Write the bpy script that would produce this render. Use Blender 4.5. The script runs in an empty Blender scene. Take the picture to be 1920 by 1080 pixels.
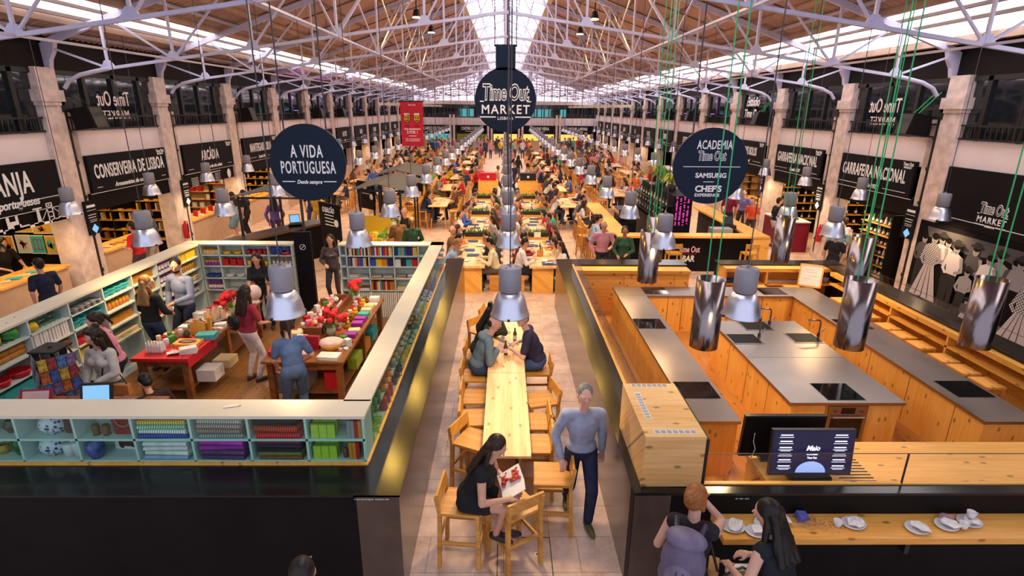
import bpy, bmesh, math, random
from math import sin, cos, pi, radians as RD
from mathutils import Vector as V, Matrix as M4, Euler
random.seed(7)
SC = bpy.context.scene
COL = SC.collection
# ------------------------------------------------------------------ camera
F_PX = 1035.0
cam_d = bpy.data.cameras.new('camera')
cam = bpy.data.objects.new('camera', cam_d); COL.objects.link(cam)
cam_d.sensor_fit = 'HORIZONTAL'; cam_d.sensor_width = 36.0; cam_d.lens = 36.0 * F_PX / 1920.0
cam_d.clip_start = 0.05; cam_d.clip_end = 300
_p, _y, _r = RD(17.95), RD(0.8), 0.0085
_F = V((sin(_y) * cos(_p), cos(_y) * cos(_p), -sin(_p)))
_R = V((cos(_y), -sin(_y), 0)); _U = _R.cross(_F)
_R2 = _R * cos(_r) + _U * sin(_r); _U2 = _U * cos(_r) - _R * sin(_r)
cam.matrix_world = M4(((_R2.x, _U2.x, -_F.x, 0), (_R2.y, _U2.y, -_F.y, 0), (_R2.z, _U2.z, -_F.z, 4.5), (0, 0, 0, 1)))
SC.camera = cam
# ------------------------------------------------------------------ world, exposure
SC.view_settings.view_transform = 'Standard'; SC.view_settings.look = 'None'
SC.view_settings.gamma = 1.0; SC.view_settings.use_curve_mapping = False
SC.view_settings.exposure = 0.22
W = bpy.data.worlds.new('sky'); SC.world = W; W.use_nodes = True
bg = W.node_tree.nodes['Background']; bg.inputs[0].default_value = (0.75, 0.8, 1.0, 1); bg.inputs[1].default_value = 1.0
cy = SC.cycles
cy.use_denoising = True; cy.max_bounces = 6; cy.diffuse_bounces = 3; cy.glossy_bounces = 3
cy.transmission_bounces = 4; cy.transparent_max_bounces = 12; cy.sample_clamp_indirect = 4.0
cy.caustics_reflective = False; cy.caustics_refractive = False
SKYLIGHT = 4.6; SIDELIGHT = 6.0; LAMP_W = 92.0
def area_light(name, loc, rot, sx, sy, watts, colour):
    d = bpy.data.lights.new(name, 'AREA'); d.shape = 'RECTANGLE'; d.size = sx; d.size_y = sy
    d.energy = watts; d.color = colour
    o = bpy.data.objects.new(name, d); COL.objects.link(o); o.location = loc; o.rotation_euler = rot
    return o
# ------------------------------------------------------------------ materials
MATS = {}
def nodes(name):
    m = bpy.data.materials.new(name); m.use_nodes = True
    nt = m.node_tree; b = nt.nodes['Principled BSDF']
    MATS[name] = m
    return m, nt, b
def mat(name, col, rough=0.5, metal=0.0, spec=0.5, emit=None, estr=1.0, noise=0.0, nscale=6.0, coat=0.0, bump=0.0):
    m, nt, b = nodes(name)
    b.inputs['Base Color'].default_value = (*col, 1); b.inputs['Roughness'].default_value = rough
    b.inputs['Metallic'].default_value = metal; b.inputs['Specular IOR Level'].default_value = spec
    b.inputs['Coat Weight'].default_value = coat
    if emit:
        b.inputs['Emission Color'].default_value = (*emit, 1); b.inputs['Emission Strength'].default_value = estr
    if noise or bump:
        tc = nt.nodes.new('ShaderNodeTexCoord'); n = nt.nodes.new('ShaderNodeTexNoise')
        n.inputs['Scale'].default_value = nscale; n.inputs['Detail'].default_value = 5
        nt.links.new(tc.outputs['Object'], n.inputs['Vector'])
        if noise:
            r = nt.nodes.new('ShaderNodeMapRange'); r.inputs[1].default_value = 0.25; r.inputs[2].default_value = 0.75
            r.inputs[3].default_value = 1 - noise; r.inputs[4].default_value = 1 + noise
            nt.links.new(n.outputs['Fac'], r.inputs[0])
            mx = nt.nodes.new('ShaderNodeVectorMath'); mx.operation = 'SCALE'; mx.inputs[0].default_value = col
            nt.links.new(r.outputs[0], mx.inputs['Scale']); nt.links.new(mx.outputs[0], b.inputs['Base Color'])
        if bump:
            bp = nt.nodes.new('ShaderNodeBump'); bp.inputs['Strength'].default_value = bump; bp.inputs['Distance'].default_value = 0.02
            nt.links.new(n.outputs['Fac'], bp.inputs['Height']); nt.links.new(bp.outputs[0], b.inputs['Normal'])
    return m
def objmat(name, rough=0.7, noise=0.12, nscale=9.0, spec=0.3, stripes=None, metal=0.0):
    """base colour from each object's own colour"""
    m, nt, b = nodes(name)
    b.inputs['Roughness'].default_value = rough; b.inputs['Specular IOR Level'].default_value = spec; b.inputs['Metallic'].default_value = metal
    oi = nt.nodes.new('ShaderNodeObjectInfo'); tc = nt.nodes.new('ShaderNodeTexCoord')
    if stripes:
        n = nt.nodes.new('ShaderNodeTexWave'); n.inputs['Scale'].default_value = stripes[0]; n.bands_direction = stripes[1]
        n.inputs['Distortion'].default_value = 0.6; lo, hi = 0.45, 1.4
    else:
        n = nt.nodes.new('ShaderNodeTexNoise'); n.inputs['Scale'].default_value = nscale; n.inputs['Detail'].default_value = 3
        lo, hi = 1 - noise, 1 + noise
    nt.links.new(tc.outputs['Object'], n.inputs['Vector'])
    r = nt.nodes.new('ShaderNodeMapRange'); r.inputs[1].default_value = 0.3; r.inputs[2].default_value = 0.7
    r.inputs[3].default_value = lo; r.inputs[4].default_value = hi
    nt.links.new(n.outputs['Fac'], r.inputs[0])
    mx = nt.nodes.new('ShaderNodeVectorMath'); mx.operation = 'SCALE'
    nt.links.new(oi.outputs['Color'], mx.inputs[0]); nt.links.new(r.outputs[0], mx.inputs['Scale'])
    nt.links.new(mx.outputs[0], b.inputs['Base Color'])
    return m
def wood(name, c1, c2, axis='Y', plank=0.12, rough=0.45, knots=True, plankvar=0.25, grain=14.0):
    """boards running along AXIS, plank width PLANK, grain and knots"""
    m, nt, b = nodes(name)
    b.inputs['Roughness'].default_value = rough
    tc = nt.nodes.new('ShaderNodeTexCoord'); sp = nt.nodes.new('ShaderNodeSeparateXYZ')
    nt.links.new(tc.outputs['Object'], sp.inputs[0])
    along = {'X': 0, 'Y': 1, 'Z': 2}[axis]; oth = [i for i in range(3) if i != along]
    def math_(op, a, bb=None):
        n = nt.nodes.new('ShaderNodeMath'); n.operation = op
        for i, q in enumerate((a, bb)):
            if q is None: continue
            if isinstance(q, (int, float)): n.inputs[i].default_value = q
            else: nt.links.new(q, n.inputs[i])
        return n.outputs[0]
    acr = math_('ADD', sp.outputs[oth[0]], math_('MULTIPLY', sp.outputs[oth[1]], 1.0))
    idx = math_('FLOOR', math_('DIVIDE', acr, plank))
    wn = nt.nodes.new('ShaderNodeTexWhiteNoise'); wn.noise_dimensions = '1D'; nt.links.new(idx, wn.inputs['W'])
    cb = nt.nodes.new('ShaderNodeCombineXYZ')
    nt.links.new(math_('MULTIPLY', sp.outputs[along], 1.0), cb.inputs[0])
    nt.links.new(math_('MULTIPLY', acr, grain), cb.inputs[1])
    nt.links.new(math_('MULTIPLY', wn.outputs['Value'], 37.0), cb.inputs[2])
    n = nt.nodes.new('ShaderNodeTexNoise'); n.inputs['Scale'].default_value = 2.2; n.inputs['Detail'].default_value = 6; n.inputs['Roughness'].default_value = 0.6
    nt.links.new(cb.outputs[0], n.inputs['Vector'])
    fac = math_('ADD', n.outputs['Fac'], math_('MULTIPLY', math_('SUBTRACT', wn.outputs['Value'], 0.5), plankvar))
    cr = nt.nodes.new('ShaderNodeValToRGB'); e = cr.color_ramp.elements
    e[0].position = 0.3; e[0].color = (*c2, 1); e[1].position = 0.68; e[1].color = (*c1, 1)
    nt.links.new(fac, cr.inputs[0]); out = cr.outputs[0]
    if knots:
        vo = nt.nodes.new('ShaderNodeTexVoronoi'); vo.voronoi_dimensions = '2D'; vo.inputs['Scale'].default_value = 1.0
        cb2 = nt.nodes.new('ShaderNodeCombineXYZ')
        nt.links.new(math_('MULTIPLY', sp.outputs[along], 2.2), cb2.inputs[0]); nt.links.new(math_('MULTIPLY', acr, 4.5), cb2.inputs[1])
        nt.links.new(cb2.outputs[0], vo.inputs['Vector'])
        k = nt.nodes.new('ShaderNodeMapRange'); k.inputs[1].default_value = 0.045; k.inputs[2].default_value = 0.10; k.inputs[3].default_value = 0.42; k.inputs[4].default_value = 1.0
        nt.links.new(vo.outputs['Distance'], k.inputs[0])
        mx = nt.nodes.new('ShaderNodeVectorMath'); mx.operation = 'SCALE'
        nt.links.new(out, mx.inputs[0]); nt.links.new(k.outputs[0], mx.inputs['Scale']); out = mx.outputs[0]
    nt.links.new(out, b.inputs['Base Color'])
    return m
def glassy(name, tint=(1, 1, 1), refl=1.0, ior=1.45):
    m = bpy.data.materials.new(name); m.use_nodes = True; MATS[name] = m
    nt = m.node_tree; nt.nodes.clear()
    o = nt.nodes.new('ShaderNodeOutputMaterial'); t = nt.nodes.new('ShaderNodeBsdfTransparent'); g = nt.nodes.new('ShaderNodeBsdfGlossy')
    t.inputs[0].default_value = (*tint, 1); g.inputs['Roughness'].default_value = 0.02; g.inputs[0].default_value = (refl, refl, refl, 1)
    f = nt.nodes.new('ShaderNodeFresnel'); f.inputs[0].default_value = ior; mx = nt.nodes.new('ShaderNodeMixShader')
    ge = nt.nodes.new('ShaderNodeNewGeometry'); iv = nt.nodes.new('ShaderNodeMath'); iv.operation = 'SUBTRACT'; iv.inputs[0].default_value = 1.0; nt.links.new(ge.outputs['Backfacing'], iv.inputs[1])
    mu = nt.nodes.new('ShaderNodeMath'); mu.operation = 'MULTIPLY'; nt.links.new(f.outputs[0], mu.inputs[0]); nt.links.new(iv.outputs[0], mu.inputs[1])   # reflect on the outer face only
    nt.links.new(mu.outputs[0], mx.inputs[0]); nt.links.new(t.outputs[0], mx.inputs[1]); nt.links.new(g.outputs[0], mx.inputs[2]); nt.links.new(mx.outputs[0], o.inputs[0])
    return m
def skymat(name, col, strength, scale=(1, 1, 1), rib_shade=0.45):
    """translucent roof sheet glowing with daylight, emission dimmed in streaks as painted rib shading"""
    m = bpy.data.materials.new(name); m.use_nodes = True; MATS[name] = m
    nt = m.node_tree; nt.nodes.clear()
    o = nt.nodes.new('ShaderNodeOutputMaterial'); e = nt.nodes.new('ShaderNodeEmission'); e.inputs[0].default_value = (*col, 1)
    tc = nt.nodes.new('ShaderNodeTexCoord'); mp = nt.nodes.new('ShaderNodeMapping'); mp.inputs['Scale'].default_value = scale
    n = nt.nodes.new('ShaderNodeTexNoise'); n.inputs['Scale'].default_value = 1.0; n.inputs['Detail'].default_value = 4
    r = nt.nodes.new('ShaderNodeMapRange'); r.inputs[1].default_value = 0.38; r.inputs[2].default_value = 0.6
    r.inputs[3].default_value = strength * (1 - rib_shade); r.inputs[4].default_value = strength
    nt.links.new(tc.outputs['Object'], mp.inputs[0]); nt.links.new(mp.outputs[0], n.inputs['Vector']); nt.links.new(n.outputs['Fac'], r.inputs[0])
    nt.links.new(r.outputs[0], e.inputs[1]); nt.links.new(e.outputs[0], o.inputs[0])
    return m
def stone(name, c1, c2, tile=0.8, joint=0.006, rough=0.42, jc=0.55):
    m, nt, b = nodes(name); b.inputs['Roughness'].default_value = rough
    tc = nt.nodes.new('ShaderNodeTexCoord')
    br = nt.nodes.new('ShaderNodeTexBrick'); br.inputs['Scale'].default_value = 1.0; br.offset = 0.37
    br.inputs['Brick Width'].default_value = tile; br.inputs['Row Height'].default_value = tile * 0.62; br.inputs['Mortar Size'].default_value = joint
    br.inputs['Color1'].default_value = (1, 1, 1, 1); br.inputs['Color2'].default_value = (0.84, 0.84, 0.84, 1); br.inputs['Mortar'].default_value = (jc, jc, jc, 1)
    n = nt.nodes.new('ShaderNodeTexNoise'); n.inputs['Scale'].default_value = 3.0; n.inputs['Detail'].default_value = 9; n.inputs['Roughness'].default_value = 0.68
    cr = nt.nodes.new('ShaderNodeValToRGB'); e = cr.color_ramp.elements
    e[0].position = 0.33; e[0].color = (*c2, 1); e[1].position = 0.62; e[1].color = (*c1, 1)
    mx = nt.nodes.new('ShaderNodeMix'); mx.data_type = 'RGBA'; mx.blend_type = 'MULTIPLY'; mx.inputs[0].default_value = 1.0
    nt.links.new(tc.outputs['Object'], br.inputs['Vector']); nt.links.new(tc.outputs['Object'], n.inputs['Vector'])
    nt.links.new(n.outputs['Fac'], cr.inputs[0]); nt.links.new(cr.outputs[0], mx.inputs[6]); nt.links.new(br.outputs['Color'], mx.inputs[7])
    nt.links.new(mx.outputs[2], b.inputs['Base Color'])
    return m
def checks(name, c1, c2, scale):
    m, nt, b = nodes(name); b.inputs['Roughness'].default_value = 0.8
    tc = nt.nodes.new('ShaderNodeTexCoord'); k = nt.nodes.new('ShaderNodeTexChecker'); k.inputs['Scale'].default_value = scale
    k.inputs['Color1'].default_value = (*c1, 1); k.inputs['Color2'].default_value = (*c2, 1)
    nt.links.new(tc.outputs['Object'], k.inputs['Vector']); nt.links.new(k.outputs[0], b.inputs['Base Color'])
    return m
def brushed(name, col, rough=0.3, axis=2, noise=0.25):
    m, nt, b = nodes(name); b.inputs['Metallic'].default_value = 1.0
    tc = nt.nodes.new('ShaderNodeTexCoord'); mp = nt.nodes.new('ShaderNodeMapping')
    s = [60, 60, 60]; s[axis] = 1.0; mp.inputs['Scale'].default_value = s
    n = nt.nodes.new('ShaderNodeTexNoise'); n.inputs['Scale'].default_value = 1.0; n.inputs['Detail'].default_value = 3
    n2 = nt.nodes.new('ShaderNodeTexNoise'); n2.inputs['Scale'].default_value = 2.5; n2.inputs['Detail'].default_value = 4
    r = nt.nodes.new('ShaderNodeMapRange'); r.inputs[3].default_value = rough * (1 - noise); r.inputs[4].default_value = rough * (1 + noise)
    mx = nt.nodes.new('ShaderNodeMath'); mx.operation = 'ADD'
    nt.links.new(tc.outputs['Object'], mp.inputs[0]); nt.links.new(mp.outputs[0], n.inputs['Vector']); nt.links.new(tc.outputs['Object'], n2.inputs['Vector'])
    nt.links.new(n.outputs['Fac'], mx.inputs[0]); nt.links.new(n2.outputs['Fac'], mx.inputs[1]); r.inputs[2].default_value = 1.6; r.inputs[1].default_value = 0.4
    nt.links.new(mx.outputs[0], r.inputs[0]); nt.links.new(r.outputs[0], b.inputs['Roughness'])
    b.inputs['Base Color'].default_value = (*col, 1)
    return m

m_floor = stone('floor_stone', (0.80, 0.57, 0.46), (0.50, 0.32, 0.24))
m_oakfl = wood('shop_floor', (0.36, 0.17, 0.055), (0.2, 0.085, 0.025), 'Y', 0.15, 0.4)
m_kitfl = wood('kitchen_floor', (0.62, 0.27, 0.06), (0.4, 0.15, 0.03), 'Y', 0.14, 0.4)
m_wallw = mat('wall_white', (0.84, 0.72, 0.74), 0.8, noise=0.06, nscale=1.5)
m_black = mat('black_panel', (0.008, 0.006, 0.006), 0.5, spec=0.12, noise=0.3, nscale=2)
m_sign = mat('sign_black', (0.007, 0.006, 0.008), 0.55, spec=0.15)
m_signb = mat('sign_blue', (0.004, 0.011, 0.032), 0.4, spec=0.2)
m_letter = mat('white_lettering', (0.95, 0.93, 0.93), 0.5, emit=None)
m_redl = mat('red_lettering', (0.6, 0.02, 0.02), 0.5)
m_gloss = mat('black_gloss', (0.010, 0.008, 0.007), 0.17, spec=0.4, noise=0.3, nscale=3)
m_laq = mat('dark_lacquer', (0.085, 0.055, 0.04), 0.22, noise=0.25, nscale=3)
m_stonec = mat('column_stone', (0.70, 0.56, 0.52), 0.75, noise=0.25, nscale=5, bump=0.2)
m_iron = mat('black_iron', (0.012, 0.012, 0.013), 0.4)
m_truss = mat('truss_paint', (0.56, 0.54, 0.74), 0.45, noise=0.1, nscale=4)
m_roofb = mat('roof_board', (0.46, 0.31, 0.30), 0.75, noise=0.13, nscale=1.3)
m_corr = mat('roof_sheet', (0.42, 0.28, 0.22), 0.6, noise=0.2, nscale=2)
m_purl = mat('purlin', (0.16, 0.11, 0.10), 0.6)
m_sky1 = skymat('ridge_glazing', (1.0, 0.95, 0.97), SKYLIGHT, (1.2, 0.9, 1), 0.4)
m_sky2 = skymat('side_glazing', (1.0, 0.94, 0.95), SIDELIGHT, (0.6, 7.0, 1), 0.55)
m_endg = skymat('end_glazing', (1.0, 0.8, 0.95), 2.4, (2.0, 1, 2.0), 0.5)
m_winp = mat('dark_window', (0.010, 0.014, 0.018), 0.04, spec=0.9)
m_cyan = mat('lit_cyan', (0.05, 0.2, 0.22), 0.3, emit=(0.1, 0.6, 0.6), estr=0.5)
m_pine = wood('pine', (0.92, 0.50, 0.11), (0.80, 0.36, 0.055), 'Z', 0.16, 0.42)
m_pinex = wood('pine_cross', (0.92, 0.50, 0.11), (0.80, 0.36, 0.055), 'X', 0.18, 0.42)
m_piney = wood('pine_long', (0.92, 0.50, 0.11), (0.80, 0.36, 0.055), 'Y', 0.18, 0.42)
m_table = wood('table_pine', (0.92, 0.60, 0.30), (0.78, 0.42, 0.16), 'Y', 0.075, 0.38, plankvar=0.4)
m_chair = wood('chair_wood', (0.72, 0.36, 0.075), (0.52, 0.21, 0.03), 'Y', 0.1, 0.42, knots=False)
m_walnut = wood('walnut', (0.30, 0.105, 0.03), (0.17, 0.05, 0.014), 'Y', 0.12, 0.35)
m_steel = brushed('steel_top', (0.36, 0.31, 0.28), 0.34, 1)
m_hood = brushed('steel_hood', (0.27, 0.22, 0.22), 0.2, 2, 0.3)
m_alu = brushed('lamp_aluminium', (0.70, 0.70, 0.80), 0.36, 2, 0.1)
m_cap = mat('lamp_cap', (0.27, 0.26, 0.30), 0.42)
m_bulb = mat('lamp_bulb', (1, 0.9, 0.7), 0.5, emit=(1.0, 0.80, 0.42), estr=9.0)
m_cable = mat('cable', (0.05, 0.045, 0.06), 0.5)
m_strap = mat('green_strap', (0.03, 0.45, 0.16), 0.5)
m_shelf = mat('shelf_mint', (0.60, 0.70, 0.68), 0.5, noise=0.05, nscale=3)
m_cream = mat('shelf_top', (0.69, 0.63, 0.49), 0.45, noise=0.06, nscale=2.5)
m_glass = glassy('clear_glass')
m_gglass = glassy('green_glass', (0.86, 0.96, 0.92))
m_hob = mat('hob_glass', (0.006, 0.006, 0.007), 0.05, spec=0.6)
m_white = mat('white', (0.78, 0.75, 0.75), 0.4)
m_paper = mat('paper', (0.82, 0.76, 0.72), 0.8)
m_redc = mat('red_cloth', (0.62, 0.012, 0.02), 0.75)
m_china = mat('china', (0.75, 0.70, 0.70), 0.18)
m_black2 = mat('black_plastic', (0.015, 0.015, 0.017), 0.35)
m_leaf = mat('leaf', (0.10, 0.28, 0.03), 0.5, noise=0.3)
m_lime = mat('lime', (0.45, 0.52, 0.04), 0.5, noise=0.2)
m_canvas = mat('canopy_cloth', (0.13, 0.115, 0.10), 0.8, noise=0.1)
m_screen = mat('screen_blue', (0.02, 0.05, 0.1), 0.2, emit=(0.25, 0.55, 0.9), estr=0.9)
m_tv = mat('tv_screen', (0.008, 0.008, 0.03), 0.12, emit=(0.012, 0.012, 0.05), estr=0.5)
m_tvw = mat('tv_white', (0.8, 0.8, 0.9), 0.4, emit=(0.8, 0.85, 1.0), estr=0.9)
m_tvb = mat('tv_blue', (0.3, 0.4, 0.7), 0.4, emit=(0.28, 0.40, 0.75), estr=0.8)
m_pink = mat('pink_neon', (0.3, 0.02, 0.15), 0.4, emit=(0.9, 0.06, 0.45), estr=0.9)
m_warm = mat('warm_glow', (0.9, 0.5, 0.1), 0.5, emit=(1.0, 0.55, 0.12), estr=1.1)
m_redb = mat('banner_red', (0.68, 0.012, 0.05), 0.6)
m_yel = mat('yellow', (0.75, 0.42, 0.02), 0.5)
m_plaster = mat('stall_front', (0.50, 0.34, 0.235), 0.6, noise=0.1)
m_obj = objmat('painted', 0.45, 0.05)
m_objg = objmat('glazed', 0.15, 0.05, spec=0.5)
m_cloth = objmat('cloth', 0.85, 0.16, 12)
m_stripe = objmat('striped_cloth', 0.85, stripes=(14, 'X'))
m_skin = objmat('skin', 0.55, 0.06, 20)
m_hair = objmat('hair', 0.42, 0.35, 60)
m_leather = objmat('leather', 0.4, 0.15)
m_eyew = mat('eye_white', (0.7, 0.65, 0.6), 0.3); m_eyed = mat('eye_dark', (0.02, 0.012, 0.01), 0.2); m_lip = mat('lip', (0.42, 0.09, 0.08), 0.5)
m_wood_d = wood('bar_wood', (0.88, 0.45, 0.10), (0.74, 0.30, 0.05), 'X', 0.2, 0.4)

# ------------------------------------------------------------------ mesh builder
class MB:
    def __init__(s): s.v = []; s.f = []; s.mi = []; s.sm = []; s.cur = 0
    def add(s, vs, fs, smooth=False):
        n = len(s.v); s.v += [tuple(q) for q in vs]
        for f in fs: s.f.append(tuple(i + n for i in f)); s.mi.append(s.cur); s.sm.append(smooth)
        return s
    def box(s, x0, x1, y0, y1, z0, z1):
        vs = [(x, y, z) for z in (z0, z1) for y in (y0, y1) for x in (x0, x1)]
        return s.add(vs, [(0, 2, 3, 1), (4, 5, 7, 6), (0, 1, 5, 4), (2, 6, 7, 3), (0, 4, 6, 2), (1, 3, 7, 5)])
    def obox(s, c, size, rot=(0, 0, 0)):
        R = Euler(rot).to_matrix(); c = V(c)
        vs = [c + R @ V((x * size[0] / 2, y * size[1] / 2, z * size[2] / 2)) for z in (-1, 1) for y in (-1, 1) for x in (-1, 1)]
        return s.add(vs, [(0, 2, 3, 1), (4, 5, 7, 6), (0, 1, 5, 4), (2, 6, 7, 3), (0, 4, 6, 2), (1, 3, 7, 5)])
    def bar(s, p, q, w, h=None, up=(0, 0, 1)):
        p, q = V(p), V(q); d = (q - p).normalized(); h = h or w
        u = V(up); 
        if abs(d.dot(u)) > 0.95: u = V((0, 1, 0))
        a = d.cross(u).normalized(); b = a.cross(d)
        vs = [e + a * (i * w / 2) + b * (j * h / 2) for e in (p, q) for j in (-1, 1) for i in (-1, 1)]
        return s.add(vs, [(0, 1, 3, 2), (4, 6, 7, 5), (0, 4, 5, 1), (2, 3, 7, 6), (0, 2, 6, 4), (1, 5, 7, 3)])
    def cyl(s, p, q, r0, r1=None, n=12, caps=True, smooth=True):
        p, q = V(p), V(q); r1 = r0 if r1 is None else r1; d = (q - p).normalized()
        u = V((0, 0, 1)) if abs(d.z) < 0.9 else V((1, 0, 0)); a = d.cross(u).normalized(); b = d.cross(a)
        vs = [e + (a * cos(2 * pi * i / n) + b * sin(2 * pi * i / n)) * r for e, r in ((p, r0), (q, r1)) for i in range(n)]
        s.add(vs, [(i, i + n, (i + 1) % n + n, (i + 1) % n) for i in range(n)], smooth)
        if caps:
            s.add(vs, [tuple(range(n)), tuple(range(2 * n - 1, n - 1, -1))])
        return s
    def lathe(s, prof, n=16, c=(0, 0, 0), smooth=True, caps=True):
        vs = [(c[0] + r * cos(2 * pi * i / n), c[1] + r * sin(2 * pi * i / n), c[2] + z) for r, z in prof for i in range(n)]
        fs = [(k * n + i, k * n + (i + 1) % n, (k + 1) * n + (i + 1) % n, (k + 1) * n + i) for k in range(len(prof) - 1) for i in range(n)]
        s.add(vs, fs, smooth)
        if caps:
            if prof[0][0] > 1e-5: s.add(vs[:n], [tuple(range(n - 1, -1, -1))])
            if prof[-1][0] > 1e-5: s.add(vs[-n:], [tuple(range(n))])
        return s
    def ball(s, c, r, n=12, m=8, rot=None):
        if not hasattr(r, '__len__'): r = (r, r, r)
        R = Euler(rot).to_matrix() if rot else None
        vs = []; 
        for k in range(m + 1):
            t = pi * k / m
            for i in range(n):
                q = V((sin(t) * cos(2 * pi * i / n) * r[0], sin(t) * sin(2 * pi * i / n) * r[1], -cos(t) * r[2]))
                if R: q = R @ q
                vs.append(q + V(c))
        fs = [(k * n + i, k * n + (i + 1) % n, (k + 1) * n + (i + 1) % n, (k + 1) * n + i) for k in range(m) for i in range(n)]
        return s.add(vs, fs, True)
    def tube(s, pts, r, n=8, smooth=True):
        pts = [V(q) for q in pts]; R = r if hasattr(r, '__len__') else [r] * len(pts); rings = []
        for k, q in enumerate(pts):
            d = (pts[min(k + 1, len(pts) - 1)] - pts[max(k - 1, 0)]).normalized()
            u = V((0, 0, 1)) if abs(d.z) < 0.9 else V((1, 0, 0)); a = d.cross(u).normalized(); b = d.cross(a)
            rings += [q + (a * cos(2 * pi * i / n) + b * sin(2 * pi * i / n)) * R[k] for i in range(n)]
        s.add(rings, [(k * n + i, (k + 1) * n + i, (k + 1) * n + (i + 1) % n, k * n + (i + 1) % n) for k in range(len(pts) - 1) for i in range(n)], smooth)
        s.add(rings[:n], [tuple(range(n))]); s.add(rings[-n:], [tuple(range(n - 1, -1, -1))])
        return s
    def prism(s, poly, z0, z1, plane='XY', smooth=False):
        """poly of 2-D points extruded: XY -> along z, XZ -> along y (z0,z1 = y), YZ -> along x"""
        n = len(poly)
        f = {'XY': lambda a, b, t: (a, b, t), 'XZ': lambda a, b, t: (a, t, b), 'YZ': lambda a, b, t: (t, a, b)}[plane]
        vs = [f(a, b, t) for t in (z0, z1) for a, b in poly]
        s.add(vs, [tuple(range(n - 1, -1, -1)), tuple(range(n, 2 * n))])
        return s.add(vs, [(i, (i + 1) % n, (i + 1) % n + n, i + n) for i in range(n)], smooth)
    def quad(s, *vs): return s.add(vs, [tuple(range(len(vs)))])
    def mesh(s, name, *mats):
        me = bpy.data.meshes.new(name); me.from_pydata(s.v, [], s.f)
        for m in mats: me.materials.append(m)
        me.polygons.foreach_set('material_index', s.mi); me.polygons.foreach_set('use_smooth', s.sm)
        bm = bmesh.new(); bm.from_mesh(me); bmesh.ops.recalc_face_normals(bm, faces=bm.faces); bm.to_mesh(me); bm.free()
        return me
    def build(s, name, mats, parent=None, loc=None, rot=None, col=None):
        return put(s.mesh(name, *(mats if isinstance(mats, (list, tuple)) else [mats])), name, parent, loc, rot, col)
def put(me, name, parent=None, loc=None, rot=None, col=None, scale=None):
    o = bpy.data.objects.new(name, me); COL.objects.link(o)
    if parent is not None: o.parent = parent
    if loc is not None: o.location = loc
    if rot is not None: o.rotation_euler = rot
    if scale is not None: o.scale = scale
    if col is not None: o.color = (*col[:3], 1)
    return o
def tag(o, label, cat, group=None):
    o['label'] = label; o['category'] = cat
    if group: o['group'] = group
    return o
def thing(name, label, cat, loc=(0, 0, 0), rz=0.0, group=None):
    o = bpy.data.objects.new(name, None); COL.objects.link(o); o.empty_display_size = 0.1
    o.location = loc; o.rotation_euler = (0, 0, rz)
    return tag(o, label, cat, group)
def struct(name, mb, m, **k):
    o = mb.build(name, m, **k); o['kind'] = 'structure'; return o
def kids(o): return KIDS.get(o.name, [])
def copy_tree(src, parts, label, loc, rz=0, group=None, cols=None, parent=None):
    """a copy of a thing and of each of its parts (and their sub-parts); parts = [(object, [sub-parts])]"""
    r = src.copy(); COL.objects.link(r); r.location = loc; r.rotation_euler = (0, 0, rz)
    if label: r['label'] = label
    if group: r['group'] = group
    for i, (p, subs) in enumerate(parts):
        c = p.copy(); COL.objects.link(c); c.parent = r
        if cols and i in cols: c.color = (*cols[i], 1)
        for q in subs:
            d = q.copy(); COL.objects.link(d); d.parent = c
    return r
def text(body, size, parent, loc, rot, m=None, sx=1.0, name='lettering', align='CENTER', off=0.0, shear=0.0, ext=0.004, spacing=1.0, mirror=False):
    c = bpy.data.curves.new('tmp', 'FONT'); c.body = body; c.size = size; c.align_x = align; c.align_y = 'CENTER'
    c.extrude = ext; c.offset = off; c.shear = shear; c.resolution_u = 3; c.space_character = spacing
    q = bpy.data.objects.new('tmp', c); me = bpy.data.meshes.new_from_object(q); me.name = name; me.materials.clear(); me.materials.append(m or m_letter); bpy.data.objects.remove(q); bpy.data.curves.remove(c)
    o = bpy.data.objects.new(name, me); COL.objects.link(o); o.parent = parent; o.location = loc; o.rotation_euler = rot
    o.scale = (-sx if mirror else sx, 1, 1)
    return o
RL = (pi / 2, 0, pi / 2); RR = (pi / 2, 0, -pi / 2); RF = (pi / 2, 0, 0)
def timeout_logo(w, parent, loc, rot, fill, market=True, off2=0.0006):
    """outlined two-word script logo of width w, facing like rot; optional second line"""
    R = Euler(rot).to_matrix(); loc = V(loc); s = w * 0.41
    text('Time Out', s, parent, loc, rot, m_letter, sx=0.56, off=s * 0.045, shear=0.08, spacing=0.97)
    text('Time Out', s, parent, loc + R @ V((0, 0, 0.003)), rot, fill, sx=0.56, off=-s * 0.008, shear=0.08, spacing=0.97, ext=0.004)
    if market:
        text('MARKET', w * 0.235, parent, loc + R @ V((0, -w * 0.31, 0)), rot, m_letter, sx=0.94, off=w * 0.004, spacing=1.2)
        text('LISBOA', w * 0.082, parent, loc + R @ V((0, -w * 0.47, 0)), rot, m_letter, sx=1.1, off=w * 0.001, spacing=1.1)
        b = MB()
        for x0, x1, y in ((-0.5, -0.19, -0.455), (0.19, 0.5, -0.455), (-0.5, -0.42, -0.165), (0.42, 0.5, -0.165)):
            vs = [loc + R @ V((x, yy, z)) for z in (0, 0.004) for x, yy in ((x0 * w, y * w), (x1 * w, y * w), (x1 * w, (y + 0.022) * w), (x0 * w, (y + 0.022) * w))]
            b.add(vs, [(0, 3, 2, 1), (4, 5, 6, 7), (0, 1, 5, 4), (1, 2, 6, 5), (2, 3, 7, 6), (3, 0, 4, 7)])
        b.build('rule', m_letter, parent)
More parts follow.
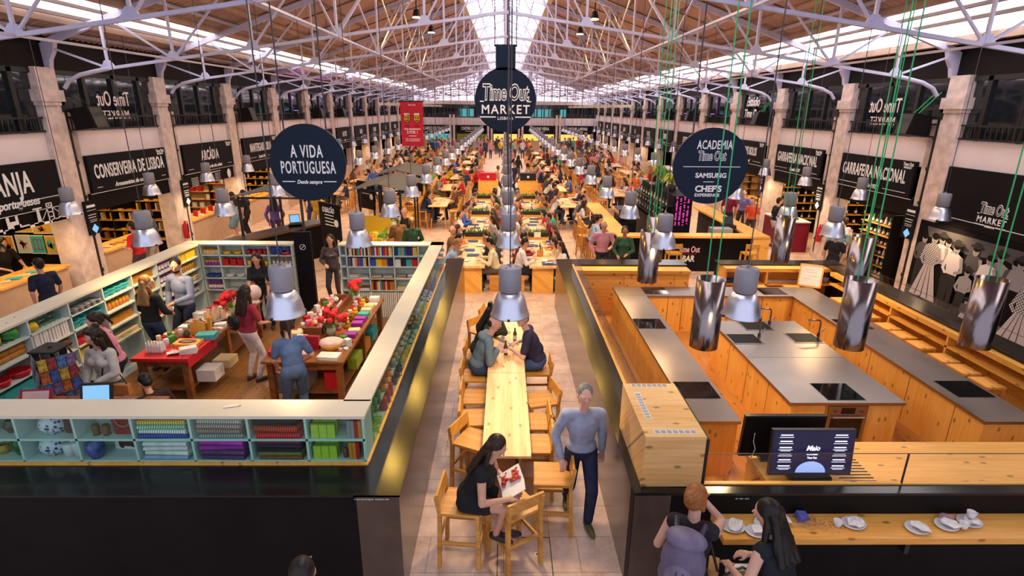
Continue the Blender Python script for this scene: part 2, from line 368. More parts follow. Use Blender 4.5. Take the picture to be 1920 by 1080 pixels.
def rules(parent, rects, rot, loc, m=None, name='printed_line', t=0.004):
    """thin printed bars: rects of (x0,x1,y0,y1) in the sign's own plane"""
    R = Euler(rot).to_matrix(); loc = V(loc); b = MB()
    for x0, x1, y0, y1 in rects:
        vs = [loc + R @ V((x, y, z)) for z in (0, t) for x, y in ((x0, y0), (x1, y0), (x1, y1), (x0, y1))]
        b.add(vs, [(0, 3, 2, 1), (4, 5, 6, 7), (0, 1, 5, 4), (1, 2, 6, 5), (2, 3, 7, 6), (3, 0, 4, 7)])
    return b.build(name, m or m_letter, parent)
ORD = ['first', 'second', 'third', 'fourth', 'fifth', 'sixth', 'seventh', 'eighth', 'ninth', 'tenth', 'eleventh', 'twelfth', 'thirteenth', 'fourteenth', 'fifteenth', 'sixteenth', 'seventeenth', 'eighteenth', 'nineteenth', 'twentieth', 'twenty-first', 'twenty-second', 'twenty-third', 'twenty-fourth']
# ================================================================== ROOM
YE = 64.0
struct('floor', MB().box(-13.5, 13.5, -1, YE + 3, -0.2, 0), m_floor)
KY = [9.0 + 4.1 * k for k in range(14)]            # column and truss lines
def roof_z(x): return 9.4 - 0.345 * abs(x)
def slope_strip(mb, s, x0, x1, y0, y1, dz=0.0, t=0.04):
    a, b = s * x0, s * x1
    vs = [(a, y0, roof_z(a) + dz), (b, y0, roof_z(b) + dz), (b, y1, roof_z(b) + dz), (a, y1, roof_z(a) + dz)]
    vs += [(x, y, z + t) for x, y, z in vs]
    return mb.add(vs, [(0, 1, 2, 3), (4, 7, 6, 5), (0, 4, 5, 1), (1, 5, 6, 2), (2, 6, 7, 3), (3, 7, 4, 0)])
def corrugated(mb, s, x0, x1, y0, y1, pitch=0.19, dep=0.045):
    vs, fs = [], []; y = y0; k = 0
    while y < y1:
        for dy, d in ((0, 0), (pitch * 0.35, 0), (pitch * 0.5, dep), (pitch * 0.85, dep)):
            for x in (x0, x1): vs.append((s * x, y + dy, roof_z(x) + d))
        y += pitch
    n = len(vs) // 2
    return mb.add(vs, [(2 * i, 2 * i + 1, 2 * i + 3, 2 * i + 2) for i in range(n - 1)])
ceil = MB()
for s in (-1, 1): slope_strip(ceil, s, 1.75, 7.1, 2, YE)
struct('ceiling', ceil, m_roofb)
sheet = MB()
for s in (-1, 1):
    corrugated(sheet, s, 7.1, 8.15, 2, YE); corrugated(sheet, s, 9.2 if s < 0 else 9.75, 10.5, 2, YE)
struct('ceiling_sheet', sheet, m_corr)
struct('ceiling_outer', MB().box(-14, -10.03, -1, YE, 5.97, 6.07).box(10.03, 14, -1, YE, 5.95, 6.05).box(-14, 14, -1.2, 2, 9.5, 9.6), m_black)
ng = 1
for s in (-1, 1):
    w = MB(); corrugated(w, s, 8.15, 9.2 if s < 0 else 9.75, 2, YE)
    struct('window_%d' % ng, w, m_sky2); ng += 1
rg = MB()
for s in (-1, 1): slope_strip(rg, s, 0.1, 1.75, 2, YE, 0.02, 0.02)
o = struct('window_%d' % ng, rg, m_sky1); ng += 1
bars = MB()
for s in (-1, 1):
    y = 2.5
    while y < YE:
        bars.bar((s * 0.1, y, roof_z(0.1) - 0.01), (s * 1.75, y, roof_z(1.75) - 0.01), 0.05, 0.06); y += 0.82
    for x in (0.62, 1.2): bars.bar((s * x, 2, roof_z(x) - 0.02), (s * x, YE, roof_z(x) - 0.02), 0.04, 0.05)
bars.build('glazing_bars', m_truss, o)
n = 1
def trim(mb, m):
    global n
    o = struct('trim_%d' % n, mb, m); n += 1; return o
trim(MB().bar((0, 2, 9.28), (0, YE, 9.28), 0.22, 0.3), m_corr)
for s in (-1, 1):
    for x, m, w in ((1.78, m_cream, 0.2), (2.9, m_purl, 0.045), (4.2, m_purl, 0.045), (5.5, m_purl, 0.045), (6.6, m_truss, 0.07), (7.12, m_corr, 0.12), (7.7, m_truss, 0.07),
                    (8.16, m_corr, 0.16), (9.2 if s < 0 else 9.75, m_corr, 0.16), (8.6, m_purl, 0.07), (9.0, m_purl, 0.07), (9.72, m_truss, 0.07), (10.36, m_truss, 0.1)):
        trim(MB().bar((s * x, 2, roof_z(x) - 0.05), (s * x, YE, roof_z(x) - 0.05), w, w), m)
# diagonal board seams on the underside of the roof
seam = MB()
for s in (-1, 1):
    for k in range(31):
        y = 3 + 2.05 * k
        seam.bar((s * 1.9, y, roof_z(1.9) - 0.02), (s * 7.0, y, roof_z(7.0) - 0.02), 0.05, 0.03)
trim(seam, m_purl)
# ---- side walls
for s, nm in ((-1, 'left'), (1, 'right')):
    X = s * 10.05
    def bx(mb, a, b, *r): lo, hi = sorted((X + s * a, X + s * b)); return mb.box(lo, hi, *r)
    struct('wall_%s_band' % nm, bx(MB(), 0, 0.15, -1, YE, 3.25, 3.95), m_wallw)
    struct('wall_%s_upper' % nm, bx(MB(), 0, 0.15, -1, YE, 5.215, 6.02), m_black)
    struct('wall_%s_back' % nm, bx(MB(), 2.9, 3.05, -1, YE, 0, 5.97), m_black)
    struct('ceiling_stalls_%s' % nm, bx(MB(), 0.1, 2.9, -1, YE, 3.2, 3.3), m_black)
    pt = MB()
    for y in KY: bx(pt, 0.1, 2.9, y - 0.06, y - 0.02, 0, 3.25)
    struct('wall_%s_partitions' % nm, pt, m_black)
    for k, y in enumerate([4.9] + KY):
        if y + 4.1 > YE + 1: break
        y1 = min(y + 4.1, YE)
        p = struct('window_%d' % ng, bx(MB(), 0.05, 0.08, y, y1, 3.95, 5.215), m_winp); ng += 1
        fr = MB()
        for q in range(5): fr.box(*sorted((X - s * 0.01, X + s * 0.1)), y + q * (y1 - y) / 4 - 0.06, y + q * (y1 - y) / 4 + 0.06, 3.93, 5.24)
        bx(fr, -0.01, 0.1, y, y1, 5.15, 5.25)
        fr.build('window_frame', m_iron, p)
        rl = MB(); bx(rl, -0.06, -0.02, y + 0.1, y1 - 0.1, 4.22, 4.26); bx(rl, -0.06, -0.02, y + 0.1, y1 - 0.1, 3.94, 3.98)
        q = y + 0.3
        while q < y1 - 0.2: bx(rl, -0.05, -0.03, q, q + 0.02, 3.96, 4.24); q += 0.14
        rl.build('railing', m_iron, p)
# sign reflection painted as mirrored lettering on two gallery windows
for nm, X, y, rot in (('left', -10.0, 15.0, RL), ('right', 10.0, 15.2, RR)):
    t = thing('window_lettering', 'painted reflection of sign lettering on the %s gallery window above the second stall front' % nm, 'lettering', (X, y, 4.55))
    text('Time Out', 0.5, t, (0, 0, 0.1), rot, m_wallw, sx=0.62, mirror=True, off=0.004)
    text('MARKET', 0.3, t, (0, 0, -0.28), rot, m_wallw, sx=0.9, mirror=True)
t = thing('window_lettering', 'white script lettering on a right gallery window beside a loudspeaker', 'lettering', (10.0, 23.4, 4.75))
text('Estúdio', 0.5, t, (0, 0, 0.1), RR, m_letter, sx=0.8, shear=0.25, off=0.008); text('Time Out', 0.45, t, (0, 0, -0.35), RR, m_letter, sx=0.8, shear=0.15, off=0.008)
# ---- end wall
struct('wall_end', MB().box(-10.5, 10.5, YE, YE + 0.2, 2.78, 3.57).box(-10.5, 10.5, YE, YE + 0.2, 4.97, 5.35), m_wallw)
struct('wall_end_back', MB().box(-13.4, 13.4, YE + 2.4, YE + 2.6, 0, 2.9), m_black)
o = struct('window_%d' % ng, MB().box(-10.4, 10.4, YE + 0.05, YE + 0.09, 3.57, 4.97), m_winp); ng += 1
fr = MB()
for i in range(27): fr.box(-10.4 + 0.8 * i - 0.05, -10.4 + 0.8 * i + 0.05, YE - 0.02, YE + 0.1, 3.57, 4.97)
fr.build('window_frame', m_iron, o)
cy_ = MB()
for x in (-5.0, -4.2, -2.6, 2.7, 3.5, 4.3, 6.0): cy_.box(x + 0.08, x + 0.7, YE + 0.0, YE + 0.04, 3.7, 4.5)
cy_.build('lit_pane', m_cyan, o)
gb = MB().prism([(-10.4, 5.35), (10.4, 5.35), (10.4, 5.8), (0, 9.38), (-10.4, 5.8)], YE + 0.1, YE + 0.14, 'XZ')
o = struct('window_%d' % ng, gb, m_endg); ng += 1
fr = MB()
for i in range(-12, 13):
    x = i * 0.85; fr.box(x - 0.05, x + 0.05, YE - 0.02, YE + 0.08, 5.35, max(5.4, roof_z(x)))
for z in (5.9, 6.5, 7.1, 7.7, 8.3): 
    w = (9.4 - z) / 0.345; fr.box(-w, w, YE - 0.02, YE + 0.08, z - 0.04, z + 0.04)
for s in (-1, 1): fr.box(min(s * 2.5, s * 2.9), max(s * 2.5, s * 2.9), YE - 0.1, YE + 0.08, 5.35, 8.4)
fr.build('window_frame', m_truss, o)
# ---- columns, pipes, plaques, loudspeakers
def column(s, y, lab):
    t = thing('stone_column', lab, 'column', (s * 10.15, y, 0), 0, 'stone columns along the side walls')
    a = lambda x0, x1: sorted((s * x0, s * x1))
    b = MB(); b.box(*a(-0.22, 0.25), -0.5, 0.05, 0, 5.28)
    b.build('shaft', m_stonec, t)
    b = MB(); b.box(*a(-0.28, 0.26), -0.57, 0.1, 4.58, 4.82).box(*a(-0.25, 0.26), -0.53, 0.08, 4.5, 4.58); b.build('capital', m_stonec, t)
    MB().box(*a(-0.1, 0.25), 0.24, 0.46, 0, 4.35).build('pilaster', m_stonec, t)
    b = MB().cyl((s * -0.13, 0.15, 0.2), (s * -0.13, 0.15, 4.35), 0.065, n=10).box(*a(-0.25, 0), 0.0, 0.32, 4.35, 4.68)
    for z in (0.6, 1.5, 2.4, 3.2, 3.9): b.cyl((s * -0.13, 0.15, z), (s * -0.13, 0.15, z + 0.07), 0.09, n=10)
    b.tube([(s * -0.13, 0.15, 4.68), (s * -0.1, 0.1, 5.2), (s * 0.02, 0.02, 5.36), (s * 0.2, -0.2, 5.36)], 0.05, 8)
    b.build('drainpipe', m_iron, t)
for s, nm in ((-1, 'left'), (1, 'right')):
    for k, y in enumerate(KY): column(s, y + (0.0 if s < 0 else -0.1), 'pale stone wall column with black drainpipe, %s on the %s wall from the camera' % (ORD[k], nm))
for i, x in enumerate((-5.85, -1.7, 1.7, 5.85)):
    t = thing('stone_column', 'pair of slim pale posts on the end wall, %s from the left' % ORD[i], 'column', (x, YE - 0.62, 0))
    MB().box(-0.3, -0.08, -0.1, 0.1, 0, 3.9).build('post', m_stonec, t); MB().box(0.08, 0.3, -0.1, 0.1, 0, 3.9).build('post', m_stonec, t)
# ---- trusses
bz = lambda x: 6.48 - 0.138 * abs(x)
tz = lambda x: 9.22 - 0.345 * abs(x)
PX = [8.7, 7.25, 5.5, 3.65, 1.75]
tm = {}
b = MB()
for s in (-1, 1):
    b.tube([(s * 9.75, 0, 4.86), (s * 9.62, 0, 5.02), (s * 9.36, 0, 5.14), (s * 9.0, 0, 5.22), (s * 8.7, 0, bz(8.7))], 0.045, 8)
    b.bar((s * 8.7, 0, bz(8.7)), (0, 0, bz(0)), 0.068, 0.06)
tm['bottom_chord'] = b.mesh('bottom_chord', m_truss)
b = MB()
for s in (-1, 1):
    b.bar((s * 10.0, 0, tz(10.0)), (0, 0, tz(0)), 0.1, 0.13)
    b.prism([(s * 9.72, tz(9.72)), (s * 10.25, tz(10.25) + 0.03), (s * 10.2, 5.25), (s * 9.95, 5.25), (s * 9.9, 5.45), (s * 9.8, 5.6)], -0.06, 0.06, 'XZ')
tm['top_chord'] = b.mesh('top_chord', m_truss)
web = []
for s in (-1, 1):
    for x in PX: web.append(('post', MB().bar((s * x, 0, bz(x)), (s * x, 0, tz(x)), 0.048, 0.048).prism([(s * x - 0.17, bz(x)), (s * x + 0.17, bz(x)), (s * x + 0.06, bz(x) + 0.16), (s * x - 0.06, bz(x) + 0.16)], -0.02, 0.02, 'XZ').mesh('post', m_truss)))
    for xa, xb in ((9.9, 8.7), (8.4, 7.25)): web.append(('diagonal', MB().bar((s * xa, 0, tz(xa) - 0.1), (s * xb, 0, bz(xb)), 0.045, 0.04).mesh('diagonal', m_truss)))
    for xa, xb in ((7.25, 5.5), (5.5, 3.65), (3.65, 1.75), (1.75, 0)): web.append(('diagonal', MB().bar((s * xa, 0, bz(xa)), (s * xb, 0, tz(xb)), 0.042, 0.036).mesh('diagonal', m_truss)))
web.append(('post', MB().bar((0, 0, bz(0)), (0, 0, tz(0)), 0.06, 0.06).mesh('post', m_truss)))
for k, y in enumerate([4.9] + KY):
    t = thing('roof_truss', 'lilac-grey steel roof truss, %s from the camera end of the hall' % ORD[k], 'roof truss', (0, y, 0), 0, 'steel roof trusses')
    put(tm['bottom_chord'], 'bottom_chord', t); put(tm['top_chord'], 'top_chord', t)
    for nm, me in web: put(me, nm, t)
# slanting braces between neighbouring trusses
for k in range(len(KY)):
    y0 = ([4.9] + KY)[k]
    for s, nm in ((-1, 'left'), (1, 'right')):
        t = thing('wind_brace', 'thin steel brace under the %s roof slope, between trusses %s and %s' % (nm, ORD[k], ORD[k + 1]), 'brace', (s * 3.65, y0, 0))
        MB().bar((0, 0, bz(3.65)), (0, 4.1, tz(3.65)), 0.035).build('rod', m_truss, t); MB().bar((0, 4.1, bz(3.65)), (0, 0, tz(3.65)), 0.035).build('rod', m_truss, t)
        MB().bar((0, 0, bz(3.65)), (0, 4.1, bz(3.65)), 0.04).build('rod', m_truss, t)
        MB().bar((s * 3.6, 0, bz(7.25)), (s * 3.6, 4.1, bz(7.25)), 0.04).build('rod', m_truss, t)
# ---- loudspeakers
def speaker(s, y, z, lab, big=1.0):
    t = thing('loudspeaker', lab, 'loudspeaker', (s * 9.6, y, z), 0, 'black wall loudspeakers')
    b = MB().prism([(-0.26, -0.2), (0.2, -0.26), (0.26, 0.2), (-0.14, 0.27)], -0.24, 0.24, 'XZ'); c = b.build('cabinet', m_black, t)
    MB().prism([(-0.275, -0.19), (-0.265, -0.19), (-0.15, 0.25), (-0.16, 0.25)], -0.2, 0.2, 'XZ').build('grille', m_iron, c)
    if s < 0: c.scale = (-1, 1, 1)
    for q in (-0.08, 0.08): MB().bar((0, q, 0.24), (s * 0.22, q - 0.3, 0.72), 0.02).build('bracket', m_strap if s > 0 else m_iron, t)
for s, nm in ((-1, 'left'), (1, 'right')):
    for j, k in enumerate((1, 3, 5, 6, 8)):
        speaker(s, KY[k] + 0.35, 4.22, 'black loudspeaker tilted below the trusses, %s from the camera on the %s wall' % (ORD[j], nm))
# info plaques strapped to the drainpipes
for s, nm, lst in ((-1, 'left', (1, 2)), (1, 'right', (1, 2, 3))):
    for j, k in enumerate(lst):
        y = KY[k]
        t = thing('info_plaque', 'narrow black notice on the %s drainpipe of the %s wall' % (ORD[k], nm), 'notice', (s * 9.9, y + 0.13, 1.95))
        MB().box(-0.02 if s < 0 else -0.02, 0.02, -0.2, 0.2, -0.4, 0.4).build('board', m_sign, t)
        rt = RL if s < 0 else RR
        rules(t, [(-0.14, 0.14, 0.24, 0.3), (-0.15, 0.15, 0.17, 0.18), (-0.14, 0.12, 0.06, 0.075), (-0.14, 0.1, 0.0, 0.015), (-0.12, 0.12, -0.06, -0.05), (-0.12, 0.1, -0.1, -0.09)], rt, (-s * 0.021, 0, 0))
        MB().obox((-s * 0.022, 0, -0.27), (0.008, 0.16, 0.16), (pi / 4, 0, 0)).build('emblem', m_screen if j == 0 else m_letter, t)
# roof spotlights
sd = bpy.data.lights.new('roof_spot_light', 'SPOT'); sd.energy = 70; sd.color = (1.0, 0.68, 0.2); sd.spot_size = RD(75); sd.spot_blend = 0.8; sd.shadow_soft_size = 0.12
me_can = MB().cyl((0, 0, -0.13), (0, 0.03, 0.13), 0.15, 0.1, 14).mesh('can', m_iron); me_len = MB().cyl((0, 0, -0.14), (0, 0, -0.131), 0.14, n=14).mesh('lens', mat('spot_lens', (1, 0.8, 0.3), 0.4, emit=(1.0, 0.62, 0.12), estr=320))
for s, nm in ((-1, 'left'), (1, 'right')):
    for i, y in enumerate((9.6, 13.7, 18.0, 22.2, 26.4)):
        x = s * 3.25
        t = thing('roof_spotlight', 'black spotlight under the %s roof slope, %s from the camera' % (nm, ORD[i]), 'spotlight', (x, y, roof_z(x) - 0.5))
        put(me_can, 'can', t); put(me_len, 'lens', t); MB().bar((0, 0, 0.1), (0, 0, 0.49), 0.04).build('stem', m_iron, t)
        l = bpy.data.objects.new('roof_spot_light', sd); COL.objects.link(l); l.parent = t; l.location = (0, 0, -0.16)
for s, nm in ((-1, 'left'), (1, 'right')):
    for i in range(6):
        t = thing('cable_tray', 'beige hanging tray beam near the far end, %s on the %s side' % (ORD[i], nm), 'tray', (s * 7.3, 38 + 4.1 * i, 4.75))
        MB().box(-0.9, 0.9, -0.3, 0.3, -0.08, 0.08).build('tray', m_cream, t)
        for q in (-0.7, 0.7): MB().bar((q, 0, 0.08), (q, 0, roof_z(7.3 + s * q) - 4.78), 0.04).build('hanger', m_truss, t)

# purple uplighters on the far gallery walls
pd = bpy.data.lights.new('purple_uplight', 'SPOT'); pd.energy = 130; pd.color = (0.55, 0.2, 1.0); pd.spot_size = RD(110); pd.spot_blend = 0.7; pd.shadow_soft_size = 0.15
for s, nm in ((-1, 'left'), (1, 'right')):
    for i in range(6):
        y = 27.5 + 4.1 * i; t = thing('purple_uplighter', 'small purple uplighter on the %s gallery railing, %s of six from the near end' % (nm, ORD[i]), 'uplighter', (s * 9.88, y, 4.3))
        MB().box(-0.08, 0.08, -0.12, 0.12, -0.1, 0.06).build('case', m_iron, t); MB().box(-0.06, 0.06, -0.1, 0.1, 0.06, 0.066).build('lens', mat('purple_lens', (0.4, 0.1, 0.8), 0.4, emit=(0.5, 0.15, 1.0), estr=6) if 'purple_lens' not in MATS else MATS['purple_lens'], t); MB().box(*sorted((s * 0.06, s * 0.26)), -0.02, 0.02, -0.08, -0.04).build('bracket', m_iron, t)
        l = bpy.data.objects.new('purple_uplight', pd); COL.objects.link(l); l.parent = t; l.location = (0, 0, 0.09); l.rotation_euler = (0, pi + s * 0.25, 0)
# ================================================================== SIGNS AND STALLS ON THE SIDE WALLS
def fascia(s, k, title, sub, lab, size=0.42, sx=0.6, zlo=2.47, extra=None, tail=True):
    y0, y1 = KY[k] + 0.45, KY[k + 1] - 0.5
    yc = (y0 + y1) / 2; w = y1 - y0; rt = RL if s < 0 else RR; sg = 1 if s < 0 else -1
    t = thing('shop_sign', lab, 'sign', (s * 9.99, yc, 0))
    MB().box(*sorted((-s * 0.03, s * 0.05)), -w / 2, w / 2, zlo, 3.36).build('board', m_sign, t)
    L = lambda u, z: (-s * 0.034, u * sg, z)
    zt = 2.95
    if title: text(title, size, t, L(0, zt), rt, sx=sx, off=size * 0.02, spacing=1.1)
    if sub: text(sub, 0.15, t, L(0, zt - 0.36), rt, sx=0.95, shear=0.3, off=0.004)
    sw = len(sub) * 0.045 + 0.1 if sub else 0
    rules(t, [(-w / 2 + 0.15, -sw, zt - 0.365, zt - 0.352), (sw, w / 2 - 0.15, zt - 0.365, zt - 0.352)], rt, (-s * 0.031, 0, 0))
    if tail:
        text('Time Out', 0.12, t, L(w / 2 - 0.24, 3.28), rt, sx=0.75, off=0.002); text('MARKET', 0.075, t, L(w / 2 - 0.24, 3.2), rt, sx=1.0, off=0.001)
    # lower band with a thin white line
    b = MB().box(*sorted((s * 0.02, s * 0.09)), -w / 2 - 0.1, w / 2 + 0.1, 2.05, zlo); b.build('lower_board', m_black, t)
    rules(t, [(-w / 2 - 0.1, w / 2 + 0.1, zlo - 0.012, zlo)], rt, (-s * 0.03, 0, 0))
    return t, w, rt, L
BR = (-10.3,)
t, w, rt, L = fascia(-1, 0, 'LARANJA', '', 'black shop sign with large capitals at the left photo edge, above a white skyline', 0.62, 0.6, zlo=2.37, tail=False)
text('autores portugueses', 0.24, t, L(0.05, 2.57), rt, sx=0.85, shear=0.3, off=0.005); rules(t, [(0.95, 1.45, 2.59, 2.605)], rt, (0.031, 0, 0))
sk = MB(); R = Euler(rt).to_matrix()
def skyl(poly, mb=sk):
    n_ = len(poly); vs = [(0.034 + z, x, y) for z in (0, 0.004) for x, y in poly]
    mb.add(vs, [tuple(range(n_)), tuple(range(2 * n_ - 1, n_ - 1, -1))] + [(i, (i + 1) % n_, (i + 1) % n_ + n_, i + n_) for i in range(n_)])
zb = 2.05
skyl([(-1.75, zb), (1.6, zb), (1.6, zb + 0.05), (-1.75, zb + 0.05)])
for x, wd, h in ((-1.5, 0.2, 0.12), (-1.2, 0.3, 0.09), (-0.3, 0.15, 0.1), (-0.1, 0.2, 0.07), (0.12, 0.18, 0.12), (0.3, 0.2, 0.08), (0.62, 0.25, 0.07), (1.1, 0.3, 0.07), (1.3, 0.2, 0.1)): skyl([(x, zb), (x + wd, zb), (x + wd, zb + h), (x, zb + h)])
skyl([(-0.62, zb), (-0.52, zb), (-0.54, zb + 0.2), (-0.58, zb + 0.34), (-0.63, zb + 0.2)])
skyl([(-0.02, zb), (0.26, zb), (0.26, zb + 0.3), (0.2, zb + 0.3), (0.2, zb + 0.2), (0.05, zb + 0.2), (0.05, zb + 0.3), (-0.02, zb + 0.3)])
skyl([(0.72, zb), (0.84, zb), (0.81, zb + 0.34), (0.75, zb + 0.34)]); skyl([(0.66, zb + 0.34), (0.9, zb + 0.34), (0.9, zb + 0.37), (0.66, zb + 0.37)])
for x in (1.02, 1.16): skyl([(x, zb), (x + 0.03, zb), (x + 0.03, zb + 0.42), (x, zb + 0.42)])
for z in (0.12, 0.22, 0.32, 0.41): skyl([(1.02, zb + z), (1.19, zb + z), (1.19, zb + z + 0.02), (1.02, zb + z + 0.02)])
skyl([(1.1, zb + 0.4), (0.85, zb + 0.1), (0.87, zb + 0.1), (1.12, zb + 0.4)]); skyl([(1.1, zb + 0.4), (1.45, zb + 0.1), (1.43, zb + 0.1), (1.08, zb + 0.4)])
sk.build('skyline', m_letter, t)
fascia(-1, 1, 'CONSERVEIRA DE LISBOA', 'Armazenistas de conservas', 'black shop sign with the longest row of capitals, over the left tin stall', 0.46, 0.49)
t, w, rt, L = fascia(-1, 2, 'ARCÁDIA', 'A tradição do chocolate', 'black left wall shop sign with one short accented word above a menu board', 0.44, 0.55)
rules(t, [(-1.3, -0.9, 2.3 - 0.05 * i, 2.315 - 0.05 * i) for i in range(6)] + [(-0.3, 0.0, 2.3 - 0.05 * i, 2.315 - 0.05 * i) for i in range(5)] + [(0.2, 0.55, 2.3 - 0.05 * i, 2.315 - 0.05 * i) for i in range(6)] + [(-0.6, 0.6, 2.36, 2.385)], rt, (-0.015, 0, 0))
MB().ball((0.01, 1.15, 2.22), (0.02, 0.13, 0.16), 12, 8).build('emblem', m_letter, t)
fascia(-1, 3, 'MANTEIGARIA SILVA', 'Desde 1890', 'black shop sign partly behind the left round hanging sign', 0.44, 0.47)
for k, w_ in zip(range(4, 13), ('', 'SEM ESTRELA', 'NATIVO', 'SEARA', 'SABORES', 'MAR', 'HORTA', 'CAFÉ', 'PADARIA')):
    fascia(-1, k, w_, 'desde', 'dark shop sign far down the left wall, %s bay from the camera' % ORD[k], 0.42, 0.55, tail=False)
fascia(1, 1, 'GARRAFEIRA NACIONAL', 'Desde 1927', 'black wine shop sign on the right wall beside the big photo mural', 0.45, 0.49)
fascia(1, 2, 'GARRAFEIRA NACIONAL', 'Desde 1927', 'black wine shop sign on the right wall, the farther of the matching pair', 0.45, 0.49)
fascia(1, 3, 'NÓS É MAIS BOLOS', 'desde Portugal', 'black cake shop sign half hidden by the right round hanging sign', 0.44, 0.47)
t, w, rt, L = fascia(1, 4, '', '', 'dark sign with a white ice cream shape on the right wall', tail=False)
MB().prism([(-0.2, 2.55), (0.2, 2.55), (0.27, 2.8), (0.2, 3.0), (0.1, 3.15), (-0.1, 3.15), (-0.2, 3.0), (-0.27, 2.8)], -0.036, -0.03, 'YZ').build('emblem', m_letter, t)
for k, w_ in zip(range(5, 13), ('AZEITE', 'CREME', 'KOLAC', 'SALE', 'GELATO', 'MERCADO', 'SUMOS', 'PÃO')):
    fascia(1, k, w_, 'desde', 'dark shop sign far down the right wall, %s bay from the camera' % ORD[k], 0.42, 0.55, tail=False)
# mural bay on the right
yc, w = 11.05, 3.7
t = thing('shop_sign', 'blank black wall panel with small white logo above the photo mural', 'sign', (9.99, yc, 0))
MB().box(-0.03, 0.05, -1.75, w / 2, 2.1, 3.36).build('board', m_sign, t)
timeout_logo(0.75, t, (-0.034, 0.02, 2.62), RR, m_sign)
rules(t, [(-1.85, 1.75, 2.27, 2.285)], RR, (-0.031, 0, 0))
G = lambda v: mat('print_grey_%d' % int(v * 100), (v, v * 0.9, v * 0.98), 0.8, spec=0.1)
gm = [G(0.006), G(0.03), G(0.09), G(0.3), G(0.62), checks('print_check', (0.7, 0.63, 0.68), (0.2, 0.17, 0.19), 52), checks('print_plaid', (0.6, 0.54, 0.58), (0.05, 0.045, 0.05), 30)]
mu = thing('wall_mural', 'large black and white photo mural of women in long checked skirts on the right wall', 'mural', (9.95, yc, 0))
MB().box(-0.03, 0.03, -1.85, 1.85, 0.02, 2.09).build('backing', gm[0], mu)
pr_ = MB(); dep = [0.032]
def flat(poly, mi):
    pr_.cur = mi; dep[0] += 0.0004; n_ = len(poly)
    pr_.add([(-dep[0], -x, z) for x, z in poly], [tuple(range(n_))])
def disc(x, z, rx, rz, mi, n_=14): flat([(x + rx * cos(2 * pi * i / n_), z + rz * sin(2 * pi * i / n_)) for i in range(n_)], mi)
flat([(-1.85, 1.6), (1.85, 1.5), (1.85, 2.0), (-1.85, 2.0)], 0); flat([(-1.5, 1.75), (-0.3, 1.6), (0.6, 1.72), (1.2, 1.62), (1.85, 1.7), (1.85, 1.98), (-1.6, 1.98)], 2)
flat([(-1.85, 0.02), (1.85, 0.02), (1.85, 0.42), (-1.85, 0.5)], 2)
for i in range(12): flat([(-1.8 + 0.3 * i, 0.1 + 0.05 * (i % 3)), (-1.6 + 0.3 * i, 0.08 + 0.05 * (i % 3)), (-1.55 + 0.3 * i, 0.14 + 0.05 * (i % 3)), (-1.75 + 0.3 * i, 0.17 + 0.05 * (i % 3))], 3)
def fig(x, zf, h, skirt, top, hat=0, head=3, man=False, lean=0.0):
    s_ = h / 1.6
    q = lambda a, b: (x + a * s_ + lean * b, zf + b * s_)
    if man:
        flat([q(-0.16, 0.02), q(-0.02, 0.02), q(0.0, 0.7), q(0.02, 0.02), q(0.16, 0.02), q(0.17, 0.85), q(-0.17, 0.85)], skirt)
    else:
        flat([q(-0.42, 0.06), q(0.4, 0.06), q(0.13, 0.92), q(-0.13, 0.92)], skirt)
        for j in range(3): flat([q(-0.25 + 0.2 * j, 0.08), q(-0.22 + 0.2 * j, 0.08), q(-0.07 + 0.06 * j, 0.88), q(-0.08 + 0.06 * j, 0.88)], 1)
        flat([q(-0.14, 0.0), q(-0.02, 0.0), q(-0.03, 0.08), q(-0.13, 0.08)], 1)
    flat([q(-0.16, 0.85), q(0.16, 0.85), q(0.24, 1.28), q(0.08, 1.36), q(-0.08, 1.36), q(-0.24, 1.28)], top)
    flat([q(-0.23, 1.3), q(-0.33, 0.95), q(-0.2, 0.82), q(-0.14, 0.86), q(-0.24, 0.97), q(-0.13, 1.28)], top)
    flat([q(0.23, 1.3), q(0.31, 0.97), q(0.08, 0.86), q(0.06, 0.93), q(0.22, 1.0), q(0.13, 1.28)], head)
    disc(*q(0, 1.46), 0.095 * s_, 0.125 * s_, head); disc(*q(0.0, 1.53), 0.1 * s_, 0.08 * s_, 0)
    for e in (-0.03, 0.04): disc(*q(e, 1.46), 0.014 * s_, 0.01 * s_, 0, 8)
    flat([q(-0.025, 1.4), q(0.035, 1.4), q(0.0, 1.385)], 0)
    if hat: disc(*q(0, 1.58), 0.2 * s_, 0.05 * s_, 1); disc(*q(0, 1.62), 0.1 * s_, 0.07 * s_, 1)
for x, z, h, a, b, hat, man in ((0.5, 0.5, 1.35, 1, 3, 1, True), (0.85, 0.5, 1.3, 1, 2, 0, True), (1.2, 0.5, 1.25, 1, 4, 1, True), (-0.1, 0.5, 1.35, 0, 2, 1, True), (-0.85, 0.45, 1.4, 1, 4, 0, True), (1.6, 0.4, 1.3, 1, 3, 0, False)):
    fig(x, z, h, a, b, hat, 3, man)
fig(-1.55, 0.5, 1.3, 1, 2, 0, 3, True); fig(-1.02, 0.5, 1.38, 0, 4, 1, 3, True); fig(0.3, 0.45, 1.3, 1, 4, 0, 3, True); fig(1.0, 0.5, 1.35, 0, 3, 1, 3, True); fig(1.45, 0.5, 1.3, 0, 4, 1, 3, True); fig(-1.22, 0.28, 1.6, 5, 6); fig(-0.55, 0.3, 1.5, 1, 4, 1, 3, True); fig(-0.2, 0.2, 1.15, 1, 3, 1, 3, True, 0.05); fig(1.2, 0.05, 1.5, 5, 6, 0, 3, False, 0.12); fig(0.05, 0.02, 0.72, 5, 2, 1, 3, False)
pr_.build('print', gm, mu)
